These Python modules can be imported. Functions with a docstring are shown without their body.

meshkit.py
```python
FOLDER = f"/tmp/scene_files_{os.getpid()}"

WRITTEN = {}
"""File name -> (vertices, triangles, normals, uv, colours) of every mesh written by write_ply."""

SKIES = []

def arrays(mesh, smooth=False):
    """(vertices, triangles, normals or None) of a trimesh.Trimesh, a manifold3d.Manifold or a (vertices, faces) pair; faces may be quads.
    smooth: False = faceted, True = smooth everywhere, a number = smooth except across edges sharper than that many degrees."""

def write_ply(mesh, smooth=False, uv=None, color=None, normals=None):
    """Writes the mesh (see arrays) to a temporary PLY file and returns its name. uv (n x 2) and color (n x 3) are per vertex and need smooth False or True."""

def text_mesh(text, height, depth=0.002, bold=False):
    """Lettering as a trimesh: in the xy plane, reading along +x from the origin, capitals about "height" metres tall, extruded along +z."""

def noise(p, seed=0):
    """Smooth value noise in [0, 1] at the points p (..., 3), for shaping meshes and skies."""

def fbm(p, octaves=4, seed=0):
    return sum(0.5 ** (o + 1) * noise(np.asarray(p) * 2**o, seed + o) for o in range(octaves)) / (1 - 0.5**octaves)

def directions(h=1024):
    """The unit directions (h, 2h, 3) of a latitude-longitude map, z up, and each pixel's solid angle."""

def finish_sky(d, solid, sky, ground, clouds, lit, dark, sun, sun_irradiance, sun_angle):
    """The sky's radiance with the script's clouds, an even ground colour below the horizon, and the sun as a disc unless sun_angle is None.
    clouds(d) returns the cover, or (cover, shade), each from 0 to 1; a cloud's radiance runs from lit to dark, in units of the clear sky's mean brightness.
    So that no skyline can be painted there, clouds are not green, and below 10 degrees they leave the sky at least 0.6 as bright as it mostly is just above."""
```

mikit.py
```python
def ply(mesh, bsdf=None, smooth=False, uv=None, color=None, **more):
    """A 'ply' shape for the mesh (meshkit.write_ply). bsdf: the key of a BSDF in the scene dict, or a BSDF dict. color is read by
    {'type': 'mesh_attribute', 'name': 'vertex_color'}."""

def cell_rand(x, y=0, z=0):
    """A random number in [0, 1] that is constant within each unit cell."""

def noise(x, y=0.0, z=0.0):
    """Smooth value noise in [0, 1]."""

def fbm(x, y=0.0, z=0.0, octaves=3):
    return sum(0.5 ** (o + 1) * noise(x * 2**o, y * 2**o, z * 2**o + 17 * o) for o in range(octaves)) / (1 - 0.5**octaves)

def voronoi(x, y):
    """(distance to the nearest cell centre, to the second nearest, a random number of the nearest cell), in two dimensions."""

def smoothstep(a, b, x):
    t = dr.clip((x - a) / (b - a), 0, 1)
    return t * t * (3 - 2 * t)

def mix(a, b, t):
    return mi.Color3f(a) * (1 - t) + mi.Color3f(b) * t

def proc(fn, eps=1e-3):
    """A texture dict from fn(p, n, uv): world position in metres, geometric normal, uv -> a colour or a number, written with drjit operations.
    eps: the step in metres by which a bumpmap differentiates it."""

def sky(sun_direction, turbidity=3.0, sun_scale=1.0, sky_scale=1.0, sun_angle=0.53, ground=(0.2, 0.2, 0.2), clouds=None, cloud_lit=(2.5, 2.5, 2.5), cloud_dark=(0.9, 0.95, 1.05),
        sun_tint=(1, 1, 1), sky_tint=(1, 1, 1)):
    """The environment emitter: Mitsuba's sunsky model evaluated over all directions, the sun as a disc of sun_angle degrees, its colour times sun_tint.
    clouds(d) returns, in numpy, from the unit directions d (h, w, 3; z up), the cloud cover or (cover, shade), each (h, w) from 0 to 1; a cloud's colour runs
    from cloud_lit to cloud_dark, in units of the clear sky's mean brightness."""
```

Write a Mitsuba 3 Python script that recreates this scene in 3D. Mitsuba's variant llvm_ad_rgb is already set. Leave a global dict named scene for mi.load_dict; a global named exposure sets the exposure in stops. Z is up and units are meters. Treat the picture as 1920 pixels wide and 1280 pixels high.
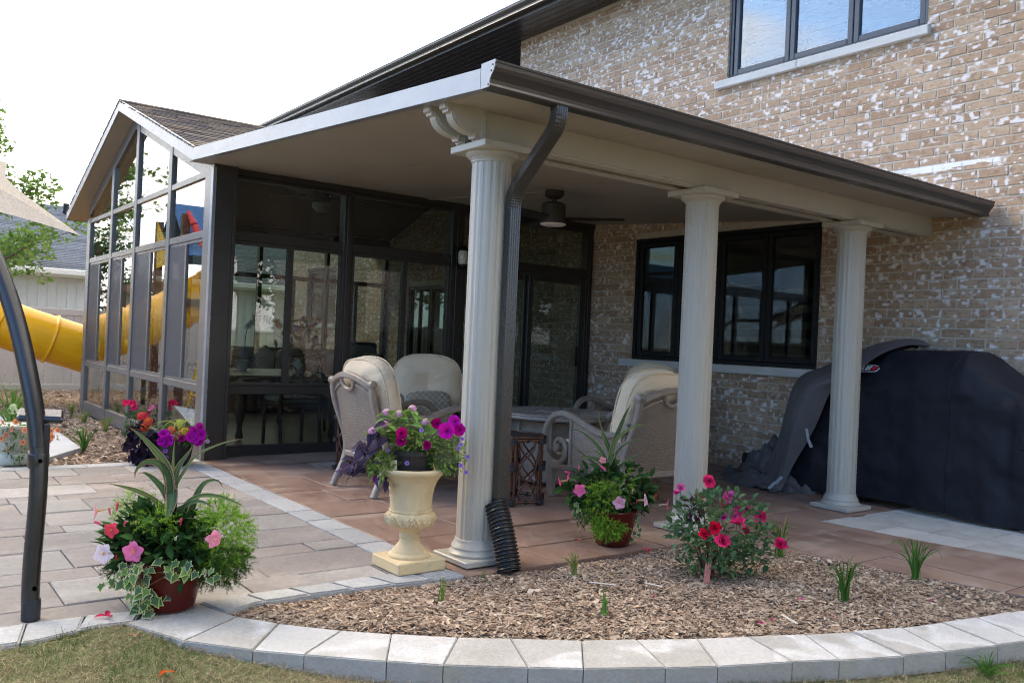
import math
import numpy as np, mitsuba as mi, drjit as dr, mikit, meshkit, trimesh
from mikit import proc, noise, fbm, voronoi, cell_rand, smoothstep, mix

scene, labels = {}, {}
rng = np.random.default_rng(11)
PI = math.pi
# ---------------------------------------------------------------- camera, sky, exposure
CAM = np.array([0.0, 0.0, 1.25])
ROT = np.array([[0.598983553, 0.799551055, 0.0440092489], [0.0255887583, 0.0358192788, -0.999030628], [-0.800352371, 0.599529057, 0.000995640192]])
FOC = 1621.65 / 960.0
RIGHT, DOWN, FWD = ROT
M4 = np.eye(4)
M4[:3, 0], M4[:3, 1], M4[:3, 2], M4[:3, 3] = -RIGHT, -DOWN, FWD, CAM
scene['camera'] = {'type': 'thinlens', 'to_world': mi.ScalarTransform4f(M4), 'fov': 2 * math.degrees(math.atan(1 / FOC)), 'fov_axis': 'x',
                   'aperture_radius': 0.0035, 'focus_distance': 5.3, 'near_clip': 0.05, 'far_clip': 600.0}


def clouds(d):
    # thin high overcast to the left of the place and behind the house, broken to blue over the garden at the photographer's back
    q = d / np.maximum(d[..., 2:3], 0.06)
    n = meshkit.fbm(np.stack([q[..., 0] * 1.3 + 0.71, q[..., 1] * 1.3, d[..., 2] * 2.0], -1), 5, 15)
    side = np.clip(0.5 + 1.2 * (-0.25 * d[..., 0] + 0.9 * d[..., 1] + 0.12), 0, 1)
    cover = np.clip((n - 0.58 + 0.62 * side) * 5.0, 0, 1)
    return cover, 0.35 * np.clip((n - 0.4) * 2, 0, 1)


scene['sky'] = mikit.sky((-0.62, -0.38, 0.68), turbidity=3, sun_scale=0.13, sun_angle=34, clouds=clouds, cloud_lit=(2.34, 2.24, 2.10), cloud_dark=(1.45, 1.40, 1.33), sun_tint=(1.05, 1.0, 0.93), ground=(0.16, 0.15, 0.12), sky_tint=(0.86, 0.97, 1.10))
exposure = 3.95


# ---------------------------------------------------------------- helpers
def at(u, v, depth):
    """the point at this depth along the camera's axis, for a pixel of the 1920 x 1280 photograph: where things were measured to stand"""
    return CAM + depth * (FWD + RIGHT * (u - 960) / 960 / FOC + DOWN * (v - 640) / 960 / FOC)


def onp(u, v, ax, val):
    d = at(u, v, 1.0) - CAM
    return CAM + d * (val - CAM[ax]) / d[ax]


used = {}


def numbered(key):
    n = used.get(key, 0)
    used[key] = n + 1
    return key if n == 0 else f'{key}_{n:03d}'


def obj(name, mesh, bsdf, parent=None, smooth=False, uv=None, color=None):
    key = numbered((parent + '__' if parent else '') + name)
    if uv is not None and np.ndim(uv) == 1:
        uv = np.tile(np.asarray(uv, float), (len(mesh[0]), 1))
    if color is not None and np.ndim(color) == 1:
        color = np.tile(np.asarray(color, float), (len(mesh[0]), 1))
    scene[key] = mikit.ply(mesh, bsdf, smooth, uv, color)
    return key


def thing(name, label, cat, group=None):
    key = numbered(name)
    labels[key] = {'label': label, 'category': cat, **({'group': group} if group else {})}
    return key


def tag(key, label=None, cat=None, group=None, kind=None):
    labels[key] = {k: v for k, v in dict(label=label, category=cat, group=group, kind=kind).items() if v}
    return key


class MB:
    """collects pieces of one mesh, with a per-vertex colour or uv"""
    def __init__(s):
        s.v, s.f, s.a, s.n = [], [], [], 0

    def add(s, vf, a=None):
        v, f = np.asarray(vf[0], float), np.asarray(vf[1], int)
        if f.shape[1] == 4:
            f = np.vstack([f[:, [0, 1, 2]], f[:, [0, 2, 3]]])
        s.v.append(v); s.f.append(f + s.n); s.n += len(v)
        if a is not None:
            a = np.asarray(a, float)
            s.a.append(np.tile(a, (len(v), 1)) if a.ndim == 1 else a)
        return s

    def vf(s):
        return np.vstack(s.v), np.vstack(s.f)

    def attr(s):
        return np.vstack(s.a)


def rotz(a):
    c, s = math.cos(a), math.sin(a)
    return np.array([[c, -s, 0], [s, c, 0], [0, 0, 1.0]])


def move(vf, R=None, t=(0, 0, 0)):
    v = np.asarray(vf[0], float)
    if R is not None:
        v = v @ np.asarray(R).T
    return v + np.asarray(t, float), vf[1]


def cat(*ms):
    m = MB()
    for x in ms:
        m.add(x)
    return m.vf()


BOXF = np.array([[0, 2, 3, 1], [4, 5, 7, 6], [0, 1, 5, 4], [2, 6, 7, 3], [0, 4, 6, 2], [1, 3, 7, 5]])
from scipy.spatial import ConvexHull
_cv = np.array([[sx * (1 - .2 * (k != 0)), sy * (1 - .2 * (k != 1)), sz * (1 - .2 * (k != 2))] for sx in (-1, 1) for sy in (-1, 1) for sz in (-1, 1) for k in range(3)])
_h = ConvexHull(_cv)
CHF = np.array([s if np.dot(np.cross(_cv[s[1]] - _cv[s[0]], _cv[s[2]] - _cv[s[0]]), e[:3]) > 0 else s[::-1] for s, e in zip(_h.simplices, _h.equations)])
_cs = np.sign(_cv)
_ck = np.array([[k != j for j in range(3)] for _ in range(8) for k in range(3)], float)


def box(x0, x1, y0, y1, z0, z1, r=0.0):
    lo, hi = np.minimum([x0, y0, z0], [x1, y1, z1]), np.maximum([x0, y0, z0], [x1, y1, z1])
    c, h = (lo + hi) / 2, (hi - lo) / 2
    if r <= 0:
        v = np.array([[x, y, z] for x in (-1, 1) for y in (-1, 1) for z in (-1, 1)], float)
        f = np.array([[0, 1, 3, 2], [4, 6, 7, 5], [0, 4, 5, 1], [2, 3, 7, 6], [0, 2, 6, 4], [1, 5, 7, 3]])
        return v * h + c, np.vstack([f[:, [0, 1, 2]], f[:, [0, 2, 3]]])
    r = min(r, h.min() * 0.9)
    return _cs * (h - r * _ck) + c, CHF


def quad(a, b, c, d):
    return np.array([a, b, c, d], float), np.array([[0, 1, 2], [0, 2, 3]])


def poly(pts):
    pts = np.asarray(pts, float)
    n = len(pts)
    return pts, np.array([[0, i, i + 1] for i in range(1, n - 1)])


def lathe(profile, n=32, c=(0, 0, 0), flute=None):
    p = np.asarray(profile, float)
    a = np.arange(n) * 2 * PI / n
    fl = np.ones(n) if flute is None else flute
    r = p[:, 0][:, None] * fl[None, :]
    v = np.stack([r * np.cos(a), r * np.sin(a), np.repeat(p[:, 1][:, None], n, 1)], -1).reshape(-1, 3) + np.asarray(c, float)
    i, j = np.meshgrid(np.arange(len(p) - 1), np.arange(n), indexing='ij')
    q = np.stack([i * n + j, i * n + (j + 1) % n, (i + 1) * n + (j + 1) % n, (i + 1) * n + j], -1).reshape(-1, 4)
    return v, np.vstack([q[:, [0, 1, 2]], q[:, [0, 2, 3]]])


def frames(p, up=(0, 0, 1)):
    p = np.asarray(p, float)
    t = np.gradient(p, axis=0)
    t /= np.linalg.norm(t, axis=1, keepdims=True) + 1e-12
    up = np.asarray(up, float)
    if abs(t[0] @ up) > 0.95 * np.linalg.norm(up):
        up = np.array([1.0, 0, 0]) if abs(t[0][0]) < 0.9 else np.array([0, 1.0, 0])
    a = np.cross(up, t[0]); a /= np.linalg.norm(a) + 1e-12
    A = [a]
    for i in range(1, len(p)):
        a = A[-1] - t[i] * (A[-1] @ t[i]); a /= np.linalg.norm(a) + 1e-12
        A.append(a)
    A = np.array(A)
    return t, A, np.cross(t, A)


def sweep(path, section, scale=1.0, caps=True, fixed=None):
    """a closed 2-D section (m x 2) carried along a path; fixed = a constant sideways axis"""
    p, s = np.asarray(path, float), np.asarray(section, float)
    t, A, B = frames(p)
    if fixed is not None:
        A = np.tile(np.asarray(fixed, float), (len(p), 1)); B = np.cross(t, A)
    sc = np.broadcast_to(scale, (len(p),))
    v = (p[:, None] + sc[:, None, None] * (s[None, :, :1] * A[:, None] + s[None, :, 1:] * B[:, None]))
    m, n = len(s), len(p)
    v = v.reshape(-1, 3)
    i, j = np.meshgrid(np.arange(n - 1), np.arange(m), indexing='ij')
    q = np.stack([i * m + j, i * m + (j + 1) % m, (i + 1) * m + (j + 1) % m, (i + 1) * m + j], -1).reshape(-1, 4)
    f = [q[:, [0, 1, 2]], q[:, [0, 2, 3]]]
    if caps:
        k = np.arange(1, m - 1)
        f += [np.stack([0 * k, k + 1, k], 1), np.stack([0 * k, k, k + 1], 1) + (n - 1) * m]
    return v, np.vstack(f)


def ring(r, n=8):
    a = np.arange(n) * 2 * PI / n
    return np.stack([r * np.cos(a), r * np.sin(a)], 1)


def tube(path, r, n=8):
    r = np.broadcast_to(r, (len(path),)).astype(float)
    return sweep(path, ring(1.0, n), r)


def rect(w, h, r=0.0):
    w, h = w / 2, h / 2
    if r:
        return np.array([[w, -h + r], [w, h - r], [w - r, h], [-w + r, h], [-w, h - r], [-w, -h + r], [-w + r, -h], [w - r, -h]])
    return np.array([[w, -h], [w, h], [-w, h], [-w, -h]])


def spline(pts, n=24):
    from scipy.interpolate import CubicSpline
    pts = np.asarray(pts, float)
    s = np.r_[0, np.cumsum(np.linalg.norm(np.diff(pts, axis=0), axis=1))]
    return CubicSpline(s, pts)(np.linspace(0, s[-1], n))


def extrude(poly2, lo, hi, axis):
    """a simple polygon, given in the two other axes, extruded along axis"""
    import shapely
    m = trimesh.creation.extrude_polygon(shapely.Polygon(poly2), hi - lo, engine='earcut')
    v = np.array(m.vertices); v[:, 2] += lo
    if axis == 0: v = v[:, [2, 0, 1]]
    if axis == 1: v = v[:, [0, 2, 1]]
    return v, np.array(m.faces)


# ---------------------------------------------------------------- materials
def two(b): return {'type': 'twosided', 'nested': b}


def princ(col, rough=0.6, **k):
    c = col if isinstance(col, dict) else {'type': 'rgb', 'value': list(col)}
    return {'type': 'principled', 'base_color': c, 'roughness': rough if isinstance(rough, (int, float)) else rough, **k}


def bump(b, fn, scale=1.0, eps=1e-3): return {'type': 'bumpmap', 'texture': proc(fn, eps), 'scale': scale, 'nested': b}


VC = {'type': 'mesh_attribute', 'name': 'vertex_color'}


def limewash(p, uv):
    o = uv.x * 91.0
    n = noise(p.x * 25 + o, p.z * 32 + o, 3.0) + 0.30 * (fbm(p.x * 60, p.z * 80 + o, 2.0, 2) - 0.5)
    return smoothstep(0.58, 0.95, n + 0.20 * (uv.y - 0.5)) * 0.85


def smear(p):
    k = smoothstep(2.93, 2.945, p.z) * (1 - smoothstep(2.995, 3.01, p.z)) * smoothstep(-4.5, -4.2, p.x) * (1 - smoothstep(-3.43, -3.38, p.x))
    return k * smoothstep(0.36, 0.52, fbm(p.x * 9, p.z * 60, 1.0, 3) + 0.22 * smoothstep(2.965, 2.975, p.z))


def brick_col(p, n, uv):
    base = mix((0.325, 0.212, 0.135), (0.44, 0.315, 0.212), uv.x)
    base = base * (0.80 + 0.4 * fbm(p.x * 30, p.z * 55, uv.y * 40, 2))
    dark = smoothstep(0.64, 0.74, fbm(p.x * 24 + 50 * uv.y, p.z * 40, 9.0, 2))
    base = mix(base, (0.21, 0.135, 0.088), dark * 0.45)
    return mix(base, (0.72, 0.69, 0.66), dr.maximum(limewash(p, uv), smear(p)))


scene['brick'] = two(bump(princ(proc(brick_col), 0.85, specular=0.25), lambda p, n, uv: fbm(p.x * 60, p.z * 60, p.y * 60, 3), 0.0045))
scene['mortar'] = two(princ(proc(lambda p, n, uv: mix(mix((0.42, 0.365, 0.285), (0.52, 0.465, 0.38), fbm(p.x * 14, p.z * 14, p.y, 3)), (0.72, 0.7, 0.68), smear(p))), 0.95, specular=0.15))
scene['clay_paint'] = two(princ(proc(lambda p, n, uv: mix((0.35, 0.327, 0.28), (0.385, 0.36, 0.31), fbm(p.x * 3, p.y * 3, p.z * 1.2, 3))), 0.36, specular=0.5))
scene['ceiling_paint'] = two(bump(princ(proc(lambda p, n, uv: mix((0.275, 0.247, 0.202), (0.31, 0.28, 0.232), fbm(p.x * 2, p.y * 2, 1.0, 3))), 0.42, specular=0.5), lambda p, n, uv: fbm(p.x * 220, p.y * 220, 0.0, 2), 0.0006))
scene['bronze'] = two(princ(proc(lambda p, n, uv: mix((0.022, 0.020, 0.019), (0.031, 0.028, 0.026), fbm(p.x * 4, p.y * 4, p.z * 2, 3))), 0.38, specular=0.5))
scene['trim_metal'] = two(princ(proc(lambda p, n, uv: mix((0.19, 0.20, 0.22), (0.24, 0.25, 0.27), fbm(p.x * 5, p.y * 5, p.z * 9, 3))), 0.28, specular=0.9, metallic=0.25))
scene['gutter_metal'] = two(princ(proc(lambda p, n, uv: mix((0.019, 0.0175, 0.017), (0.028, 0.025, 0.024), fbm(p.x * 6, p.y * 6, p.z * 6, 3))), 0.27, specular=0.8))
scene['black_frame'] = two(princ((0.008, 0.0085, 0.010), 0.42, specular=0.25))
scene['blue_frame'] = two(princ((0.035, 0.037, 0.046), 0.35, specular=0.6))
def pane_glass(ior, t): return {'type': 'thindielectric', 'int_ior': ior, 'specular_transmittance': {'type': 'rgb', 'value': t}}


scene['glass'] = pane_glass(1.6, [.48, .54, .48])         # tinted panes of the sunroom
scene['gable_glass'] = pane_glass(2.2, [.48, .53, .48])   # its mirror-coated front
scene['coated_glass'] = pane_glass(2.15, [.30, .33, .34])
scene['house_glass'] = pane_glass(1.65, [.34, .38, .37])
scene['screen'] = {'type': 'mask', 'opacity': 0.80, 'nested': two(princ((0.052, 0.055, 0.066), 0.6))}
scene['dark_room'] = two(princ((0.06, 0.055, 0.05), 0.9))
scene['blind'] = two(princ((0.12, 0.115, 0.10), 0.8))
scene['blind_upper'] = two(princ((0.085, 0.095, 0.11), 0.8))
scene['limestone'] = two(bump(princ(proc(lambda p, n, uv: mix((0.46, 0.45, 0.42), (0.56, 0.55, 0.52), fbm(p.x * 5, p.y * 30, p.z * 20, 3))), 0.85, specular=0.2), lambda p, n, uv: fbm(p.x * 90, p.y * 90, p.z * 90, 2), 0.002))


def slab_col(p, n, uv):
    b = mix((0.18, 0.112, 0.085), (0.275, 0.186, 0.142), fbm(p.x * 1.7 + uv.x * 0.4, p.y * 3.1, 0.0, 3) * 1.3 - 0.15)
    b = mix(b, (0.35, 0.27, 0.222), smoothstep(0.55, 0.8, fbm(p.x * 5, p.y * 2.2, uv.y * 30, 3)) * 0.7)
    return mix(b, (0.13, 0.075, 0.055), smoothstep(0.56, 0.75, fbm(p.x * 2.6 + 9, p.y * 5.0, uv.x * 30, 4)) * 0.55)


scene['stamped_concrete'] = two(bump(princ(proc(slab_col), proc(lambda p, n, uv: 0.38 + 0.3 * fbm(p.x * 6, p.y * 6, 2.0, 2)), specular=0.4), lambda p, n, uv: fbm(p.x * 7 + uv.x * 9, p.y * 22, 1.0, 4), 0.014))
scene['joint_dark'] = two(princ((0.145, 0.095, 0.075), 0.95, specular=0.1))
scene['joint_sand'] = two(princ(proc(lambda p, n, uv: mix((0.10, 0.09, 0.08), (0.22, 0.20, 0.175), fbm(p.x * 30, p.y * 30, 0.0, 3))), 0.95, specular=0.1))


def paver_col(p, n, uv):
    b = mix((0.20, 0.178, 0.163), (0.265, 0.248, 0.228), uv.x)
    b = mix(b, (0.228, 0.19, 0.168), smoothstep(0.4, 0.8, uv.y) * 0.6)
    b = mix(b, b * 1.3, smoothstep(0.45, 0.75, fbm(p.x * 3.5 + uv.x * 30, p.y * 1.3, uv.y * 30, 4)))
    return b * (0.86 + 0.28 * fbm(p.x * 55, p.y * 55, p.z * 55, 2))


stone_bump = lambda p, n, uv: fbm(p.x * 16, p.y * 9, p.z * 16, 4) + 0.35 * noise(p.x * 150, p.y * 150, p.z * 150)
scene['paver_stone'] = two(bump(princ(proc(paver_col), 0.8, specular=0.25), stone_bump, 0.007))


def grey_col(p, n, uv):
    b = mix((0.27, 0.27, 0.265), (0.37, 0.37, 0.362), uv.x * 0.6 + 0.4 * fbm(p.x * 4 + uv.x * 7, p.y * 4, p.z * 4, 3))
    return b * (0.85 + 0.3 * fbm(p.x * 70, p.y * 70, p.z * 70, 2))


scene['grey_stone'] = two(bump(princ(proc(grey_col), 0.85, specular=0.2), stone_bump, 0.006))


def block_col(p, n, uv):
    b = mix((0.295, 0.283, 0.26), (0.375, 0.362, 0.337), fbm(p.x * 6 + uv.x * 9, p.y * 6, p.z * 6, 3))
    q = fbm(p.x * 3.2 + uv.x * 13, p.y * 3.2 + uv.y * 7, 4.0, 3)
    film = smoothstep(0.42, 0.52, q) * (1 - 0.45 * smoothstep(0.53, 0.6, q))
    b = mix(b, (0.56, 0.56, 0.56), film * smoothstep(0.5, 0.9, n.z) * 0.55)
    b = mix(b, (0.30, 0.27, 0.20), smoothstep(0.55, 0.75, fbm(p.x * 9, p.y * 9, p.z * 3 + 5, 3)) * (1 - smoothstep(0.3, 0.8, n.z)) * 0.5)
    return b * (0.84 + 0.32 * fbm(p.x * 110, p.y * 110, p.z * 110, 2))


scene['wall_block'] = two(bump(princ(proc(block_col), 0.88, specular=0.2), lambda p, n, uv: fbm(p.x * 25, p.y * 25, p.z * 25, 3) + 0.5 * noise(p.x * 190, p.y * 190, p.z * 190), 0.004))


def trav_col(p, n, uv):
    b = mix((0.33, 0.315, 0.28), (0.41, 0.395, 0.36), uv.x)
    return b * (0.8 + 0.4 * fbm(p.x * 8 + uv.y * 9, p.y * 8, 0.0, 4))


scene['travertine'] = two(bump(princ(proc(trav_col), 0.8, specular=0.25), stone_bump, 0.004))
scene['pad_concrete'] = two(princ(proc(lambda p, n, uv: mix((0.34, 0.34, 0.335), (0.42, 0.42, 0.415), fbm(p.x * 3, p.y * 3, 0.0, 4))), 0.85, specular=0.2))
scene['soil'] = two(princ(proc(lambda p, n, uv: mix((0.10, 0.072, 0.05), (0.22, 0.16, 0.115), fbm(p.x * 25, p.y * 25, 0.0, 4))), 0.95, specular=0.1))


def lawn_col(p, n, uv):
    g = fbm(p.x * 1.1, p.y * 1.1, 0.0, 4)
    b = mix((0.19, 0.16, 0.10), (0.11, 0.12, 0.055), smoothstep(0.47, 0.6, g))
    return b * (0.6 + 0.8 * fbm(p.x * 40, p.y * 40, 0.0, 3))


scene['lawn_soil'] = two(princ(proc(lawn_col), 0.95, specular=0.1))
scene['matte_vc'] = two(princ(VC, 0.85, specular=0.2))
scene['satin_vc'] = two(princ(VC, 0.45, specular=0.45))
scene['leaf_vc'] = {'type': 'principledthin', 'base_color': VC, 'roughness': 0.42, 'diff_trans': 0.55, 'spec_trans': 0.0, 'eta': 1.4}
scene['glossy_leaf_vc'] = {'type': 'principledthin', 'base_color': VC, 'roughness': 0.36, 'diff_trans': 0.4, 'spec_trans': 0.0, 'eta': 1.5}
scene['petal_vc'] = {'type': 'principledthin', 'base_color': VC, 'roughness': 0.6, 'diff_trans': 0.7, 'spec_trans': 0.0, 'eta': 1.3}
scene['shingle_vc'] = two(bump(princ(VC, 0.9, specular=0.15), lambda p, n, uv: noise(p.x * 160, p.y * 160, p.z * 160), 0.003))
scene['dull_siding'] = two(princ((0.11, 0.12, 0.135), 0.7))
scene['siding'] = two(princ((0.56, 0.57, 0.58), 0.6))
scene['white_trim'] = two(princ((0.72, 0.72, 0.72), 0.5))
scene['vinyl'] = two(princ((0.50, 0.47, 0.415), 0.5))
scene['slide_plastic'] = two(princ((0.93, 0.45, 0.008), 0.3, specular=0.5))
scene['bark'] = two(bump(princ((0.13, 0.09, 0.06), 0.9), lambda p, n, uv: fbm(p.x * 20, p.y * 20, p.z * 5, 3), 0.02))
# ---------------------------------------------------------------- the ground
WY = 7.609                      # the brick wall's face
GX, GY, LX = -8.49, 2.6, -14.05  # the sunroom's porch side, its gable front and its far left corner


def lawn_z(x, y):
    """the lawn falls from the patio's edge to the foot of the block wall"""
    t = np.clip((np.asarray(x) + 3.75 + 0.25 * np.clip((1.3 - np.asarray(y)) / .8, 0, 1)) / 0.9, 0, 1)
    return -0.012 - 0.080 * t * t * (3 - 2 * t)


def make_ground():
    import shapely
    gx_ = np.r_[-300, -120, -60, -40, np.linspace(-30, -5, 26), np.linspace(-4.9, 0, 99), np.linspace(1, 14, 14), 30, 60, 120, 300]
    gy_ = np.r_[-300, -120, -60, -40, np.linspace(-30, -3, 28), np.linspace(-2.9, 6, 179), np.linspace(7, 14, 8), 30, 60, 120, 300]
    X, Y = np.meshgrid(gx_, gy_, indexing='ij')
    open_lawn = shapely.Polygon([(-3.86, -300), (-3.86, .6), (-3.93, .8), (-3.91, .97), (-3.57, 1.12), (-3.34, 1.31), (-2.98, 1.7), (-2.65, 2.13), (-2.38, 2.6), (-2.16, 3.11), (-1.95, 3.6), (-1.80, 4.12), (-1.69, 4.65), (-1.6, 5.1), (-1.2, 5.1), (300, 5.1), (300, -300)])
    Z = np.where(shapely.contains_xy(open_lawn, X, Y), lawn_z(X, Y), -0.21)
    Z = np.where((X < -8.5) & (Y < 2.5), -0.075, Z)
    Z = np.where((X < -14.3) | (X > 5) | (np.abs(Y) > 15), -0.075, Z)
    n, n2 = len(gx_), len(gy_)
    i, j = np.meshgrid(np.arange(n - 1), np.arange(n2 - 1), indexing='ij')
    q = np.stack([i * n2 + j, (i + 1) * n2 + j, (i + 1) * n2 + j + 1, i * n2 + j + 1], -1).reshape(-1, 4)
    return np.stack([X, Y, Z], -1).reshape(-1, 3), np.vstack([q[:, [0, 1, 2]], q[:, [0, 2, 3]]])


tag(obj('ground', make_ground(), 'lawn_soil', smooth=True), kind='structure')


def ashlar(x0, x1, y0, y1, widths, lengths, r, along=1):
    """rectangles laid in courses: courses of varying width across, pieces of varying length along (1 = y, 0 = x)"""
    out = []
    (a0, a1), (b0, b1) = ((x0, x1), (y0, y1)) if along == 1 else ((y0, y1), (x0, x1))
    a = a0
    while a < a1 - 1e-6:
        w = min(r.choice(widths), a1 - a)
        if a1 - a - w < 0.12: w = a1 - a
        b = b0 - r.uniform(0, 0.3)
        while b < b1 - 1e-6:
            l = r.choice(lengths)
            e = b + l
            if b1 - e < 0.13: e = b1
            s = max(b, b0)
            e = min(e, b1)
            if e - s > 0.04:
                out.append((a, a + w, s, e) if along == 1 else (s, e, a, a + w))
            b = e
        a += w
    return out


def in_poly(poly, x, y):
    import shapely
    return shapely.contains_xy(shapely.Polygon(poly), x, y)


def lay(parent, name, rects, top, thick, gap, bev, bsdf, rough=0.0025, clip=None, maxparts=300):
    """paving pieces, each its own part; the far ones past the limit become one part"""
    import shapely
    P = shapely.Polygon(clip) if clip is not None else None
    pieces = []
    for (x0, x1, y0, y1) in rects:
        uvv = rng.random(2)
        dz = rng.normal(0, rough)
        g = gap / 2 * rng.uniform(0.7, 1.3)
        b = shapely.box(x0 + g, y0 + g, x1 - g, y1 - g)
        if P is not None and not P.contains(b):
            b = b.intersection(P)
            if b.is_empty or b.area < 0.004 or b.geom_type != 'Polygon': continue
            b = b.simplify(0.004)
            inner = b.buffer(-bev, join_style=2)
            if inner.is_empty or inner.geom_type != 'Polygon': continue
            v, f = extrude(np.array(b.exterior.coords)[:-1], top - thick, top + dz - 0.001, 2)
            pieces.append(((v, f), uvv, -np.hypot(*(np.array(b.centroid.coords)[0]))))
        else:
            v, f = box(x0 + g, x1 - g, y0 + g, y1 - g, top - thick, top + dz, bev)
            v = v + np.c_[np.zeros((len(v), 2)), (v[:, 0] - x0) * rng.normal(0, 0.004) + (v[:, 1] - y0) * rng.normal(0, 0.004)]
            v[:, :2] += rng.normal(0, 0.0012, (len(v), 2))
            pieces.append(((v, f), uvv, -np.hypot((x0 + x1) / 2, (y0 + y1) / 2)))
    pieces.sort(key=lambda q: -q[2])
    rest, ruv = MB(), []
    for k, (m, u, _) in enumerate(pieces):
        if k < maxparts:
            obj(name, m, bsdf, parent, uv=u)
        else:
            rest.add(m, u)
    if rest.n:
        tag(obj(name + '_field', rest.vf(), bsdf, parent, uv=rest.attr()), kind='stuff')


# porch floor of stamped concrete with the walk that turns right
def sheet(pts, z, lo):
    return extrude(pts, lo, z, 2)


porch_out = [(-8.47, 2.6), (-3.79, 2.6), (-3.79, 4.32), (-3.66, 4.6), (-3.34, 4.78), (-2.94, 4.86), (-2.5, 4.97), (-2.06, 5.09), (0.5, 5.5), (4, 5.9), (4, 6.85), (-2.455, 6.02), (-3.17, 5.91), (-3.825, 5.86), (-3.825, WY - .004), (-8.47, WY - .004)]
t = tag(obj('porch_floor', sheet(porch_out, -0.010, -0.16), 'joint_dark'), kind='structure')
lay(t, 'slab', ashlar(-8.47, 4.0, 2.6, WY - .004, [0.62, 0.78, 0.5], [0.62, 0.9, 1.15, 0.75], rng, along=1), 0.0, 0.03, 0.007, 0.004, 'stamped_concrete', 0.0012, clip=porch_out)
trav_out = [(-3.818, 5.868), (-3.17, 5.918), (-2.455, 6.028), (4, 6.858), (4, WY - .004), (-3.818, WY - .004)]
t = tag(obj('side_paving', sheet(trav_out, -0.012, -0.16), 'joint_sand'), kind='structure')
lay(t, 'paver', ashlar(-3.82, 1.6, 5.86, WY, [0.2, 0.4], [0.4, 0.6, 0.3], rng, along=0), 0.0, 0.03, 0.005, 0.004, 'travertine', 0.0015, clip=trav_out)

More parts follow.
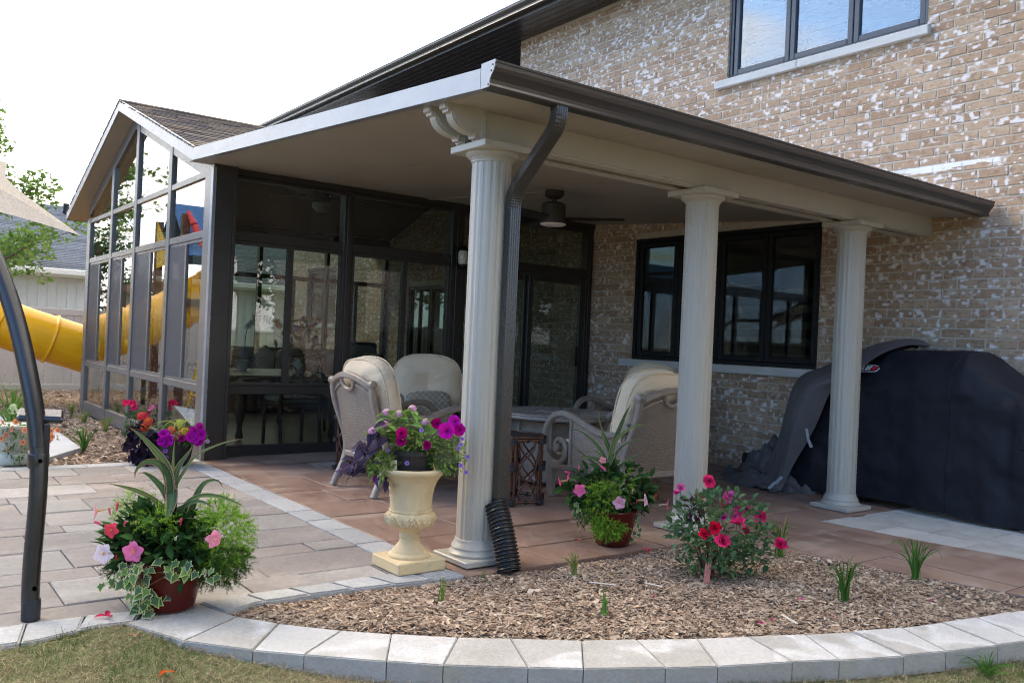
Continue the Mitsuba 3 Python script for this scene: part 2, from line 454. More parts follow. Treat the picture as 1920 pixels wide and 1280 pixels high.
# patio of mixed pavers, its grey borders
patio_out = [(-8.22, -6.0), (-4.02, -6.0), (-4.02, 0.30), (-4.05, 0.62), (-4.03, 0.9), (-3.96, 1.12), (-4.0, 1.35), (-4.01, 1.7), (-4.02, 2.4), (-8.22, 2.4)]
t = tag(obj('patio', sheet(patio_out, -0.014, -0.16), 'joint_sand'), kind='structure')
lay(t, 'paver', ashlar(-8.22, -3.94, -4.2, 2.4, [0.42, 0.42, 0.42, 0.21], [0.42, 0.63, 0.31, 0.42, 0.55], np.random.default_rng(5), along=1), 0.0, 0.04, 0.007, 0.006, 'paver_stone', 0.0022, clip=patio_out)
t = tag(obj('patio_border', cat(box(-8.22, -3.86, 2.405, 2.595, -0.16, -0.016), box(-8.42, -8.225, -4.0, 2.595, -0.16, -0.016)), 'joint_sand'), kind='structure')
y = -8.22
for k in range(14):
    l = rng.uniform(0.28, 0.5)
    if y + l > -3.9 or k == 13: l = -3.87 - y
    if l < 0.08: break
    obj('border_stone', box(y + .003, y + l - .003, 2.405, 2.594, -0.05, rng.normal(0.001, .001), .006), 'grey_stone', t, uv=rng.random(2))
    y += l
y = -4.0
while y < 2.59:
    l = min(rng.uniform(0.3, 0.45), 2.595 - y)
    obj('border_stone', box(-8.42, -8.226, y + .003, y + l - .003, -0.05, rng.normal(0.001, .001), .006), 'grey_stone', t, uv=rng.random(2))
    y += l


def strip_stones(parent, inner, outer, n, top, thick, name='border_stone', bsdf='grey_stone'):
    """stones between two polylines, cut across"""
    def along(p, m):
        p = np.asarray(p, float)
        s = np.r_[0, np.cumsum(np.linalg.norm(np.diff(p, axis=0), axis=1))]
        return np.stack([np.interp(np.linspace(0, s[-1], m), s, p[:, k]) for k in (0, 1)], 1)
    a, b = along(inner, 4 * n + 1), along(outer, 4 * n + 1)
    for k in range(n):
        i0, i1 = 4 * k, 4 * k + 4
        A, Bp = a[i0:i1 + 1].copy(), b[i0:i1 + 1].copy()
        g = 0.012
        for Q in (A, Bp):
            Q[0] += (Q[1] - Q[0]) * g * 4; Q[-1] += (Q[-2] - Q[-1]) * g * 4
        pts = np.vstack([A, Bp[::-1]]) + rng.normal(0, 0.0025, (10, 2))
        import shapely
        pg = shapely.Polygon(pts).buffer(0)
        v, f = extrude(pts, top - thick, top - 0.007, 2)
        ins = shapely.Polygon(pts).buffer(-0.007, join_style=2)
        m = MB().add((v, f))
        if ins.geom_type == 'Polygon':
            c = np.array(ins.exterior.coords)[:-1]
            m.add(extrude(c, top - 0.0075, top + rng.normal(0, .0015), 2))
        obj(name, m.vf(), bsdf, parent, uv=rng.random(2))


t = thing('bed_edging', 'row of small grey edging stones between the pavers and the wood chip bed', 'edging')
strip_stones(t, [(-4.0, 1.27), (-4.012, 1.54), (-4.01, 1.87), (-4.025, 2.06), (-4.01, 2.4), (-4.0, 2.58)], [(-3.80, 1.33), (-3.875, 1.5), (-3.875, 1.83), (-3.835, 2.26), (-3.80, 2.55), (-3.81, 2.64)], 6, 0.002, 0.08, 'stone')
t = thing('lawn_edging', 'row of grey edging stones along the grass at the patio corner', 'edging')
strip_stones(t, [(-4.03, -3.0), (-4.025, 0.2), (-4.05, 0.62), (-4.03, 0.9), (-3.99, 1.02)], [(-3.80, -3.0), (-3.805, 0.2), (-3.82, 0.6), (-3.88, 0.8), (-3.865, 0.96)], 18, 0.002, 0.08, 'stone')

# the low curved wall of tapered blocks round the front bed
front = [(-3.865, 0.925), (-3.53, 1.07), (-3.303, 1.268), (-3.16, 1.42), (-2.938, 1.663), (-2.793, 1.83), (-2.605, 2.099), (-2.486, 2.278), (-2.331, 2.572), (-2.235, 2.77), (-2.11, 3.084), (-2.019, 3.276), (-1.904, 3.573), (-1.834, 3.79), (-1.752, 4.09), (-1.70, 4.3), (-1.635, 4.62), (-1.59, 4.83), (-1.55, 5.1)]
back = [(-3.99, 1.26), (-3.72, 1.35), (-3.553, 1.472), (-3.343, 1.668), (-3.2, 1.829), (-3.022, 2.048), (-2.9, 2.235), (-2.729, 2.484), (-2.625, 2.7), (-2.5, 2.949), (-2.402, 3.174), (-2.29, 3.427), (-2.2, 3.66), (-2.11, 3.92), (-2.05, 4.18), (-2.0, 4.42), (-1.96, 4.68), (-1.92, 4.9), (-1.9, 5.12)]
t = thing('block_wall', 'low curved retaining wall of grey concrete blocks round the wood chip bed', 'retaining wall')
for k in range(len(front) - 1):
    q = [np.array(front[k]), np.array(front[k + 1]), np.array(back[k + 1]), np.array(back[k])]
    c = sum(q) / 4
    e = rng.normal(0, 0.003)
    q = [p + (q[1] - q[0]) / np.linalg.norm(q[1] - q[0]) * s * 0.002 for p, s in zip(q, (1, -1, -1, 1))]
    h = rng.normal(0.0, 0.002)
    import shapely
    S = shapely.Polygon(q)
    m = MB().add(extrude([tuple(p) for p in q], -0.086, h - 0.004, 2))
    o = np.array(S.buffer(-0.004, join_style=2).exterior.coords)[:-1]
    m.add(extrude(o, h - 0.0045, h, 2))
    obj('block', m.vf(), 'wall_block', t, uv=rng.random(2))
fb = np.array(front); bb = np.array(back)
nn = (bb - fb) / np.linalg.norm(bb - fb, axis=1, keepdims=True)
tag(obj('base_course', extrude(np.vstack([fb + nn * 0.05, (bb - nn * 0.05)[::-1]]), -0.19, -0.088, 2), 'wall_block', t, uv=(0.4, 0.4)))

# ---------------------------------------------------------------- the brick house
H = thing('brick_house', 'tan brick house with white patches, dark eaves and dark framed windows', 'house')
WLX, WRX = -18.6, 2.4
LW = (-7.706, -5.081, 1.11, 2.591)      # lower window
UW = (-6.371, -4.09, 4.278, 5.46)       # upper window
FW = (-17.62, -16.18, 1.47, 2.64)       # window beyond the sunroom
DW = (-13.25, -11.85, 0.06, 2.15)       # sliding door inside the sunroom
holes = [LW, UW, FW, DW]
CH, BL = 0.0856, 0.2565


def wall_height(x): return 5.69 if x > -10.26 else 4.45


def brick_piece(x0, x1, z0, z1):
    d = rng.normal(0, 0.0016)
    y = WY + d
    b = 0.003
    j = rng.normal(0, 0.0014, (4, 2))
    v = np.array([[x0 + b, y, z0 + b], [x1 - b, y, z0 + b], [x1 - b, y, z1 - b], [x0 + b, y, z1 - b],
                  [x0, y + .005, z0], [x1, y + .005, z0], [x1, y + .005, z1], [x0, y + .005, z1],
                  [x0, y + .022, z0], [x1, y + .022, z0], [x1, y + .022, z1], [x0, y + .022, z1]], float)
    v[:4, [0, 2]] += j; v[4:8, [0, 2]] += j; v[8:, [0, 2]] += j
    q = [[0, 1, 2, 3]]
    for a in (0, 4):
        for k in range(4):
            q.append([a + 4 + k, a + 4 + (k + 1) % 4, a + (k + 1) % 4, a + k])
    q = np.array(q)
    return v, np.vstack([q[:, [0, 1, 2]], q[:, [0, 2, 3]]])


bricks = []
for r_ in range(int(5.69 / CH) + 1):
    z0, z1 = r_ * CH + 0.0055, (r_ + 1) * CH - 0.0055
    if z1 > 5.69: break
    x = WLX + (0.5 * BL if r_ % 2 else 0) - BL
    while x < WRX:
        a, b = x + 0.0055 + rng.normal(0, .0012), x + BL - 0.0055 + rng.normal(0, .0012)
        x += BL
        a = max(a, WLX)
        lim = -10.26 if z1 > 4.45 else WLX
        if b < lim + .02: continue
        a = max(a, lim)
        segs = [(a, b)]
        for (hx0, hx1, hz0, hz1) in holes:
            if z1 > hz0 - 0.01 and z0 < hz1:
                segs = [s for (p, q) in segs for s in ((p, min(q, hx0)), (max(p, hx1), q)) if s[1] - s[0] > 0.02]
        for (p, q) in segs:
            c = np.array([(p + q) / 2, WY, (z0 + z1) / 2]) - CAM
            dz = c @ FWD
            u, w = 960 + 960 * FOC * (c @ RIGHT) / dz, 640 + 960 * FOC * (c @ DOWN) / dz
            seen = 0 < u < 1915 and 0 < w < 1275 and ((w < 118 + 0.283 * (u - 935) and u > 1350) or (u > 1640 and w < 645 and w > 130 + 0.29 * (u - 935)))
            bricks.append((brick_piece(p, q, z0, z1), (q - p) / dz ** 2 * (1 if seen else 0.001)))
back_wall = MB()


def wall_with_holes(x0, x1, z0, z1, hs, y0, y1, m):
    xs = sorted({x0, x1, *[h[0] for h in hs], *[h[1] for h in hs]})
    zs = sorted({z0, z1, *[h[2] for h in hs], *[h[3] for h in hs]})
    for i in range(len(xs) - 1):
        for j in range(len(zs) - 1):
            cx, cz = (xs[i] + xs[i + 1]) / 2, (zs[j] + zs[j + 1]) / 2
            if any(h[0] < cx < h[1] and h[2] < cz < h[3] for h in hs): continue
            m.add(box(xs[i], xs[i + 1], y0, y1, zs[j], zs[j + 1]))


wall_with_holes(-10.26, WRX, -0.12, 5.69, [LW, UW], WY + .0055, WY + .16, back_wall)
wall_with_holes(WLX, -10.26, -0.12, 4.45, [FW, DW], WY + .0055, WY + .16, back_wall)
back_wall.add(box(-10.26, -10.12, WY + .16, WY + 1.9, 4.45, 5.69))
back_wall.add(box(WLX, WLX + .15, WY + .16, WY + 6, -0.12, 4.45))
wallkey = obj('wall', back_wall.vf(), 'mortar', H)
order = np.argsort([-w for _, w in bricks])
rest = MB()
for k, i in enumerate(order):
    u = rng.random(2)
    if k < 300:
        obj('brick', bricks[i][0], 'brick', wallkey, uv=u)
    else:
        rest.add(bricks[i][0], u)
tag(obj('brickwork', rest.vf(), 'brick', wallkey, uv=rest.attr()), kind='stuff')
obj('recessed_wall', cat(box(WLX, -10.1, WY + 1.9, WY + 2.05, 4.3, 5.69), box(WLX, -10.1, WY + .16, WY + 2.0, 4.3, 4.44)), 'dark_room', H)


def house_window(hole, n, name_frame, glass, sill, blind=None, depth=0.9, room='dark_room'):
    x0, x1, z0, z1 = hole
    w = obj('window', cat(box(x0, x0 + .045, WY + .03, WY + .12, z0, z1, .004), box(x1 - .045, x1, WY + .03, WY + .12, z0, z1, .004),
                          box(x0 + .045, x1 - .045, WY + .03, WY + .12, z1 - .05, z1, .004), box(x0 + .045, x1 - .045, WY + .03, WY + .12, z0, z0 + .045, .004)), name_frame, H)
    s = (x1 - x0 - .09) / n
    for k in range(n):
        a, b = x0 + .045 + k * s, x0 + .045 + (k + 1) * s
        fr = MB()
        e = .062
        for bx in (box(a + .004, a + e, WY + .045, WY + .10, z0 + .047, z1 - .052, .006), box(b - e, b - .004, WY + .045, WY + .10, z0 + .047, z1 - .052, .006),
                   box(a + e, b - e, WY + .045, WY + .10, z1 - .052 - e, z1 - .052, .006), box(a + e, b - e, WY + .045, WY + .10, z0 + .047, z0 + .047 + e, .006)):
            fr.add(bx)
        obj('sash', fr.vf(), name_frame, w)
        obj('pane', quad((a + e - .004, WY + .075, z0 + .105), (b - e + .004, WY + .075, z0 + .105), (b - e + .004, WY + .075, z1 - .11), (a + e - .004, WY + .075, z1 - .11)), glass, w)
        if blind == 'bands' and k >= 2:
            m = MB()
            z = z0 + .06
            while z < z0 + (z1 - z0) * (0.62 if k == 2 else .55):
                m.add(box(a + .03, b - .03, WY + .17, WY + .178, z, z + .085)); z += .17
            obj('blind', m.vf(), 'blind', w)
        elif blind == 'slats':
            m = MB()
            z = z0 + .02
            while z < z1:
                v, f = box(a + .01, b - .01, -.004, .004, -.036, .036)
                v = v @ np.array([[1, 0, 0], [0, .5, -.87], [0, .87, .5]]).T * np.array([1, .35, 1]) if False else v
                m.add((v + np.array([0, WY + .17, z + .036]), f)); z += .078
            obj('blind', m.vf(), 'blind_upper', w)
    sx0, sx1, sz0, sz1 = sill
    mid = (sx0 + sx1) / 2 - .15
    for (p, q) in ((sx0, mid - .002), (mid + .002, sx1)):
        obj('sill', box(p, q, WY - .055, WY + .05, sz0, sz1, .006), 'limestone', w, uv=rng.random(2))
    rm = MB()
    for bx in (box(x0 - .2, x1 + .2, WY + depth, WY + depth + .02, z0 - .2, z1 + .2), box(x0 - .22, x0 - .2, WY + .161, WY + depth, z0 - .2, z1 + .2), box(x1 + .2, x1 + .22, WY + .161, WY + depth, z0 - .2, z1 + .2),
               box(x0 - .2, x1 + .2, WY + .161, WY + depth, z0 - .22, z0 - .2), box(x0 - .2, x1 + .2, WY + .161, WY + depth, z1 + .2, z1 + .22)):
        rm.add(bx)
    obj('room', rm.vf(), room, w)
    return w


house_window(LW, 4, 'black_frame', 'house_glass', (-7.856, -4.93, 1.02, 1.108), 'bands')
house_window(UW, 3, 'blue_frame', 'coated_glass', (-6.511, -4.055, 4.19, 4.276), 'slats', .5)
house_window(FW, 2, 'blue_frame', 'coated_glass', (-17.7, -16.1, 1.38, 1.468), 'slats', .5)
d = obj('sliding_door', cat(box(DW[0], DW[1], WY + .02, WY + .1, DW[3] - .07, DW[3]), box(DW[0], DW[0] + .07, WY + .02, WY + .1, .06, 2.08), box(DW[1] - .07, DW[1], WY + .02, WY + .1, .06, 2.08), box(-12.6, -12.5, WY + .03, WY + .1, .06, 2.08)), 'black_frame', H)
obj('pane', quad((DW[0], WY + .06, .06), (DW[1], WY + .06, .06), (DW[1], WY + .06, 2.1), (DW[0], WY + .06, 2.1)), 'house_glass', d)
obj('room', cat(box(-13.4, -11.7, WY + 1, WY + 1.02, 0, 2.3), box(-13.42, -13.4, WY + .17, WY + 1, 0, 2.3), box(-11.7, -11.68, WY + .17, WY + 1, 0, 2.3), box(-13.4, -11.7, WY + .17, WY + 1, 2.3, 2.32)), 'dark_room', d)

# the eaves over the wall: soffit boards, fascia and gutter
EY, EZ = 7.02, 5.69
roof = obj('roof', cat(poly([(-19.6, EY + .02, EZ + .17), (3.4, EY + .02, EZ + .17), (3.4, EY + 6, EZ + 2.6), (-19.6, EY + 6, EZ + 2.6)])), 'dark_room', H)
m = MB()
y = EY + .02
while y < WY + 2.0:
    x_hi = 3.4 if y < WY + .005 else -10.1
    m.add(box(-19.6, x_hi, y + .004, y + .118, EZ, EZ + .014, .004)); y += .122
obj('soffit', m.vf(), 'gutter_metal', roof)
obj('fascia', box(-19.6, 3.4, EY, EY + .018, EZ - .02, EZ + .17), 'gutter_metal', roof)


def gutter_section(w, h):
    # ogee-fronted gutter, open at the top: back, base, curved front, lip, and back along the inside
    o = np.array([[0, 0], [.62, 0], [.66, .06], [.64, .16], [.67, .30], [.78, .44], [.92, .58], [.99, .72], [1.0, .86], [1.04, .90], [1.04, .98], [.98, 1.0], [.96, .93], [.95, .72], [.88, .6], [.74, .47], [.62, .32], [.59, .06], [.03, .03], [.03, 1.0], [0, 1.0]])
    return o * np.array([w, h])


gs = gutter_section(.12, .13)
v, f = extrude(gs, -19.6, 3.4, 0)           # (across, up) -> (y, z)
v[:, 1] = EY - .004 - v[:, 1]; v[:, 2] += EZ + .03
obj('gutter', (v, f[:, ::-1]), 'gutter_metal', roof)

# ---------------------------------------------------------------- porch roof with its beams
RX0, RX1 = -8.29, -3.555
ztop = lambda x: 2.928 - .0713 * (x - RX0)
zbot = lambda x: 2.821 - .0685 * (x - RX0)
P = thing('porch_roof', 'low sloping patio cover with taupe ceiling, pale front fascia and dark gutter', 'patio roof')
obj('deck', poly([(-8.5, 2.412, ztop(-8.5)), (RX1, 2.412, ztop(RX1)), (RX1, WY - .004, ztop(RX1)), (-8.5, WY - .004, ztop(-8.5))]), 'trim_metal', P)
ys = [2.412, 3.59, 4.88, 6.17, WY - .003]
for a, b in zip(ys[:-1], ys[1:]):
    m = MB()
    pr_ = [(-8.485, zbot(-8.485)), (RX1, zbot(RX1)), (RX1, zbot(RX1) + .04), (-8.485, zbot(-8.485) + .04)]
    obj('ceiling_panel', extrude(pr_, a + .0035, b - .0035, 1), 'ceiling_paint', P)
obj('joint_strip', extrude([(-8.485, zbot(-8.485) + .005), (RX1, zbot(RX1) + .005), (RX1, zbot(RX1) + .035), (-8.485, zbot(-8.485) + .035)], 2.42, WY - .01, 1), 'joint_dark', P)
fz = lambda x, d: ztop(x) + d
obj('fascia', cat(extrude([(-8.29, zbot(-8.29) - .002), (RX1, zbot(RX1) - .002), (RX1, ztop(RX1) + .006), (-8.29, ztop(-8.29) + .006)], 2.396, 2.411, 1),
                  extrude([(-8.29, zbot(-8.29) - .0035), (RX1, zbot(RX1) - .0035), (RX1, zbot(RX1) - .0022), (-8.29, zbot(-8.29) - .0022)], 2.398, 2.45, 1)), 'trim_metal', P)
g = MB()
gs = gutter_section(.115, .125)
v, f = extrude(gs, 2.402, WY - .012, 1)
v[:, 0] += RX1 + .004; v[:, 2] += 2.492
gk = obj('gutter', (v, f), 'gutter_metal', P)
cap = np.array([[0, 0], [.62, 0], [.66, .06], [.64, .16], [.67, .30], [.78, .44], [.92, .58], [.99, .72], [1.0, .86], [1.04, .90], [1.04, .98], [.98, 1.0], [0, 1.0]]) * np.array([.115, .125])
v, f = extrude(cap, 2.396, 2.4015, 1); v[:, 0] += RX1 + .004; v[:, 2] += 2.492
obj('end_cap', (v, f), 'trim_metal', gk)
obj('screw', cat(*[move(lathe([(0, .004), (.004, .003), (.005, 0)], 8), np.array([[1, 0, 0], [0, 0, -1], [0, 1, 0]]), (RX1 + .004 + a, 2.396, 2.492 + b)) for a, b in ((.098, .103), (.088, .075), (.066, .012))]), 'bronze', gk)
XC = -4.06
for k, bx in enumerate((XC + .06, XC - .11)):
    b = obj('beam', cat(extrude([(bx - .035, 2.37), (bx + .035, 2.37), (bx + .035, zbot(bx + .035) - .001), (bx - .035, zbot(bx - .035) - .001)], 2.72, WY - .004, 1),
                        box(bx - .041, bx + .041, 2.722, WY - .006, 2.358, 2.372, .003)), 'clay_paint', P)
    # the scrolled end: concave bracket in three stepped mouldings
    zt = zbot(bx) - .002
    sc = MB()
    for off, hw in ((0.0, .030), (.011, .036), (.022, .041)):
        pts = [(2.722, zt), (2.455 + off * .3, zt), (2.455 + off * .3, zt - .028), (2.475 + off, zt - .034), (2.475 + off, zt - .046)]
        for a in np.linspace(0, PI / 2, 12):
            pts.append((2.645 - .145 * math.cos(a) + off * .5, zt - .046 - (.094 - off) * math.sin(a)))
        pts += [(2.655, zt - .142 + off), (2.655, zt - .158 + off), (2.68, zt - .158 + off), (2.68, zt - .168 + off * .5), (2.722, zt - .168 + off * .5)]
        sc.add(extrude(pts, bx - hw, bx + hw, 0))
    obj('scroll_bracket', sc.vf(), 'clay_paint', b)
    obj('bracket_band', cat(*[box(bx - .044, bx + .044, yy, yy + .011, 2.362, zt - .004, .003) for yy in (2.690, 2.708)]), 'clay_paint', b)

# ---------------------------------------------------------------- the three columns
for k, cy in enumerate((2.842, 4.649, 6.502)):
    C = thing('porch_column', ['fluted taupe column nearest the lawn, beside the stone urn, with the downspout behind it', 'fluted taupe column in the middle of the porch row, behind the rose bush', 'fluted taupe column beside the covered grill, nearest the brick wall'][k], 'column', 'fluted columns carrying the patio roof')
    obj('plinth', box(XC - .174, XC + .174, cy - .174, cy + .174, 0.004, .038, .006), 'clay_paint', C)
    obj('base', lathe([(.150, .037), (.154, .045), (.154, .052), (.146, .060), (.140, .066), (.137, .074), (.139, .083), (.134, .093), (.126, .104), (.121, .116), (.119, .128), (.116, .130), (.105, .130)], 48, (XC, cy, 0)), 'clay_paint', C, smooth=30)
    a = np.arange(320) * 2 * PI / 320
    ph = (a * 16 / (2 * PI)) % 1
    fl = 1 - .030 * np.clip(np.sin(PI * np.clip((ph - .35) / .55, 0, 1)), 0, 1) ** .6
    obj('shaft', lathe([(.1135, .126), (.1135, 2.262)], 320, (XC, cy, 0), fl), 'clay_paint', C, smooth=True)
    obj('capital', lathe([(.108, 2.2605), (.1175, 2.2605), (.119, 2.266), (.119, 2.272), (.124, 2.276), (.128, 2.284), (.133, 2.287), (.140, 2.292), (.149, 2.301), (.153, 2.310), (.152, 2.317), (.14, 2.3175)], 48, (XC, cy, 0)), 'clay_paint', C, smooth=30)
    obj('abacus', box(XC - .174, XC + .174, cy - .174, cy + .174, 2.317, 2.3565, .004), 'clay_paint', C)

# downspout and the black drain hose it empties into
D = thing('downspout', 'dark bronze ribbed downspout bent from the gutter to the nearest column', 'downspout')
sec = []
for sx, sy, L in ((1, 0, .052), (0, 1, .070)):
    pass
def corr(w, h, n=5, d=.0045):
    pts = []
    cs = [(w, -h), (w, h), (-w, h), (-w, -h)]
    for i in range(4):
        a, b = np.array(cs[i]), np.array(cs[(i + 1) % 4])
        nrm = np.array([(b - a)[1], -(b - a)[0]]); nrm = nrm / np.linalg.norm(nrm)
        for k in range(4 * n):
            s = (k + .5) / (4 * n)
            pts.append(a + (b - a) * s - nrm * d * (1 if (k % 4) in (1, 2) else 0))
    return np.array(pts)
dsec = corr(.039, .027)
top = np.array([-3.508, 2.87, 2.495]); b1 = np.array([-3.508, 2.87, 2.40]); b2 = np.array([-3.925, 2.905, 2.09]); bot = np.array([-3.925, 2.905, 0.27])
def bend(p, q, r, rad, n=10):
    d1, d2 = (p - q) / np.linalg.norm(p - q), (r - q) / np.linalg.norm(r - q)
    s = np.linspace(0, 1, n)[:, None]
    a, c = q + d1 * rad, q + d2 * rad
    return (1 - s) ** 2 * a + 2 * s * (1 - s) * q + s ** 2 * c
e1, e2 = bend(top, b1, b2, .07), bend(b1, b2, bot, .09)
fx = np.array([0, 1.0, 0])
def crimp(path):
    n = len(path)
    return 1.0 - .05 * (np.arange(n) % 2)
def longer(a, b, n=2): return a + (b - a) * np.linspace(0, 1, n)[:, None]
obj('pipe', sweep(longer(e2[-1] + np.array([0, 0, .03]), bot), dsec * .97, fixed=fx), 'gutter_metal', D)
obj('elbow', sweep(np.vstack([[top], bend(top, b1, b2, .07, 15)]), dsec, np.r_[1, crimp(range(15))], fixed=fx), 'gutter_metal', D)
obj('offset_pipe', sweep(longer(e1[-1] - (e1[-1] - e2[0]) * -.02, e2[0]), dsec * .97, fixed=fx), 'gutter_metal', D)
obj('elbow', sweep(bend(b1, b2, bot, .09, 21), dsec * 1.01, crimp(range(21)), fixed=fx), 'gutter_metal', D)
obj('strap', cat(box(-3.99, -3.972, 2.855, 2.955, 1.85, 1.885, .002), box(-3.99, -3.972, 2.855, 2.955, .36, .395, .002)), 'gutter_metal', D)
p0, p1 = np.array([-3.935, 2.885, .335]), np.array([-3.755, 2.865, .0])
n = 127
path = p0 + (p1 - p0) * np.linspace(0, 1, n)[:, None] + np.array([.012, 0, 0]) * np.sin(np.linspace(0, PI, n))[:, None]
rr = .0625 + .006 * np.sign(np.sin(np.linspace(0, 19 * 2 * PI, n))) * np.abs(np.sin(np.linspace(0, 19 * 2 * PI, n))) ** .6
K = obj('drain_hose', cat(sweep(path, ring(1, 32), rr, caps=False), sweep(path, ring(1, 32), rr * 0 + .054, caps=False)), 'black_hose', smooth=35)
tag(K, 'black corrugated drain hose leaning under the downspout at the foot of the column', 'hose')
scene['black_hose'] = two(princ((0.015, 0.016, 0.018), 0.32, specular=0.6))
# ---------------------------------------------------------------- the glazed sunroom
S = thing('sunroom', 'glazed sunroom with dark bronze frames and a shingled gable roof', 'sunroom')
SF = 0.03                                    # its floor
rz = lambda x: 4.0 - .335 * abs(x + 11.445)  # roof top
obj('floor', box(LX, GX, GY + .05, WY - .004, -.1, SF), 'tile_floor', S)
scene['tile_floor'] = two(princ(proc(lambda p, n, uv: mix((0.085, 0.068, 0.055), (0.12, 0.098, 0.08), fbm(p.x * 3, p.y * 3, 0.0, 3))), 0.35, specular=0.5))
RZ = [(SF - .03, .12), (.632, .706), (2.134, 2.206), (2.722, 2.784)]


def pane(parent, pts, mat='glass'): return obj('pane', poly(pts), mat, parent)


# gable front: four bays between five posts
posts = [(LX - .06, -13.90), (-12.645, -12.445), (-11.37, -11.19), (-9.875, -9.725), (-8.56, -8.30)]
YF = GY
for k, (a, b) in enumerate(posts):
    w0, w1 = (a, b) if k in (0, 4) else ((a + b) / 2 - .062, (a + b) / 2 + .062)
    mid = k in (1, 2, 3)
    zt = rz((a + b) / 2) - .24 if mid else (2.87 if k == 4 else 2.80)
    obj('post', box(w0, w1, YF, YF + (.115 if mid else (.0145 if k == 4 else .2)), -.09, zt, .004), 'frame_light', S)
    if k == 4: obj('corner_post', box(w0 + .001, w1, YF + .0148, YF + .2, -.09, zt, .004), 'bronze', S)
scene['frame_light'] = two(princ(proc(lambda p, n, uv: mix((0.12, 0.114, 0.108), (0.15, 0.143, 0.136), fbm(p.x * 4, p.y * 4, p.z * 2, 3))), 0.3, specular=0.7, metallic=0.2))
obj('corner_trim', box(-8.365, -8.298, YF - .004, YF + .03, .0, 2.79, .003), 'trim_metal', S)
ed = [(posts[k][1] if k == 0 else (posts[k][0] + posts[k][1]) / 2 + .062, posts[k + 1][0] if k == 3 else (posts[k + 1][0] + posts[k + 1][1]) / 2 - .062) for k in range(4)]
for k, (a, b) in enumerate(ed):
    for j, (z0, z1) in enumerate(RZ):
        dz = -.06 if j == 0 else 0
        obj('rail', box(a, b, YF + .006, YF + .10, z0 + dz, z1 + (.04 if j == 0 else 0) * 0, .004), 'frame_light', S)
    gy = YF + .03
    pane(S, [(a, gy, .12), (b, gy, .12), (b, gy, .632), (a, gy, .632)], 'gable_glass')
    pane(S, [(a, gy, 2.206), (b, gy, 2.206), (b, gy, 2.722), (a, gy, 2.722)], 'gable_glass')
    # sliding window with the insect screen over its left half
    W = obj('window', cat(box(a + .002, b - .002, YF + .018, YF + .09, .707, .735), box(a + .002, b - .002, YF + .018, YF + .09, 2.105, 2.133), box(a + .002, a + .03, YF + .018, YF + .09, .735, 2.105), box(b - .03, b - .002, YF + .018, YF + .09, .735, 2.105),
                          box((a + b) / 2 - .02, (a + b) / 2 + .02, YF + .014, YF + .085, .735, 2.105)), 'frame_light', S)
    obj('glazing', quad((a + .03, gy, .735), (b - .03, gy, .735), (b - .03, gy, 2.105), (a + .03, gy, 2.105)), 'gable_glass', W)
    obj('insect_screen', quad((a + .03, YF + .016, .735), ((a + b) / 2 - .02, YF + .016, .735), ((a + b) / 2 - .02, YF + .016, 2.105), (a + .03, YF + .016, 2.105)), 'screen', W)
    za, zb = rz(a) - .30, rz(b) - .30
    pts = [(a, gy, 2.784), (b, gy, 2.784), (b, gy, max(zb, 2.785)), (a, gy, max(za, 2.785))]
    if k in (1, 2):
        pass
    pane(S, pts, 'gable_glass')
for sgn in (-1, 1):                           # raking frame under the roof
    xa, xb = -11.445, (-8.50 if sgn > 0 else -14.02)
    n_ = np.array([xb - xa, rz(xb) - rz(xa)]); n_ /= np.linalg.norm(n_)
    obj('rake_frame', extrude([(xa, rz(xa) - .31), (xb, rz(xb) - .31), (xb, rz(xb) - .125), (xa, rz(xa) - .125)], YF + .008, YF + .105, 1), 'frame_light', S)

# porch side
gx = GX
pbays = [(2.838, 4.048), (4.154, 5.411)]
obj('post', box(-8.50, -8.302, GY + .201, GY + .235, -.02, 2.83, .003), 'bronze', S)
obj('post', box(GX - .10, GX + .045, GY + .2351, 2.838, -.02, 2.80, .004), 'bronze', S)
for a, b in ((4.048, 4.154), (5.411, 5.576), (7.50, WY - .006)):
    obj('post', box(GX - .10, GX + .03, a, b, -.02, 2.80, .004), 'bronze', S)
    obj('post_fin', box(GX + .03, GX + .045, (a + b) / 2 - .022, (a + b) / 2 + .022, 0, 2.79, .003), 'bronze', S)
obj('head_beam', box(GX - .12, GX + .05, 2.75, WY - .006, 2.771, 2.845, .004), 'bronze', S)
for a, b in pbays:
    for z0, z1 in ((-.02, .10), (.615, .70), (2.134, 2.234)):
        obj('rail', box(GX - .09, GX + .022, a, b, z0, z1, .005), 'bronze', S)
    obj('rail', box(GX - .06, GX + .03, a, b, 2.74, 2.7705, .004), 'bronze', S)
    pane(S, [(gx, a, .10), (gx, b, .10), (gx, b, .615), (gx, a, .615)])
    pane(S, [(gx, a, 2.234), (gx, b, 2.234), (gx, b, 2.74), (gx, a, 2.74)])
    m_ = a + (b - a) * .52
    W = obj('window', cat(box(GX - .03, GX + .03, a + .002, b - .002, .701, .733), box(GX - .03, GX + .03, a + .002, b - .002, 2.10, 2.133), box(GX - .03, GX + .03, a + .002, a + .03, .733, 2.10), box(GX - .03, GX + .03, b - .03, b - .002, .733, 2.10), box(GX - .025, GX + .028, m_ - .03, m_ + .03, .733, 2.10)), 'bronze', S)
    obj('glazing', quad((gx, a + .03, .733), (gx, b - .03, .733), (gx, b - .03, 2.10), (gx, a + .03, 2.10)), 'glass', W)
a, b = 5.576, 7.50
obj('rail', box(GX - .09, GX + .035, a, b, 2.12, 2.234, .005), 'bronze', S)
obj('rail', box(GX - .06, GX + .03, a, b, 2.72, 2.7705, .004), 'bronze', S)
pane(S, [(gx, a, 2.234), (gx, b, 2.234), (gx, b, 2.72), (gx, a, 2.72)])
dd = MB()
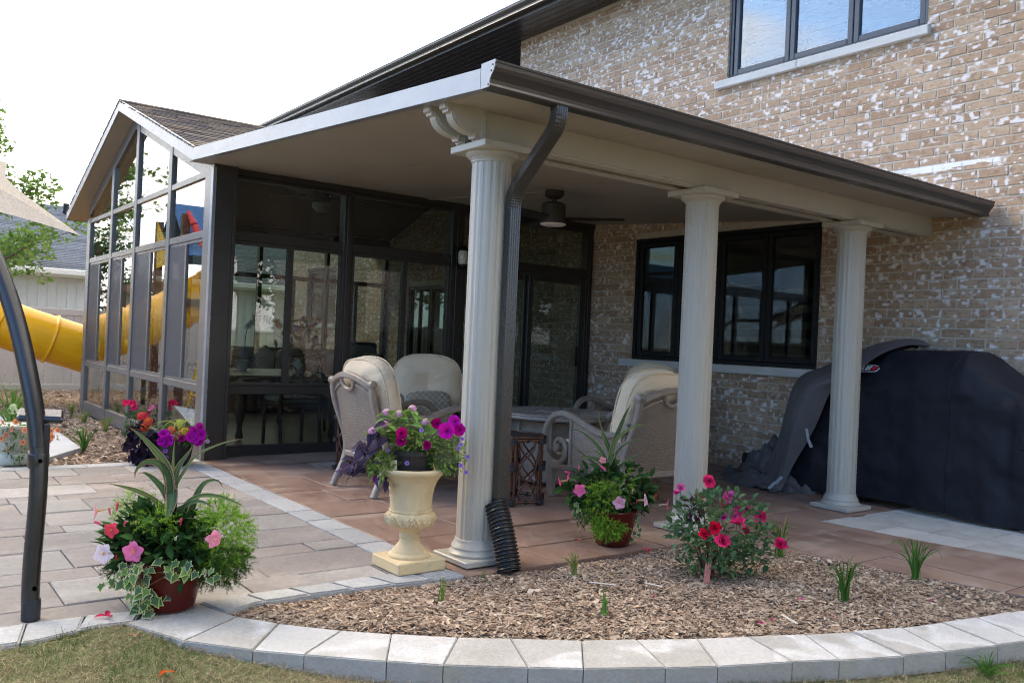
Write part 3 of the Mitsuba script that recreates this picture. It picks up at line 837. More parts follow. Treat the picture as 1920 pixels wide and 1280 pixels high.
for (p, q, xo) in ((a + .005, 6.62, -.04), (6.56, b - .005, .012)):
    for bx in (box(GX + xo - .02, GX + xo + .02, p, p + .075, .02, 2.11, .004), box(GX + xo - .02, GX + xo + .02, q - .095, q, .02, 2.11, .004), box(GX + xo - .02, GX + xo + .02, p + .075, q - .095, .02, .14, .004), box(GX + xo - .02, GX + xo + .02, p + .075, q - .095, 2.03, 2.11, .004)):
        dd.add(bx)
dk = obj('sliding_door', dd.vf(), 'bronze', S)
for (p, q, xo) in ((a + .08, 6.525, -.04), (6.635, b - .1, .012)):
    obj('door_pane', quad((GX + xo, p, .14), (GX + xo, q, .14), (GX + xo, q, 2.03), (GX + xo, p, 2.03)), 'glass', dk)
obj('handle', cat(tube([(GX + .035, 7.375, 1.0), (GX + .07, 7.37, 1.02), (GX + .072, 7.368, 1.1), (GX + .07, 7.37, 1.19), (GX + .035, 7.375, 1.21)], .011), box(GX + .0325, GX + .042, 7.36, 7.395, .98, 1.23)), 'black_frame', dk)
obj('threshold', box(GX - .1, GX + .07, a, b, -.01, .02, .004), 'bronze', S)

# far side and the plain side towards the slide
lp = [GY + .2, 4.05, 5.25, 6.45, WY - .02]
for k in range(4):
    a, b = lp[k], lp[k + 1]
    obj('post', box(LX - .05, LX + .06, b - .06, b + .0, -.09, 2.80, .004), 'bronze', S)
    b -= .06
    for z0, z1 in RZ:
        obj('rail', box(LX - .04, LX + .05, a, b, z0, z1, .004), 'bronze', S)
    pane(S, [(LX, a, .1), (LX, b, .1), (LX, b, 2.722), (LX, a, 2.722)])
    obj('mullion', box(LX - .02, LX + .03, (a + b) / 2 - .03, (a + b) / 2 + .03, .707, 2.133), 'bronze', S)
obj('head_beam', box(LX - .06, LX + .06, GY + .2, WY - .006, 2.785, 2.985, .004), 'bronze', S)

# the roof: two slopes with shingles, fascia boards and soffits
XE0, XE1, YR0 = -14.62, -8.29, 2.40
rf = MB()
for xa, xb in ((-11.445, XE1), (XE0, -11.445)):
    rf.add(extrude([(xa, rz(xa) - .125), (xb, rz(xb) - .125), (xb, rz(xb) - .012), (xa, rz(xa) - .012)], YR0 + .018, WY - .004, 1))
R_ = obj('roof', rf.vf(), 'ceiling_paint', S)
obj('inner_ceiling', cat(*[extrude([(xa, rz(xa) - .15), (xb, rz(xb) - .15), (xb, rz(xb) - .128), (xa, rz(xa) - .128)], YF + .107, WY - .006, 1) for xa, xb in ((-11.445, GX - .06), (LX + .06, -11.445))]), 'inner_paint', R_)
scene['inner_paint'] = two(princ((0.085, 0.082, 0.07), 0.6))
for xa, xb in ((-11.445, XE1 - .0), (XE0, -11.445)):
    obj('fascia', extrude([(xa, rz(xa) - .128), (xb, rz(xb) - .128), (xb, rz(xb) + .006), (xa, rz(xa) + .006)], YR0, YR0 + .0175, 1), 'trim_metal', R_)
obj('eave_trim', extrude([(XE0 - .012, rz(XE0) - .13), (XE0 - .0005, rz(XE0) - .13), (XE0 - .0005, rz(XE0) + .004), (XE0 - .012, rz(XE0) + .004)], YR0, WY - .01, 1), 'gutter_metal', R_)
obj('downpipe', tube([(XE0 + .05, GY + .3, 2.72), (XE0 + .05, GY + .3, 2.6), (LX - .12, GY + .28, 2.4), (LX - .12, GY + .28, 0)], .04), 'gutter_metal', R_)
sh, restm = [], MB()
ex = .145
L = (XE1 + 11.445) * math.sqrt(1 + .335 ** 2)
tone = np.array([(.15, .122, .105), (.11, .096, .09), (.18, .145, .118), (.13, .115, .108), (.205, .165, .13), (.092, .084, .082)])
c_, s_ = 1 / math.sqrt(1 + .335 ** 2), .335 / math.sqrt(1 + .335 ** 2)
for side in (1, -1):
    for r_ in range(int(L / ex) + 1):
        d0, d1 = r_ * ex, min((r_ + 1) * ex, L + .01)
        y = YR0 + .0 - rng.uniform(0, .3)
        while y < WY - .01:
            l = rng.uniform(.22, .42)
            a, b = max(y + .003, YR0 - .008), min(y + l - .003, WY - .008)
            y += l
            if b - a < .03: continue
            e = d1 + rng.choice([0, .012, .03]) if d1 < L else d1
            th = rng.uniform(.006, .011)
            pts = []
            for dd_, h0 in ((d0 - .02, -.006), (e, .0)):
                for hh in (h0, h0 + th + (.006 if dd_ == e else 0)):
                    pts.append((-11.445 + side * (dd_ * c_ + hh * s_), 4.0 - .010 + hh * c_ - dd_ * s_))
            v = np.array([(x, yy, z) for yy in (a, b) for (x, z) in pts])
            f = np.array([[0, 2, 3, 1], [4, 5, 7, 6], [0, 1, 5, 4], [2, 6, 7, 3], [1, 3, 7, 5], [0, 4, 6, 2]])
            f = np.vstack([f[:, [0, 1, 2]], f[:, [0, 2, 3]]])
            col = tone[rng.integers(6)] * rng.uniform(.8, 1.2)
            if side == 1 and a < 6.4 and len(sh) < 300: sh.append((a, (v, f), col))
            else: restm.add((v, f), col)
for _, m, col in sh:
    obj('shingle', m, 'shingle_vc', R_, color=col)
tag(obj('shingles', restm.vf(), 'shingle_vc', R_, color=restm.attr()), kind='stuff')
y = YR0
while y < WY - .1:
    m = MB()
    for sd in (-1, 1):
        v, f = box(0, .15, y, y + .24, 0, .014)
        x = v[:, 0].copy()
        v[:, 0] = -11.445 + sd * (x * c_ + v[:, 2] * s_) ; v[:, 2] = 4.002 + v[:, 2] * c_ - x * s_
        m.add((v, f))
    obj('ridge_shingle', m.vf(), 'shingle_vc', R_, color=tone[rng.integers(6)] * .8)
    y += .2

# ---------------------------------------------------------------- what stands behind and beside it
F = thing('vinyl_fence', 'beige vinyl privacy fence behind the yellow slide', 'fence')
FX, FZ0, FZ1 = -18.75, -.12, 1.50
y = -8.0
while y < 6.0:
    obj('post', cat(box(FX - .065, FX + .065, y - .065, y + .065, FZ0, FZ1 + .03, .008), box(FX - .075, FX + .075, y - .075, y + .075, FZ1 + .03, FZ1 + .05, .008)), 'vinyl', F)
    for z in (FZ0 + .04, FZ1 - .11):
        obj('rail', box(FX - .03, FX + .03, y + .065, y + 2.335, z, z + .13, .006), 'vinyl', F)
    for k in range(14):
        a = y + .066 + k * .162
        obj('board', box(FX - .014, FX + .014, a + .003, a + .159, FZ0 + .16, FZ1 - .105, .004), 'vinyl', F)
    y += 2.4
N = thing('neighbor_house', 'grey sided neighbour house with blue grey shingle roof behind the fence', 'house')
NX = -25.0
m = MB()
m.add(box(NX - 8, NX, 1.7, 14, -.1, 2.52))
for k in range(54):
    m.add(box(NX, NX + .018, 1.72 + k * .225, 1.72 + k * .225 + .05, -.1, 2.42))
obj('wall', m.vf(), 'siding', N)
m = MB()
rs = (4.95 - 2.62) / 6.3
n_row = 44
for k in range(n_row):
    xa, xb = NX + .45 - k * 6.4 / n_row, NX + .45 - (k + 1) * 6.4 / n_row - .02
    z = 2.60 + (k * 6.4 / n_row) * rs
    z2 = 2.60 + ((k + 1) * 6.4 / n_row) * rs
    y = 1.3
    while y < 14:
        l = rng.uniform(.6, 1.6)
        col = np.array((.125, .14, .165)) * rng.uniform(.75, 1.25)
        m.add((np.array([(xa, y, z), (xa, y + l, z), (xb, y + l, z2 + .004), (xb, y, z2 + .004), (xa, y, z + .03), (xa, y + l, z + .03), (xb, y + l, z2 + .012), (xb, y, z2 + .012)]), np.array([[0, 1, 5], [0, 5, 4], [4, 5, 6], [4, 6, 7]])), col)
        y += l
nr = obj('roof', cat(poly([(NX + .45, 1.3, 2.59), (NX + .45, 14, 2.59), (NX - 5.95, 14, 4.93), (NX - 5.95, 1.3, 4.93)]), poly([(NX - 12.4, 1.3, 2.59), (NX - 12.4, 14, 2.59), (NX - 5.95, 14, 4.93), (NX - 5.95, 1.3, 4.93)])), 'dark_room', N)
tag(obj('shingles', m.vf(), 'shingle_vc', nr, color=m.attr()), kind='stuff')
obj('gutter', box(NX + .42, NX + .55, 1.3, 14, 2.46, 2.61, .02), 'white_trim', nr)
obj('soffit', box(NX + .018, NX + .42, 1.7, 14, 2.42, 2.46), 'white_trim', nr)
obj('vent_pipe', tube([(NX - 5.0, 4.9, 4.4), (NX - 5.0, 4.9, 4.95)], .09, 10), 'black_frame', nr)

# a house across the lawn behind the photographer: only the windows show it, mirrored
B_ = thing('opposite_house', 'dull grey house with dark hipped roof, seen only mirrored in the windows', 'house')
obj('wall', box(-36, -11, -25, -17, -.15, 3.2), 'dull_siding', B_)
obj('roof', (np.array([(-36.6, -25.6, 3.1), (-10.4, -25.6, 3.1), (-10.4, -16.4, 3.1), (-36.6, -16.4, 3.1), (-31, -21, 6.4), (-15, -21, 6.4)]), np.array([[3, 2, 5], [3, 5, 4], [0, 4, 5], [0, 5, 1], [0, 3, 4], [1, 5, 2]])), 'shingle_vc', B_, color=(.08, .08, .085))
for k in range(4):
    wk = obj('window', box(-34 + k * 6, -32.5 + k * 6, -17.02, -16.96, .9, 2.2), 'white_trim', B_)
    obj('glazing', quad((-33.9 + k * 6, -16.95, 1.0), (-32.6 + k * 6, -16.95, 1.0), (-32.6 + k * 6, -16.95, 2.1), (-33.9 + k * 6, -16.95, 2.1)), 'black_frame', wk)
F2 = thing('rear_fence', 'weathered fence across the lawn, seen only mirrored in the glass', 'fence')
m = MB()
for k in range(120):
    m.add(box(-18.7 + k * .2, -18.7 + k * .2 + .194, -9.05, -9.02, -.12, 1.5))
tag(obj('boards', m.vf(), 'dull_siding', F2), kind='stuff')
obj('rail', box(-18.7, 5.3, -9.08, -8.99, 1.5, 1.62), 'dull_siding', F2)

# the yellow tube slide and its play tower
SL = thing('tube_slide', 'yellow plastic tube slide dropping in front of the fence', 'slide')
sp = spline([(-15.9, -0.35, 2.12), (-15.55, 0.25, 1.98), (-15.3, .95, 1.60), (-15.22, 1.65, 1.222), (-15.2, 2.75, .862), (-15.2, 3.35, .665), (-15.2, 3.75, .60)], 85)
obj('tube', sweep(sp, ring(1, 36), .365, caps=False), 'slide_plastic', SL, smooth=40)
obj('lining', sweep(sp, ring(1, 36), .350, caps=False), 'slide_plastic', SL, smooth=40)
sd = np.r_[0, np.cumsum(np.linalg.norm(np.diff(sp, axis=0), axis=1))]
for q in np.arange(.08, sd[-1], .74):
    i = int(np.searchsorted(sd, q)); i = min(max(i, 1), len(sp) - 2)
    tt = sp[i + 1] - sp[i - 1]; tt /= np.linalg.norm(tt)
    obj('flange', sweep(np.array([sp[i] - tt * .03, sp[i] - tt * .012, sp[i] + tt * .012, sp[i] + tt * .03]), ring(1, 36), [.366, .393, .393, .366], caps=False), 'slide_plastic', SL, smooth=60)
    if 0 < i < 60: pass
obj('support_leg', cat(tube([(-15.2, 1.5, 1.0), (-15.2, 1.5, -.1)], .04), tube([(-15.2, 2.9, .45), (-15.2, 2.9, -.1)], .04)), 'bronze', SL)
scene['play_timber'] = two(bump(princ((0.13, 0.062, 0.036), 0.75), lambda p, n, uv: fbm(p.x * 20, p.y * 20, p.z * 3, 3), 0.01))
scene['blue_tarp'] = two(princ((0.035, 0.13, 0.30), 0.6))
scene['yellow_tarp'] = two(princ((0.80, 0.50, 0.03), 0.6))
scene['red_plastic'] = two(princ((0.62, 0.05, 0.06), 0.4))
PT = thing('play_tower', 'timber play tower with blue and yellow awning and a ladder, left of the patio', 'playset')
for x in (-16.5, -14.9):
    for y in (-1.05, 1.02):
        top_ = 3.15
        obj('post', sweep([(x + (.0), y + (.25 if y > 0 else -.25) * 0, -.1), (x, y, top_)], rect(.12, .12)), 'play_timber', PT)
obj('platform', box(-16.6, -14.8, -1.15, 1.1, 1.62, 1.74, .01), 'play_timber', PT)
for z in (1.95, 2.12, 2.29):
    obj('guard_board', box(-14.84, -14.81, -1.1, .55, z, z + .1, .005), 'play_timber', PT)
obj('awning', cat(quad((-15.3, 1.15, 3.36), (-15.3, -1.3, 3.36), (-14.6, -1.3, 2.45), (-14.6, 1.05, 2.45)), quad((-15.3, 1.15, 3.36), (-15.3, -1.3, 3.36), (-16.7, -1.3, 2.45), (-16.7, 1.05, 2.45))), 'blue_tarp', PT)
obj('dark_lining', cat(quad((-15.32, 1.1, 3.30), (-15.32, -1.2, 3.30), (-14.7, -1.2, 2.45), (-14.7, 1.0, 2.45))), 'dark_room', PT)
obj('gable_flap', poly([(-14.58, .35, 2.45), (-14.58, -.25, 2.45), (-14.58, .05, 2.0)]), 'yellow_tarp', PT)
obj('gable_flap', poly([(-14.9, 1.47, 2.98), (-14.9, 1.46, 2.2), (-14.9, 1.18, 2.35), (-14.9, 1.34, 2.62)]), 'yellow_tarp', PT)
obj('telescope', cat(tube([(-14.55, .82, 2.62), (-14.72, .92, 2.95)], [.06, .06], 12), tube([(-14.75, .93, 2.98), (-14.86, 1.0, 3.2)], [.06, .03], 12)), 'red_plastic', PT)
obj('beam', box(-16.0, -15.86, .62, 5.9 - 2.6, 2.02, 2.18, .01) if False else box(-21.5, -16.56, .55, .69, 1.98, 2.14, .01), 'play_timber', PT)
for s in (-1, 1):
    obj('leg', sweep([(-21.3, .62 + s * .75, -.1), (-21.3, .62 + s * .05, 2.1)], rect(.11, .11)), 'play_timber', PT)
lad = MB()
for x in (-14.6, -14.2):
    lad.add(tube([(x, .95, -.1), (x, .62, 1.75)], .022))
for k in range(6):
    z = .15 + k * .27
    lad.add(tube([(-14.6, .95 - .33 * (z + .1) / 1.85, z), (-14.2, .95 - .33 * (z + .1) / 1.85, z)], .016))
obj('ladder', lad.vf(), 'yellow_tarp', PT)
for x in (-17.6, -18.3):
    for dx_ in (-.22, .22):
        obj('swing_rope', tube([(x + dx_, .62, 2.0), (x + dx_, .62, .5)], .012, 6), 'yellow_tarp', PT)
    obj('swing_seat', box(x - .26, x + .26, .5, .74, .46, .5, .01), 'play_timber', PT)


def leaf_cloud(centers, radii, n, size, cols, squash=.8):
    """many small leaf faces spread through several clumps"""
    c, r = np.asarray(centers, float), np.asarray(radii, float)
    w = r ** 2 / (r ** 2).sum()
    k = rng.choice(len(c), n, p=w)
    d = rng.normal(size=(n, 3)); d /= np.linalg.norm(d, axis=1, keepdims=True)
    p = c[k] + d * (r[k] * rng.uniform(.35, 1.0, n) ** .6)[:, None] * np.array([1, 1, squash])
    a = rng.normal(size=(n, 3)) * np.array([1, 1, .5]); a /= np.linalg.norm(a, axis=1, keepdims=True)
    b = np.cross(a, rng.normal(size=(n, 3)) + np.array([0, 0, 1.2])); b /= np.linalg.norm(b, axis=1, keepdims=True) + 1e-9
    s = size * rng.uniform(.6, 1.3, (n, 1))
    nrm = np.cross(a, b)
    v = np.stack([p - a * s * .5, p + b * s * .32 + nrm * s * .1, p + a * s * .55 - nrm * s * .1, p - b * s * .32 + nrm * s * .1], 1).reshape(-1, 3)
    i = np.arange(n)[:, None] * 4
    f = np.vstack([i + [0, 1, 2], i + [0, 2, 3]])
    cl = np.asarray(cols, float)[rng.integers(len(cols), size=n)] * rng.uniform(.75, 1.25, (n, 1))
    return v, f, np.repeat(cl, 4, 0)


def tree(label, base, height, spread, n, cols, leaf, trunk_r=.16, group=None, seed=1, limbs=11):
    T = thing('shade_tree', label, 'tree', group)
    r_ = np.random.default_rng(seed)
    b = np.asarray(base, float)
    top = b + [r_.normal(0, .2), r_.normal(0, .2), height * .8]
    tr = spline([b, b + (top - b) * .35 + r_.normal(0, .08, 3), b + (top - b) * .7 + r_.normal(0, .1, 3), top], 16)
    obj('trunk', tube(tr, np.linspace(trunk_r, trunk_r * .25, 16), 10), 'bark', T, smooth=50)
    cen, rad = [top], [spread * .33]
    lm = MB()
    for k in range(limbs):
        i = r_.integers(5, 15)
        an = k * 2.4 + r_.uniform(-.4, .4)
        le = spread * r_.uniform(.65, 1.05) * (1.15 - .5 * i / 15)
        e = tr[i] + np.array([math.cos(an) * le, math.sin(an) * le, r_.uniform(.1, .45) * le])
        pth = spline([tr[i], tr[i] + (e - tr[i]) * .5 + [0, 0, -.05 * le], e], 8)
        lm.add(tube(pth, np.linspace(trunk_r * .35, .012, 8), 6))
        for q in (4, 6, 7):
            cen.append(pth[q] + r_.normal(0, .12, 3)); rad.append(spread * r_.uniform(.14, .26))
            for _ in range(2):
                t2 = pth[q] + r_.normal(0, spread * .17, 3)
                lm.add(tube(np.array([pth[q - 1], (pth[q - 1] + t2) / 2 + r_.normal(0, .03, 3), t2]), [.012, .008, .004], 4))
                cen.append(t2); rad.append(spread * r_.uniform(.10, .19))
    obj('limbs', lm.vf(), 'bark', T, smooth=50)
    v, f, c = leaf_cloud(cen, rad, n, leaf, cols)
    tag(obj('crown', (v, f), 'leaf_vc', T, color=c), kind='stuff')


G1 = [(.15, .25, .06), (.20, .30, .08), (.11, .19, .05), (.25, .35, .10)]
G2 = [(.05, .10, .03), (.07, .13, .035), (.035, .075, .025)]
tree('bright green young maple at the left edge, beside the grey house', (-22.0, 1.75, -.1), 7.4, 2.05, 4800, G1, .13, seed=4)
tree('dark green tree beyond the play tower, seen only mirrored in the gable glass', (-33, -1.0, -.1), 5.2, 2.4, 5000, G2, .16, seed=8)
for k, (x, y, h) in enumerate(((-14, -11, 6.5), (-5, -12, 5.5), (-21, -12, 7))):
    tree(['broad tree behind the rear fence, middle of three', 'low tree behind the rear fence, rightmost of three', 'tall tree behind the rear fence, leftmost of three'][k], (x, y, -.1), h, 2.2, 3500, G2, .2, seed=30 + k, limbs=8)

for k, (x, y, h) in enumerate(((7.6, -5.0, 8.5), (7.4, -1.6, 9.8), (6.9, 1.8, 9.4), (7.3, 5.0, 10.0), (7.0, 8.3, 9.4))):
    tree('dark dense tree right of the patio, %s of the row' % ['first from the lawn', 'second from the lawn', 'middle one', 'second from the house', 'nearest the house'][k], (x, y, -.1), h, 2.9, 9000, G2, .2, seed=50 + k, limbs=16)

# ---------------------------------------------------------------- the patio umbrella at the left edge
U = thing('patio_umbrella', 'cantilever umbrella with curved black pole and beige woven canopy', 'umbrella')
pb = np.array([-4.092, .603, 0.0])
pole = spline([pb + [0, 0, .012], (-4.105, .606, .35), (-4.125, .611, .7), (-4.20, .575, 1.0), (-4.40, .469, 1.455), (-4.72, .25, 1.9), at(-180, 330, 4.3), at(-290, 190, 5.2), at(-265, 172, 5.8)], 70)
scene['pole_paint'] = two(princ(proc(lambda p, n, uv: mix((0.010, 0.010, 0.012), (0.018, 0.018, 0.021), fbm(p.x * 40, p.y * 40, p.z * 15, 3))), 0.3, specular=0.6))
lo = pole[pole[:, 2] < .73]; hi = pole[pole[:, 2] > .66]
obj('pole', tube(lo, .0355, 24), 'pole_paint', U, smooth=40)
obj('arm', tube(hi, .0375, 24), 'pole_paint', U, smooth=40)
obj('foot_cap', tube([(-4.092, .603, .0), (-4.092, .603, .07), (-4.093, .603, .085)], [.037, .0375, .0365], 24), 'foot_rubber', U, smooth=40)
scene['foot_rubber'] = two(princ((0.012, 0.016, 0.024), 0.4))
obj('clamp', tube([(-4.1245, .611, .63), (-4.124, .611, .64), (-4.126, .611, .685), (-4.126, .611, .693)], [.037, .041, .042, .038], 24), 'pole_paint', U, smooth=40)
scene['brass'] = {'type': 'roughconductor', 'material': 'Cu', 'alpha': 0.25}
def unit_(v): return np.asarray(v, float) / np.linalg.norm(v)


tocam = np.array([.985, -.17, 0])
rt = np.array([.6, .8, 0.])
for z, px, s in ((.135, .012, 1.0), (.665, .008, .8)):
    c = np.array([-4.097, .604, z]) + tocam * .030 + rt * px
    if z > .5: c = np.array([-4.126, .611, z]) + tocam * .036 + rt * px
    obj('bolt', move(lathe([(0, .010), (.006, .009), (.009, .004), (.0095, -.004)], 12), np.stack([rt, [0, 0, 1], tocam], 1), c), 'brass', U, smooth=40)
obj('clamp_lug', move(box(-.012, .012, -.016, .016, -.085, .085, .006), np.stack([tocam, rt, [0, 0, 1]], 1), np.array([-4.127, .612, .735]) + rt * .028), 'pole_paint', U)
c = np.array([-4.135, .611, .845]) - tocam * .045
tl = np.stack([unit_(tocam - np.array([0, 0, .30])), rt, unit_(np.array([0, 0, 1]) + tocam * .30)], 1)
sol = move(box(-.05, .05, -.100, .100, -.015, .015, .010), tl, c)
SK = obj('solar_box', sol, 'pole_paint', U)
obj('solar_panel', move(box(-.040, .040, -.090, .090, .0152, .0172), tl, c), 'solar_cell', SK)
scene['solar_cell'] = two(princ((0.06, 0.045, 0.05), 0.25, specular=0.7))
# canopy: eight-sided, drooping edge; its right corner reaches into the picture
CT, CN1, CN2, CC = at(152, 442, 5.5), at(-128, 424, 4.8), at(14, 306, 6.5), None
CO = CN1 + CN2 - CT
CC = at(-265, 165, 5.8)
corners = [CT, CN1, CO * 2 - CN2, CO * 2 - CT, CO * 2 - CN1, CN2]
for k in range(6):
    A_, B_ = corners[k], corners[(k + 1) % 6]
    nu, nv = 14, 10
    V, Uv = [], []
    for i in range(nv + 1):
        s = i / nv
        for j in range(nu + 1):
            t_ = j / nu
            q = (A_ * (1 - t_) + B_ * t_ - CC) * s * (1 - .17 * math.sin(PI * t_) * s ** 2)
            q = CC + q + np.array([0, 0, -.045]) * math.sin(PI * s) + np.array([0, 0, -.03]) * math.sin(PI * t_) * s
            V.append(q); Uv.append(((t_ - .5) * np.linalg.norm(A_ - B_) * s, s * np.linalg.norm((A_ + B_) / 2 - CC)))
    idx = np.arange((nv + 1) * (nu + 1)).reshape(nv + 1, nu + 1)
    qf = np.stack([idx[:-1, :-1], idx[:-1, 1:], idx[1:, 1:], idx[1:, :-1]], -1).reshape(-1, 4)
    obj('canopy_panel', (np.array(V), np.vstack([qf[:, [0, 1, 2]], qf[:, [0, 2, 3]]])), 'canopy_cloth', U, smooth=True, uv=np.array(Uv))


def cloth_col(p, n, uv):
    w = 0.5 + 0.5 * dr.sin(uv.x * 520)
    h = noise(uv.x * 210, uv.y * 60, 0.0)
    return mix((0.30, 0.255, 0.20), (0.66, 0.61, 0.54), dr.clip(0.15 + 0.55 * w * (0.5 + h) + 0.25 * noise(uv.x * 60, uv.y * 300, 1.0), 0, 1))


scene['canopy_cloth'] = {'type': 'principledthin', 'base_color': proc(cloth_col), 'roughness': 0.8, 'diff_trans': 0.7, 'spec_trans': 0.0, 'eta': 1.3}
for k in range(6):
    e = corners[k]
    obj('rib', tube([CC - [0, 0, .06], CC * .5 + e * .5 - [0, 0, .10], CC * .03 + e * .97 - [0, 0, .02]], .008, 6), 'pole_paint', U)
obj('hub', tube([CC - [0, 0, .14], CC + [0, 0, .03]], .035, 10), 'pole_paint', U)
# ---------------------------------------------------------------- furniture on the porch
scene['chair_metal'] = two(princ(proc(lambda p, n, uv: mix((0.225, 0.187, 0.153), (0.30, 0.255, 0.213), fbm(p.x * 25, p.y * 25, p.z * 25, 3))), 0.38, specular=0.6, metallic=0.15))


def weave(uv):
    row = dr.floor(uv.y / 0.0135)
    sh = 0.5 * (row - 2 * dr.floor(row / 2))
    a = uv.x / 0.040 + sh
    fx_ = a - dr.floor(a)
    fy = uv.y / 0.0135 - row
    return dr.sin(PI * dr.clip(fy, 0, 1)) * (0.35 + 0.65 * dr.sin(PI * fx_))


scene['wicker'] = two(bump(princ(proc(lambda p, n, uv: mix((0.115, 0.09, 0.07), (0.345, 0.285, 0.23), weave(uv) * (0.75 + 0.5 * noise(uv.x * 25, dr.floor(uv.y / 0.0135), 3.0)))), 0.5, specular=0.5), lambda p, n, uv: weave(uv), 0.0035, 4e-4))
scene['cushion_cloth'] = two(bump(princ(proc(lambda p, n, uv: mix((0.65, 0.515, 0.345), (0.79, 0.655, 0.47), fbm(p.x * 150, p.y * 150, p.z * 150, 2) * .6 + .4 * fbm(p.x * 6, p.y * 6, p.z * 6, 3))), 0.9, sheen=0.3, specular=0.2), lambda p, n, uv: fbm(p.x * 17, p.y * 17, p.z * 17, 4) + 0.1 * noise(p.x * 300, p.y * 300, p.z * 300), 0.02))


def lattice(p, n, uv):
    a, b = uv.x / 0.062, uv.y / 0.062
    fa, fb_ = a - dr.floor(a) - .5, b - dr.floor(b) - .5
    r1 = dr.sqrt(fa * fa + fb_ * fb_)
    ga, gb = a + .5 - dr.floor(a + .5) - .5, b + .5 - dr.floor(b + .5) - .5
    r2 = dr.sqrt(ga * ga + gb * gb)
    line = dr.maximum(smoothstep(0.09, 0.05, dr.abs(r1 - .5)), smoothstep(0.09, 0.05, dr.abs(r2 - .5)))
    dot = smoothstep(0.12, 0.08, r2)
    odd = cell_rand(dr.floor(a), dr.floor(b), 2)
    base = mix((0.10, 0.05, 0.028), (0.20, 0.125, 0.07), smoothstep(.45, .55, odd))
    return mix(mix(base, (0.48, 0.40, 0.29), line), (0.09, 0.09, 0.10), dot)


scene['lattice_cloth'] = two(princ(proc(lattice), 0.9))


def puff(w, h, t, ex=.42, ez=.75, n=26, wr=0.0, seed=0):
    """a stuffed cushion: w across (x), t thick (y), h tall (z)"""
    u = np.linspace(-PI, PI, 2 * n, endpoint=False)
    e = np.linspace(-PI / 2, PI / 2, n)
    E, Uu = np.meshgrid(e, u, indexing='ij')
    sp_ = lambda a, p: np.sign(a) * np.abs(a) ** p
    # thin axis = y is the poles' axis, so the seam runs round the outline
    x = w / 2 * sp_(np.cos(E), ez) * sp_(np.cos(Uu), ex)
    z = h / 2 * sp_(np.cos(E), ez) * sp_(np.sin(Uu), ex)
    y = t / 2 * sp_(np.sin(E), .8)
    v = np.stack([x, y, z], -1).reshape(-1, 3)
    if wr:
        v[:, 1] += wr * (meshkit.fbm(v * np.array([9, 3, 9]) + seed * 7, 3, seed) - .5) * (np.abs(v[:, 1]) > t * .2)
    m = 2 * n
    i, j = np.meshgrid(np.arange(n - 1), np.arange(m), indexing='ij')
    q = np.stack([i * m + j, i * m + (j + 1) % m, (i + 1) * m + (j + 1) % m, (i + 1) * m + j], -1).reshape(-1, 4)
    return v, np.vstack([q[:, [0, 1, 2]], q[:, [0, 2, 3]]])


def outline(w, h, t0, ex=.42, n=60):
    a = np.linspace(-PI, PI, n + 1)
    s = lambda q: np.sign(q) * np.abs(q) ** ex
    return np.stack([w / 2 * s(np.cos(a)), np.full(n + 1, t0), h / 2 * s(np.sin(a))], 1)


def rotx(a):
    c, s = math.cos(a), math.sin(a)
    return np.array([[1, 0, 0], [0, c, -s], [0, s, c]])


def panel_grid(fn, nu, nv):
    """a sheet from fn(s, t) -> (point, uv), as a thin two-sided mesh"""
    P_, U_ = [], []
    for i in range(nv + 1):
        for j in range(nu + 1):
            p, u = fn(j / nu, i / nv)
            P_.append(p); U_.append(u)
    idx = np.arange((nv + 1) * (nu + 1)).reshape(nv + 1, nu + 1)
    q = np.stack([idx[:-1, :-1], idx[:-1, 1:], idx[1:, 1:], idx[1:, :-1]], -1).reshape(-1, 4)
    return (np.array(P_), np.vstack([q[:, [0, 1, 2]], q[:, [0, 2, 3]]])), np.array(U_)


def back_point(x, z):
    """the lean and the slight hollow of the chair's back"""
    t = (z - .26) / .60
    return np.array([x, -.325 - .145 * t - .03 * (1 - (x / .33) ** 2) * min(1, max(t, 0) * 2), z])


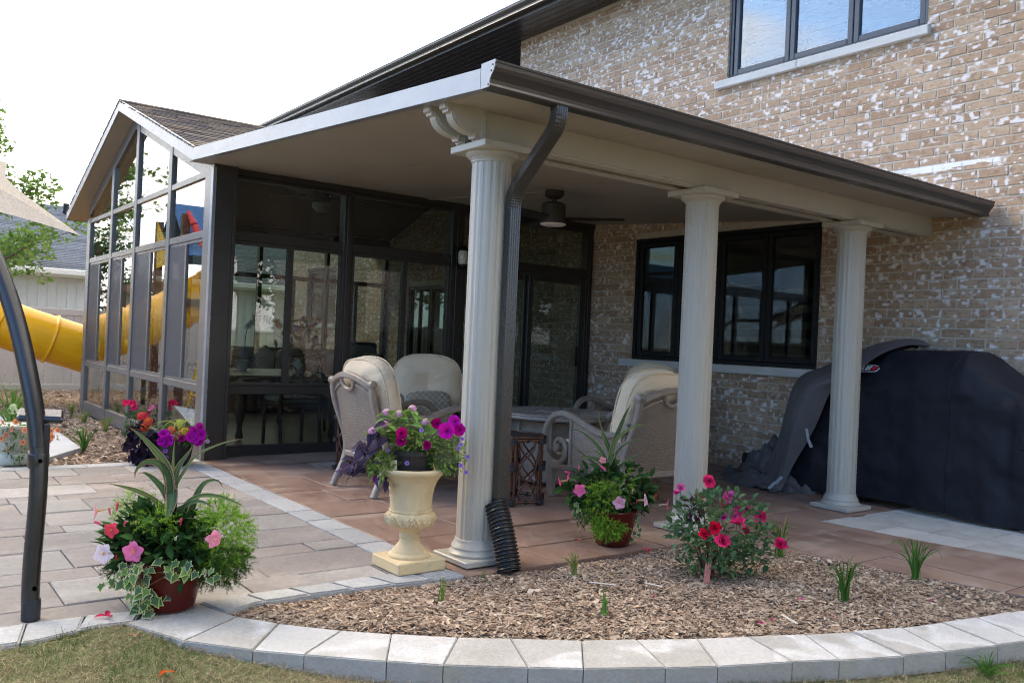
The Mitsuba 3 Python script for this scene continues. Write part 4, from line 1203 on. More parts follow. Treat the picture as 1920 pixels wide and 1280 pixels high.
def club_chair(label, x, y, rz_, pillow):
    K = thing('club_chair', label, 'chair', 'wicker club chairs round the fire table')
    R, T_ = rotz(rz_), (x, y, .004)
    put = lambda name, vf, b, par=K, **k: obj(name, move(vf, R, T_), b, par, **k)
    sec = rect(.052, .046, .009)
    for s in (-1, 1):
        pth = spline([(s * .345, -.425, 0), (s * .338, -.365, .14), (s * .333, -.325, .27), (s * .331, -.39, .56), (s * .331, -.468, .86)], 18)
        put('rear_leg', sweep(pth, sec, fixed=(1, 0, 0)), 'chair_metal')
        kn = np.array([[0, 0, 1], [1, 0, 0], [0, 1, 0]]).T
        v, f = lathe([(0, -.036), (.02, -.036), (.031, -.031), (.034, -.02), (.030, -.012), (.034, 0), (.034, .02), (.031, .031), (.02, .036), (0, .036)], 20)
        v = v[:, [2, 0, 1]]
        put('knob', (v + np.array([s * .331, -.474, .872]), f), 'chair_metal', smooth=35)
        put('front_leg', sweep([(s * .335, .48, 0), (s * .335, .48, .25)], rect(.058, .050, .008), fixed=(1, 0, 0)), 'chair_metal')
        put('side_rail', sweep([(s * .335, -.31, .275), (s * .335, .505, .245)], rect(.052, .045, .008), fixed=(1, 0, 0)), 'chair_metal')
        # arm: from the back post a dip, a crest, then the roll down into the scroll
        pts = [(-.385, .655), (-.30, .600), (-.19, .570), (-.05, .575), (.12, .625), (.27, .672), (.36, .684), (.45, .668), (.53, .61), (.575, .53), (.585, .44), (.555, .345), (.49, .29), (.41, .275), (.345, .305), (.315, .365), (.325, .43), (.37, .47), (.425, .465), (.455, .43), (.45, .39), (.42, .375)]
        ps = spline(np.array(pts), 110)
        w_ = np.interp(np.linspace(0, 1, 110), [0, .5, .8, 1], [1, 1, .92, .55])
        put('arm', sweep(np.c_[np.full(110, s * .335), ps], rect(.058, .052, .012), w_, fixed=(1, 0, 0)), 'chair_metal', smooth=40)
        v, f = lathe([(0, -.031), (.034, -.031), (.040, -.022), (.040, .022), (.034, .031), (0, .031)], 20)
        put('scroll_eye', (v[:, [2, 0, 1]] + np.array([s * .335, .418, .405]), f), 'chair_metal', smooth=35)
        top_ = lambda yy: np.interp(yy, [-.385, -.30, -.19, -.05, .12, .27], [.64, .585, .552, .555, .605, .655])
        m, u = panel_grid(lambda a, b: ((s * .335, -.34 + a * .60, .27 + b * (top_(-.34 + a * .60) - .005 - .27)), (a * .60, .27 + b * (top_(-.34 + a * .60) - .27))), 14, 8)
        put('side_panel', m, 'wicker', uv=u, smooth=True)
        put('panel_stile', sweep([(s * .335, .265, .262), (s * .335, .265, .66)], rect(.03, .024, .004), fixed=(1, 0, 0)), 'chair_metal')
    # back: wicker sheet with a half-moon grip under the arched rail
    arch = lambda xx: .845 + .085 * (1 - (xx / .33) ** 2)
    def grip(xx): return .845 + .085 - .032 - .075 * math.sqrt(max(0, 1 - (xx / .095) ** 2)) if abs(xx) < .095 else arch(xx) - .028
    m, u = panel_grid(lambda a, b: (back_point(-.318 + a * .636, .285 + b * ((min(grip(-.318 + a * .636), arch(-.318 + a * .636) - .028)) - .285)), (a * .636, b * .6)), 44, 14)
    put('back_panel', m, 'wicker', uv=u, smooth=True)
    xs_ = np.linspace(-.335, .335, 33)
    put('top_rail', sweep([back_point(q, arch(q)) + [0, -.006, 0] for q in xs_], rect(.040, .050, .010)), 'chair_metal', smooth=40)
    put('inner_rail', sweep([back_point(q, arch(q) - .052 - .02 * abs(q) / .33) + [0, -.005, 0] for q in np.r_[np.linspace(-.318, -.12, 10)]], rect(.014, .018, .003)), 'chair_metal')
    put('inner_rail', sweep([back_point(q, arch(q) - .052 - .02 * abs(q) / .33) + [0, -.005, 0] for q in np.r_[np.linspace(.12, .318, 10)]], rect(.014, .018, .003)), 'chair_metal')
    th = np.linspace(PI, 2 * PI, 21)
    put('grip_rim', sweep([back_point(.102 * math.cos(a), .898 + .083 * math.sin(a)) + [0, -.008, 0] for a in th], rect(.026, .030, .006)), 'chair_metal', smooth=40)
    put('bottom_rail', sweep([back_point(q, .268) for q in np.linspace(-.32, .32, 9)], rect(.040, .046, .008)), 'chair_metal')
    put('front_rail', box(-.31, .31, .46, .50, .215, .285, .008), 'chair_metal')
    put('seat_deck', box(-.31, .31, -.30, .46, .262, .282, .004), 'chair_metal')
    sc = puff(.625, .84, .19, .28, .55, 24, .02, 3)
    v = sc[0][:, [0, 2, 1]] * np.array([1, 1, 1]) + np.array([0, .14, .385])
    ck = put('seat_cushion', (v, sc[1][:, ::-1]), 'cushion_cloth', smooth=True)
    o = outline(.625, .84, 0, .28)[:, [0, 2, 1]] + np.array([0, .14, .385])
    put('piping', tube(o, .006, 6), 'cushion_cloth', ck, smooth=True)
    v, f = puff(.73, .64, .23, .55, .52, 30, .05, 5)
    v[:, 1] += .055 * np.exp(-((v[:, 0] / .10) ** 2 + ((v[:, 2] + .02) / .08) ** 2)) * -np.sign(v[:, 1])
    v[:, 2] += .03 * np.cos(v[:, 0] * 4.5)
    Rb = rotx(.22); tb = np.array([0, -.285, .735])
    bk = put('back_cushion', (v @ Rb.T + tb, f), 'cushion_cloth', smooth=True)
    for yy in (-.055, .055):
        oo = outline(.715, .63, yy, .55); oo[:, 2] += .03 * np.cos(oo[:, 0] * 4.5)
        put('piping', tube(oo @ Rb.T + tb, .0055, 6), 'cushion_cloth', bk, smooth=True)
    if pillow:
        v, f = puff(.46, .27, .13, .55, .6, 20, .01, 9)
        c0 = np.array([pillow[0], -.085, .585])
        Rp = rotx(.30) @ rotz(0) @ np.array([[math.cos(pillow[1]), 0, math.sin(pillow[1])], [0, 1, 0], [-math.sin(pillow[1]), 0, math.cos(pillow[1])]])
        pk = obj('throw_pillow', move((v @ Rp.T + c0, f), R, T_), 'lattice_cloth', smooth=True, uv=v[:, [0, 2]] + 1.0)
        tag(pk, pillow[2], 'pillow', 'lattice pillows on the chairs')
    return K


club_chair('wicker chair with its back to the patio, left of the stone urn', -6.29, 3.60, 0.02, None)
club_chair('wicker chair against the sunroom glass with lattice pillow, its cushion facing the columns', -7.42, 4.56, -PI / 2 - .42, (.0, .05, 'lattice pillow on the chair against the sunroom glass'))
club_chair('wicker chair seen from behind at the middle column, its scroll arm beside the red pot', -5.02, 4.93, PI / 2 + .02, None)
club_chair('wicker chair below the dark window, mostly hidden behind the chair at the middle column', -6.62, 6.62, PI + .12, (.0, -.1, 'lattice pillow on the chair below the dark window'))

FT = thing('fire_table', 'round grey brown fire table amid the four wicker chairs', 'table')
tx, ty = -6.10, 5.12
obj('tabletop', lathe([(.18, .628), (.20, .632), (.55, .632), (.565, .628), (.568, .622), (.562, .612), (.566, .600), (.560, .585), (.54, .578), (0, .578)], 56, (tx, ty, 0)), 'chair_metal', FT, smooth=30)
obj('burner_lid', lathe([(0, .650), (.10, .649), (.165, .644), (.172, .638), (.19, .636), (.195, .628)], 40, (tx, ty, 0)), 'chair_metal', FT, smooth=30)
for k in range(16):
    a0_, a1_ = k * PI / 8 + .03, (k + 1) * PI / 8 - .03
    pts = [(tx + r * math.cos(a), ty + r * math.sin(a)) for r, aa in ((.545, np.linspace(a0_, a1_, 4)), (.22, np.linspace(a1_, a0_, 4))) for a in aa]
    obj('top_tile', extrude(pts, .6325, .637, 2), 'chair_metal', FT)
for k in range(8):
    a0_, a1_ = k * PI / 4, (k + 1) * PI / 4
    c0_, c1_ = np.array([math.cos(a0_), math.sin(a0_)]) * .43, np.array([math.cos(a1_), math.sin(a1_)]) * .43
    g_ = (c1_ - c0_) * .05
    o_ = np.array([tx, ty])
    pts = [o_ + c0_ + g_, o_ + c1_ - g_, o_ + (c1_ - g_) * .96, o_ + (c0_ + g_) * .96]
    obj('base_panel', extrude(pts, .07, .56, 2), 'chair_metal', FT)
    obj('base_post', box(tx + c0_[0] - .022, tx + c0_[0] + .022, ty + c0_[1] - .022, ty + c0_[1] + .022, .0, .578, .005), 'chair_metal', FT)
obj('base_plate', lathe([(.0, .03), (.40, .03), (.41, .05), (.40, .075), (0, .075)], 40, (tx, ty, 0)), 'chair_metal', FT)


def rattan_table(label, x, y, rz_):
    K = thing('rattan_table', label, 'side table', 'rattan side tables')
    R, T_ = rotz(rz_), (x, y, .006)
    n, r = 6, .245
    put = lambda name, vf, b, **k: obj(name, move(vf, R, T_), b, K, **k)
    C_ = [np.array([r * math.cos(a), r * math.sin(a), 0]) for a in np.arange(n) * 2 * PI / n]
    put('top_mat', extrude([tuple(c[:2] * .97) for c in C_], .515, .525, 2), 'dark_weave')
    for k in range(n):
        a, b = C_[k], C_[(k + 1) % n]
        up = lambda p, z: p + np.array([0, 0, z])
        for q in (.0, 1.0):
            pass
        for e in (-.03, .03):
            dv = (b - a) / np.linalg.norm(b - a) * .018
        put('leg', cat(tube([up(a * 1.0 + dv, .0), up(a + dv, .52)], .0105, 8), tube([up(a - (C_[k] - C_[k - 1]) / .245 * .018, .0), up(a - (C_[k] - C_[k - 1]) / .245 * .018, .52)], .0105, 8)), 'rattan', smooth=50)
        put('stretcher', tube([up(a, .03), up(b, .03)], .0115, 8), 'rattan', smooth=50)
        put('top_rim', cat(tube([up(a, .50), up(b, .50)], .012, 8), tube([up(a, .522), up(b, .522)], .010, 8)), 'rattan', smooth=50)
        d = b - a
        lp_ = MB()
        for sgn in (1, -1):
            z = np.linspace(.03, .50, 40)
            for ph in (0.0,):
                s = .5 + sgn * (.27 * np.sin((z - .03) / .47 * 2.5 * PI + .55) * (1 + .0 * z))
                lp_.add(tube(np.array([a + d * q + [0, 0, zz] for q, zz in zip(s, z)]), .0068, 7))
        for q in (.02, .98):
            z = np.linspace(.12, .42, 16)
            lp_.add(tube(np.array([a + d * (q + (.5 - q) * .36 * math.sin(PI * (zz - .12) / .30)) + [0, 0, zz] for zz in z]), .007, 6))
        put('lattice_cane', lp_.vf(), 'rattan', smooth=50)
        put('binding', cat(*[tube([up(a, z0), up(a, z0 + .04)], .034, 8) for z0 in (.012, .27, .475)], tube([up(a + d * .46, .03), up(a + d * .54, .03)], .017, 8), tube([up(a + d * .46, .50), up(a + d * .54, .50)], .018, 8)), 'dark_weave')


scene['rattan'] = two(princ(proc(lambda p, n, uv: mix((0.035, 0.012, 0.008), (0.105, 0.04, 0.021), fbm(p.x * 40, p.y * 40, p.z * 18, 3))), 0.28, specular=0.6))
scene['dark_weave'] = two(bump(princ((0.018, 0.016, 0.017), 0.6), lambda p, n, uv: dr.sin(p.x * 400) * dr.sin(p.y * 400) + dr.sin(p.z * 600), 0.001))
rattan_table('six sided dark rattan side table between the downspout and the scroll arm', -5.40, 4.12, .35)
rattan_table('six sided dark rattan side table half hidden behind the left wicker chair', -7.18, 3.72, .1)

# ceiling fan on the porch
CF = thing('ceiling_fan', 'dark ceiling fan with drum light under the porch roof', 'ceiling fan')
fx_, fy_ = -6.25, 5.10
zc = zbot(fx_)
obj('canopy', lathe([(.0, zc - .001), (.085, zc - .001), (.088, zc - .02), (.088, zc - .055), (.06, zc - .075), (.022, zc - .08), (.016, zc - .12), (0, zc - .12)], 36, (fx_, fy_, 0)), 'fan_metal', CF, smooth=30)
obj('motor', lathe([(0, 2.575), (.05, 2.572), (.095, 2.560), (.110, 2.545), (.112, 2.47), (.1125, 2.468), (.114, 2.46), (.116, 2.40), (.116, 2.368), (.0, 2.368)], 40, (fx_, fy_, 0)), 'fan_metal', CF, smooth=30)
obj('light_disc', lathe([(0, 2.346), (.06, 2.347), (.10, 2.352), (.118, 2.360), (.121, 2.367), (0, 2.3675)], 40, (fx_, fy_, 0)), 'lamp_white', CF, smooth=40)
scene['fan_metal'] = two(princ((0.03, 0.027, 0.026), 0.4, specular=0.5))
scene['lamp_white'] = two(princ((0.72, 0.68, 0.64), 0.5))
for k in range(3):
    a = .72 + k * 2 * PI / 3
    pts = []
    m, u = panel_grid(lambda s, t: ((.10 + s * .56, (t - .5) * (.085 + .05 * s), .018 * (t - .5) * 2), (s, t)), 10, 4)
    m2 = (m[0] + np.array([0, 0, -.008]), m[1])
    obj('blade', move(cat(m, m2), rotz(a), (fx_, fy_, 2.42)), 'fan_metal', CF)

# wall lantern by the sliding door
WL = thing('wall_lantern', 'small black wall lantern on the sunroom post behind the first column', 'lantern')
lx, ly = GX + .15, 5.49
obj('bracket', cat(box(GX + .062, GX + .075, ly - .04, ly + .04, 2.10, 2.33, .006), tube([(GX + .07, ly, 2.30), (GX + .11, ly, 2.36), (lx, ly, 2.37), (lx, ly, 2.335)], .008)), 'black_frame', WL)
obj('cap', lathe([(0, 2.345), (.02, 2.335), (.065, 2.29), (.07, 2.28), (0, 2.28)], 20, (lx, ly, 0)), 'black_frame', WL)
obj('shade', lathe([(.045, 2.28), (.058, 2.24), (.058, 2.16), (.045, 2.12)], 24, (lx, ly, 0)), 'milk_glass', WL, smooth=40)
scene['milk_glass'] = two(princ((0.42, 0.42, 0.40), 0.15, specular=0.7))
obj('base', lathe([(0, 2.12), (.055, 2.12), (.05, 2.09), (.02, 2.07), (0, 2.06)], 20, (lx, ly, 0)), 'black_frame', WL)

# cable along the ceiling seam
tag(obj('wire_cover', tube([at(808, 373, 9.5) * 0 + np.array([GX + .06, 5.05, 2.82]), (-7.9, 5.06, zbot(-7.9) - .008), (-7.1, 5.08, zbot(-7.1) - .008), (-6.34, 5.10, zbot(-6.34) - .006)], .007, 6), 'ceiling_paint'), 'thin wire cover running over the porch ceiling to the fan', 'wire cover')

# ---------------------------------------------------------------- inside the sunroom
DT = thing('dining_table', 'dark dining table with turned legs inside the sunroom', 'table')
scene['dark_wood'] = two(princ((0.028, 0.022, 0.018), 0.35, specular=0.5))
obj('tabletop', box(-11.1, -9.3, 3.25, 4.55, .72, .76, .01), 'dark_wood', DT)
prof = [(.03, .03), (.045, .08), (.03, .14), (.028, .2), (.05, .3), (.06, .38), (.05, .45), (.03, .5), (.05, .56), (.05, .70)]
for x in (-11.0, -9.42):
    for y in (3.35, 4.45):
        obj('leg', lathe(prof, 16, (x, y, 0)), 'dark_wood', DT, smooth=40)
obj('apron', cat(box(-11, -9.4, 3.34, 3.37, .63, .72), box(-11, -9.4, 4.43, 4.46, .63, .72)), 'dark_wood', DT)


def cross_chair(label, x, y, rz_):
    K = thing('dining_chair', label, 'chair', 'dark dining chairs inside the sunroom')
    R, T_ = rotz(rz_), (x, y, SF)
    put = lambda name, vf, b: obj(name, move(vf, R, T_), b, K)
    for s in (-1, 1):
        put('leg', tube([(s * .22, .22, 0), (s * .22, .22, .44)], .02), 'dark_wood')
        put('leg', tube([(s * .22, -.27, 0), (s * .22, -.22, .44), (s * .22, -.31, .98)], .02), 'dark_wood')
    put('seat', box(-.25, .25, -.23, .26, .42, .47, .015), 'dark_wood')
    put('seat_pad', box(-.23, .23, -.2, .24, .471, .53, .02), 'grey_pad')
    bp = MB()
    P2 = lambda a, z: (a, -.22 - .09 * (z - .44) / .54, z)
    for a in (-.22, -.075, .075):
        for z in (.52, .67, .82):
            bp.add(tube([P2(a, z), P2(a + .145, z + .145)], .008, 5)); bp.add(tube([P2(a + .145, z), P2(a, z + .145)], .008, 5))
    bp.add(tube([P2(-.22, .98), P2(.22, .98)], .02)); bp.add(tube([P2(-.22, .52), P2(.22, .52)], .012))
    put('back_lattice', bp.vf(), 'dark_wood')


scene['grey_pad'] = two(princ((0.16, 0.17, 0.17), 0.9))
cross_chair('dark lattice backed dining chair at the near side of the sunroom table', -8.95, 3.75, PI / 2)
cross_chair('dark lattice backed dining chair at the far side of the sunroom table', -10.0, 4.95, PI)
cross_chair('dark lattice backed dining chair at the gable side of the sunroom table', -10.6, 2.98, 0)
OR_ = thing('orchid', 'white orchid in a pot on the sunroom table behind the left glass', 'plant')
oc = np.array([-10.55, 3.75, .76])
obj('pot', lathe([(0, 0), (.06, 0), (.075, .12), (.07, .125), (0, .11)], 20, oc), 'milk_glass', OR_, smooth=30)
os_ = spline([oc + [0, 0, .1], oc + [.0, .03, .4], oc + [-.02, .12, .62], oc + [-.02, .28, .66], oc + [-.02, .36, .56]], 14)
obj('stem', tube(os_, .006, 6), 'dark_wood', OR_)
BQ = thing('flower_bouquet', 'mixed flower bouquet in a vase on the sunroom table', 'flowers')
bc = np.array([-9.75, 4.15, .76])
obj('vase', lathe([(0, 0), (.06, 0), (.07, .1), (.045, .2), (.06, .24), (0, .22)], 20, bc), 'milk_glass', BQ, smooth=30)
SO = thing('sofa', 'dark wicker sofa with grey cushions at the far glass inside the sunroom', 'sofa')
scene['dark_wicker'] = two(princ((0.022, 0.02, 0.02), 0.6))
obj('frame', cat(box(-13.6, -13.45, 4.3, 6.9, SF, 1.0, .03), box(-13.45, -12.7, 4.3, 6.9, SF, .38, .02), box(-13.45, -12.7, 4.3, 4.45, .38, .68, .03), box(-13.45, -12.7, 6.75, 6.9, .38, .68, .03)), 'dark_wicker', SO)
for k in range(3):
    v, f = puff(.72, .55, .2, .4, .5, 14)
    obj('back_cushion', move((v, f), rotz(PI / 2), (-13.3, 4.88 + k * .75, .72)), 'grey_pad', SO, smooth=True)
AC = thing('armchair', 'dark high backed armchair inside the sunroom corner', 'chair')
obj('frame', cat(box(-12.3, -11.7, 5.9, 6.5, SF, .42, .03), box(-12.3, -12.2, 5.9, 6.5, .42, 1.15, .04), box(-12.2, -11.7, 5.88, 5.98, .42, .66, .03), box(-12.2, -11.7, 6.42, 6.52, .42, .66, .03)), 'dark_wicker', AC)
v, f = puff(.46, .6, .16, .4, .5, 14)
obj('back_cushion', move((v, f), rotz(PI / 2), (-12.1, 6.2, .8)), 'grey_pad', AC, smooth=True)
IF = thing('ceiling_fan', 'bronze ceiling fan seen through the upper sunroom glass', 'ceiling fan')
obj('rod', tube([(-11.0, 4.9, 3.7), (-11.0, 4.9, 3.2)], .018), 'fan_metal', IF)
obj('motor', lathe([(0, 3.22), (.10, 3.2), (.15, 3.14), (.15, 3.06), (.10, 3.02), (0, 3.0)], 28, (-11.0, 4.9, 0)), 'fan_metal', IF, smooth=40)
obj('light_bowl', lathe([(.10, 3.03), (.12, 3.0), (.11, 2.95), (.06, 2.91), (0, 2.90)], 28, (-11.0, 4.9, 0)), 'milk_glass', IF, smooth=40)
for k in range(5):
    obj('blade', move(box(.18, .72, -.07, .07, -.004, .004, .002), rotz(.3 + k * 2 * PI / 5) @ rotx(.2), (-11.0, 4.9, 3.10)), 'fan_metal', IF)

# ---------------------------------------------------------------- the covered grill
def cover_mesh():
    # outline sections along x: (x, half depth, shoulder height, ridge height)
    xs_ = [-4.80, -4.785, -4.45, -4.16, -4.02, -3.7, -3.42, -3.33, -3.25, -3.12, -2.98, -2.84, -2.70, -2.685]
    zt_ = [.88, .93, .99, 1.24, 1.325, 1.335, 1.345, 1.345, 1.30, 1.20, 1.10, 1.02, .96, .90]
    zs_ = [.82, .87, .92, .99, 1.04, 1.06, 1.07, 1.07, 1.02, .97, .95, .93, .91, .86]
    st = np.linspace(0, 1, 121)
    px = np.interp(st, np.linspace(0, 1, len(xs_)), xs_); pt = np.interp(st, np.linspace(0, 1, len(xs_)), zt_); ps = np.interp(st, np.linspace(0, 1, len(xs_)), zs_)
    V = []
    prof_n = 84
    for k, (x, zt2, zs2) in enumerate(zip(px, pt, ps)):
        e = min(k, 120 - k) / 2
        sq = 1 - .10 * max(0, 1 - e / 2.0)
        y0, y1 = 7.22 - .33 * sq, 7.22 + .33 * sq
        pr2 = [(y0 - .012, .045), (y0 - .006, .30), (y0 + .004, .62), (y0 + .012, zs2 - .04), (y0 + .03, zs2), (y0 + .105, (zs2 + zt2) / 2 + .02), (y0 + .195, zt2 - .025), (y0 + .235, zt2), (y1 - .12, zt2 - .006), (y1 - .07, zt2 - .03), (y1 - .02, zs2), (y1, .6), (y1, .05)]
        pr2 = np.array(pr2)
        s2 = np.r_[0, np.cumsum(np.linalg.norm(np.diff(pr2, axis=0), axis=1))]
        q = np.linspace(0, s2[-1], prof_n)
        yy, zz = np.interp(q, s2, pr2[:, 0]), np.interp(q, s2, pr2[:, 1])
        V.append(np.stack([np.full(prof_n, x), yy, zz], 1))
    V = np.array(V)
    # drag folds and slack in the cloth
    p = V.reshape(-1, 3)
    fall = np.clip((1.0 - p[:, 2]) / .9, 0, 1)
    w = .044 * fall * (meshkit.fbm(np.stack([p[:, 0] * 2.6, p[:, 2] * .55, p[:, 1]], -1), 3, 5) - .5) * 2
    w += .020 * (meshkit.fbm(np.stack([p[:, 0] * 4 + p[:, 2] * 5, p[:, 2] * 4 - p[:, 0] * 3, p[:, 1]], -1), 3, 8) - .5) * 2
    near = p[:, 1] < 7.2
    p[:, 1] += np.where(near, -w, w * .3)
    p[:, 2] += .012 * (meshkit.fbm(p * 4.0, 3, 9) - .5) * (p[:, 2] > .8)
    for xq, zq, amp, sx_, sz_ in ((-3.05, .98, .02, .35, .03), (-2.95, .55, .018, .05, .5), (-3.6, 1.02, .012, .5, .02)):
        p[:, 1] += np.where(near, amp * np.exp(-((p[:, 0] - xq) / sx_) ** 2 - ((p[:, 2] - zq - (p[:, 0] - xq) * .15) / sz_) ** 2), 0)
    p[:, 2] += np.where(p[:, 2] < .12, .025 * np.sin(p[:, 0] * 3.1 + 1) * (1 - p[:, 2] / .12), 0)
    m, n = 121, prof_n
    i, j = np.meshgrid(np.arange(m - 1), np.arange(n - 1), indexing='ij')
    q = np.stack([i * n + j, i * n + j + 1, (i + 1) * n + j + 1, (i + 1) * n + j], -1).reshape(-1, 4)
    f = np.vstack([q[:, [0, 1, 2]], q[:, [0, 2, 3]]])
    for e in (0, m - 1):
        c = len(p); p = np.vstack([p, p[e * n:(e + 1) * n].mean(0)])
        k = np.arange(n - 1) + e * n
        f = np.vstack([f, np.stack([k, k + 1, np.full(n - 1, c)], 1)])
    return p, f


scene['grill_cloth'] = two(bump(princ(proc(lambda p, n, uv: mix((0.009, 0.010, 0.014), (0.016, 0.017, 0.023), fbm(p.x * 5, p.y * 5, p.z * 5, 3))), 0.55, specular=0.22), lambda p, n, uv: fbm(p.x * 10, p.y * 10, p.z * 8, 4) + 0.06 * noise(p.x * 260, p.y * 260, p.z * 260), 0.016))
GR = thing('covered_grill', 'large grill under a fitted black cover against the brick wall', 'grill')
cm = cover_mesh()
obj('cover', cm, 'grill_cloth', GR, smooth=45)


def front_y(x, z):
    v = cm[0]
    s = v[:, 1] < 7.15
    d_ = (v[s][:, 0] - x) ** 2 + (v[s][:, 2] - z) ** 2
    k = np.argsort(d_)[:3]
    return v[s][k, 1].min()


sm = [np.array([-3.40, front_y(-3.40, z) - .004, z]) for z in np.linspace(.06, 1.32, 26)]
obj('seam', tube(sm, .0045, 6), 'grill_cloth', GR)
obj('strap', cat(*[box(-2.86, -2.79, front_y(-2.83, z) - .012, front_y(-2.83, z) - .002, z, z + .10, .004) for z in (.62,)]), 'grill_cloth', GR)
obj('casters', cat(*[tube([(x - .02, y, .045), (x + .02, y, .045)], .04, 14) for x in (-4.1, -2.9) for y in (7.0, 7.42)]), 'black_frame', GR)
# the sewn badge: pale outline, black field, white and red marks; its left part stands behind the column
bz, bx_ = 1.155, -4.285
nrm = np.array([0, -1, .75]); nrm /= np.linalg.norm(nrm)
upv = np.cross(nrm, [1, 0, 0]) * -1; upv = np.cross([1, 0, 0], nrm) * -1
upv = np.array([0, .6, .8])
def badge(pts, lift):
    v = np.array([(bx_ + a, front_y(bx_ + .12, bz) - .012 - lift * .8 + b * .6, bz + b * .8 + lift * .6) for a, b in pts])
    return poly(v)
out_ = [(.0, -.044), (.12, -.043), (.20, -.036), (.225, -.028), (.255, .026), (.20, .037), (.12, .043), (.0, .043)]
inn = [(.008, -.037), (.12, -.036), (.195, -.029), (.217, -.022), (.240, .021), (.197, .029), (.12, .036), (.008, .036)]
bk = obj('badge', badge(out_, .010), 'badge_white', GR)
obj('field', badge(inn, .0125), 'black_frame', bk)
obj('white_mark', cat(badge([(.02, -.028), (.10, -.028), (.105, .026), (.025, .026)], .015), badge([(.112, -.028), (.135, -.028), (.150, .026), (.118, .026)], .015), badge([(.142, -.024), (.152, -.024), (.176, .027), (.156, .027)], .015)), 'badge_white', bk)
obj('red_mark', badge([(.162, -.024), (.208, -.020), (.228, .020), (.186, .026)], .015), 'badge_red', bk)
scene['badge_white'] = two(princ((0.62, 0.64, 0.68), 0.6))
scene['badge_red'] = two(princ((0.45, 0.012, 0.015), 0.6))


def drape(ctrl, n=40, m=24, amp=.03, seed=0):
    """a cloth through a grid of control points (rows x cols x 3)"""
    from scipy.interpolate import RectBivariateSpline
    c = np.asarray(ctrl, float)
    a, b = np.linspace(0, 1, c.shape[0]), np.linspace(0, 1, c.shape[1])
    s, t_ = np.linspace(0, 1, n), np.linspace(0, 1, m)
    V = np.stack([RectBivariateSpline(a, b, c[:, :, k], kx=min(3, c.shape[0] - 1), ky=min(3, c.shape[1] - 1))(s, t_) for k in range(3)], -1)
    p = V.reshape(-1, 3)
    p = p + amp * (meshkit.fbm(np.stack([np.repeat(s, m) * 2.2, np.tile(t_, n) * 9, p[:, 2] * .5], -1), 3, seed)[:, None] - .5) * np.array([1.0, 1.6, .35])
    p = p + .4 * amp * (np.abs(meshkit.fbm(np.stack([np.repeat(s, m) * 4, np.tile(t_, n) * 5, p[:, 0]], -1), 2, seed + 4) - .5)[:, None] * 4 - .5) * np.array([.8, .8, .8])
    p[:, 2] = np.maximum(p[:, 2], .008)
    i, j = np.meshgrid(np.arange(n - 1), np.arange(m - 1), indexing='ij')
    q = np.stack([i * m + j, i * m + j + 1, (i + 1) * m + j + 1, (i + 1) * m + j], -1).reshape(-1, 4)
    return p, np.vstack([q[:, [0, 1, 2]], q[:, [0, 2, 3]]])


scene['tarp_cloth'] = two(bump(princ(proc(lambda p, n, uv: mix((0.070, 0.066, 0.070), (0.10, 0.094, 0.098), fbm(p.x * 6, p.y * 6, p.z * 6, 3))), 0.5, specular=0.5), lambda p, n, uv: fbm(p.x * 12, p.y * 12, p.z * 7, 3), 0.006))
TP = thing('grey_tarp', 'crumpled grey brown spare cover hanging from the grill onto the porch floor', 'tarp')
ctrl = [
    [(-3.80, 7.28, 1.355), (-3.82, 7.34, 1.375), (-3.85, 7.42, 1.385), (-3.95, 7.50, 1.38), (-4.05, 7.56, 1.34)],
    [(-4.05, 6.99, 1.29), (-4.14, 7.08, 1.34), (-4.22, 7.22, 1.38), (-4.28, 7.42, 1.36), (-4.30, 7.57, 1.28)],
    [(-4.22, 6.83, 1.10), (-4.45, 6.90, 1.15), (-4.62, 7.12, 1.18), (-4.75, 7.36, 1.13), (-4.72, 7.56, 1.05)],
    [(-4.40, 6.80, .95), (-4.70, 6.83, 1.01), (-4.90, 7.06, 1.03), (-4.97, 7.32, .98), (-4.95, 7.55, .86)],
    [(-4.52, 6.79, .66), (-4.82, 6.79, .70), (-4.98, 7.02, .74), (-5.07, 7.30, .70), (-5.0, 7.54, .62)],
    [(-4.66, 6.78, .36), (-4.87, 6.77, .38), (-5.04, 6.98, .42), (-5.14, 7.25, .42), (-5.1, 7.53, .36)],
    [(-4.78, 6.74, .06), (-4.92, 6.72, .08), (-5.10, 6.88, .13), (-5.25, 7.20, .18), (-5.22, 7.52, .22)],
    [(-4.78, 6.67, .02), (-4.96, 6.67, .03), (-5.11, 6.80, .05), (-5.33, 7.08, .08), (-5.35, 7.46, .10)],
    [(-4.76, 6.62, .01), (-4.99, 6.63, .015), (-5.15, 6.76, .02), (-5.42, 7.04, .03), (-5.45, 7.42, .05)]]
obj('hanging_cloth', drape(ctrl, 90, 64, .06, 2), 'tarp_cloth', TP, smooth=50)
gx_, gy_ = np.meshgrid(np.linspace(-5.95, -4.55, 48), np.linspace(6.62, 7.55, 36), indexing='ij')
hz = .30 * np.exp(-((gx_ + 5.22) / .20) ** 2 - ((gy_ - 7.28) / .17) ** 2) + .14 * np.exp(-((gx_ + 5.42) / .17) ** 2 - ((gy_ - 7.22) / .18) ** 2) + .09 * np.exp(-((gx_ + 4.95) / .3) ** 2 - ((gy_ - 6.95) / .2) ** 2)
nz = meshkit.fbm(np.stack([gx_ * 6.2 + gy_ * 3, gy_ * 8, gx_ * 0], -1), 4, 3)
ell = ((gx_ + 5.12) / .56) ** 2 + ((gy_ - 7.10) / .46) ** 2 + .55 * (nz - .5)
z = np.maximum((hz + .20 * np.abs(nz - .5) * 2.4 + .02) * np.clip((1.0 - ell) * 3, 0, 1), -.004)
P3 = np.stack([gx_, np.minimum(gy_ + .06 * (nz - .5), 7.59), z], -1).reshape(-1, 3)
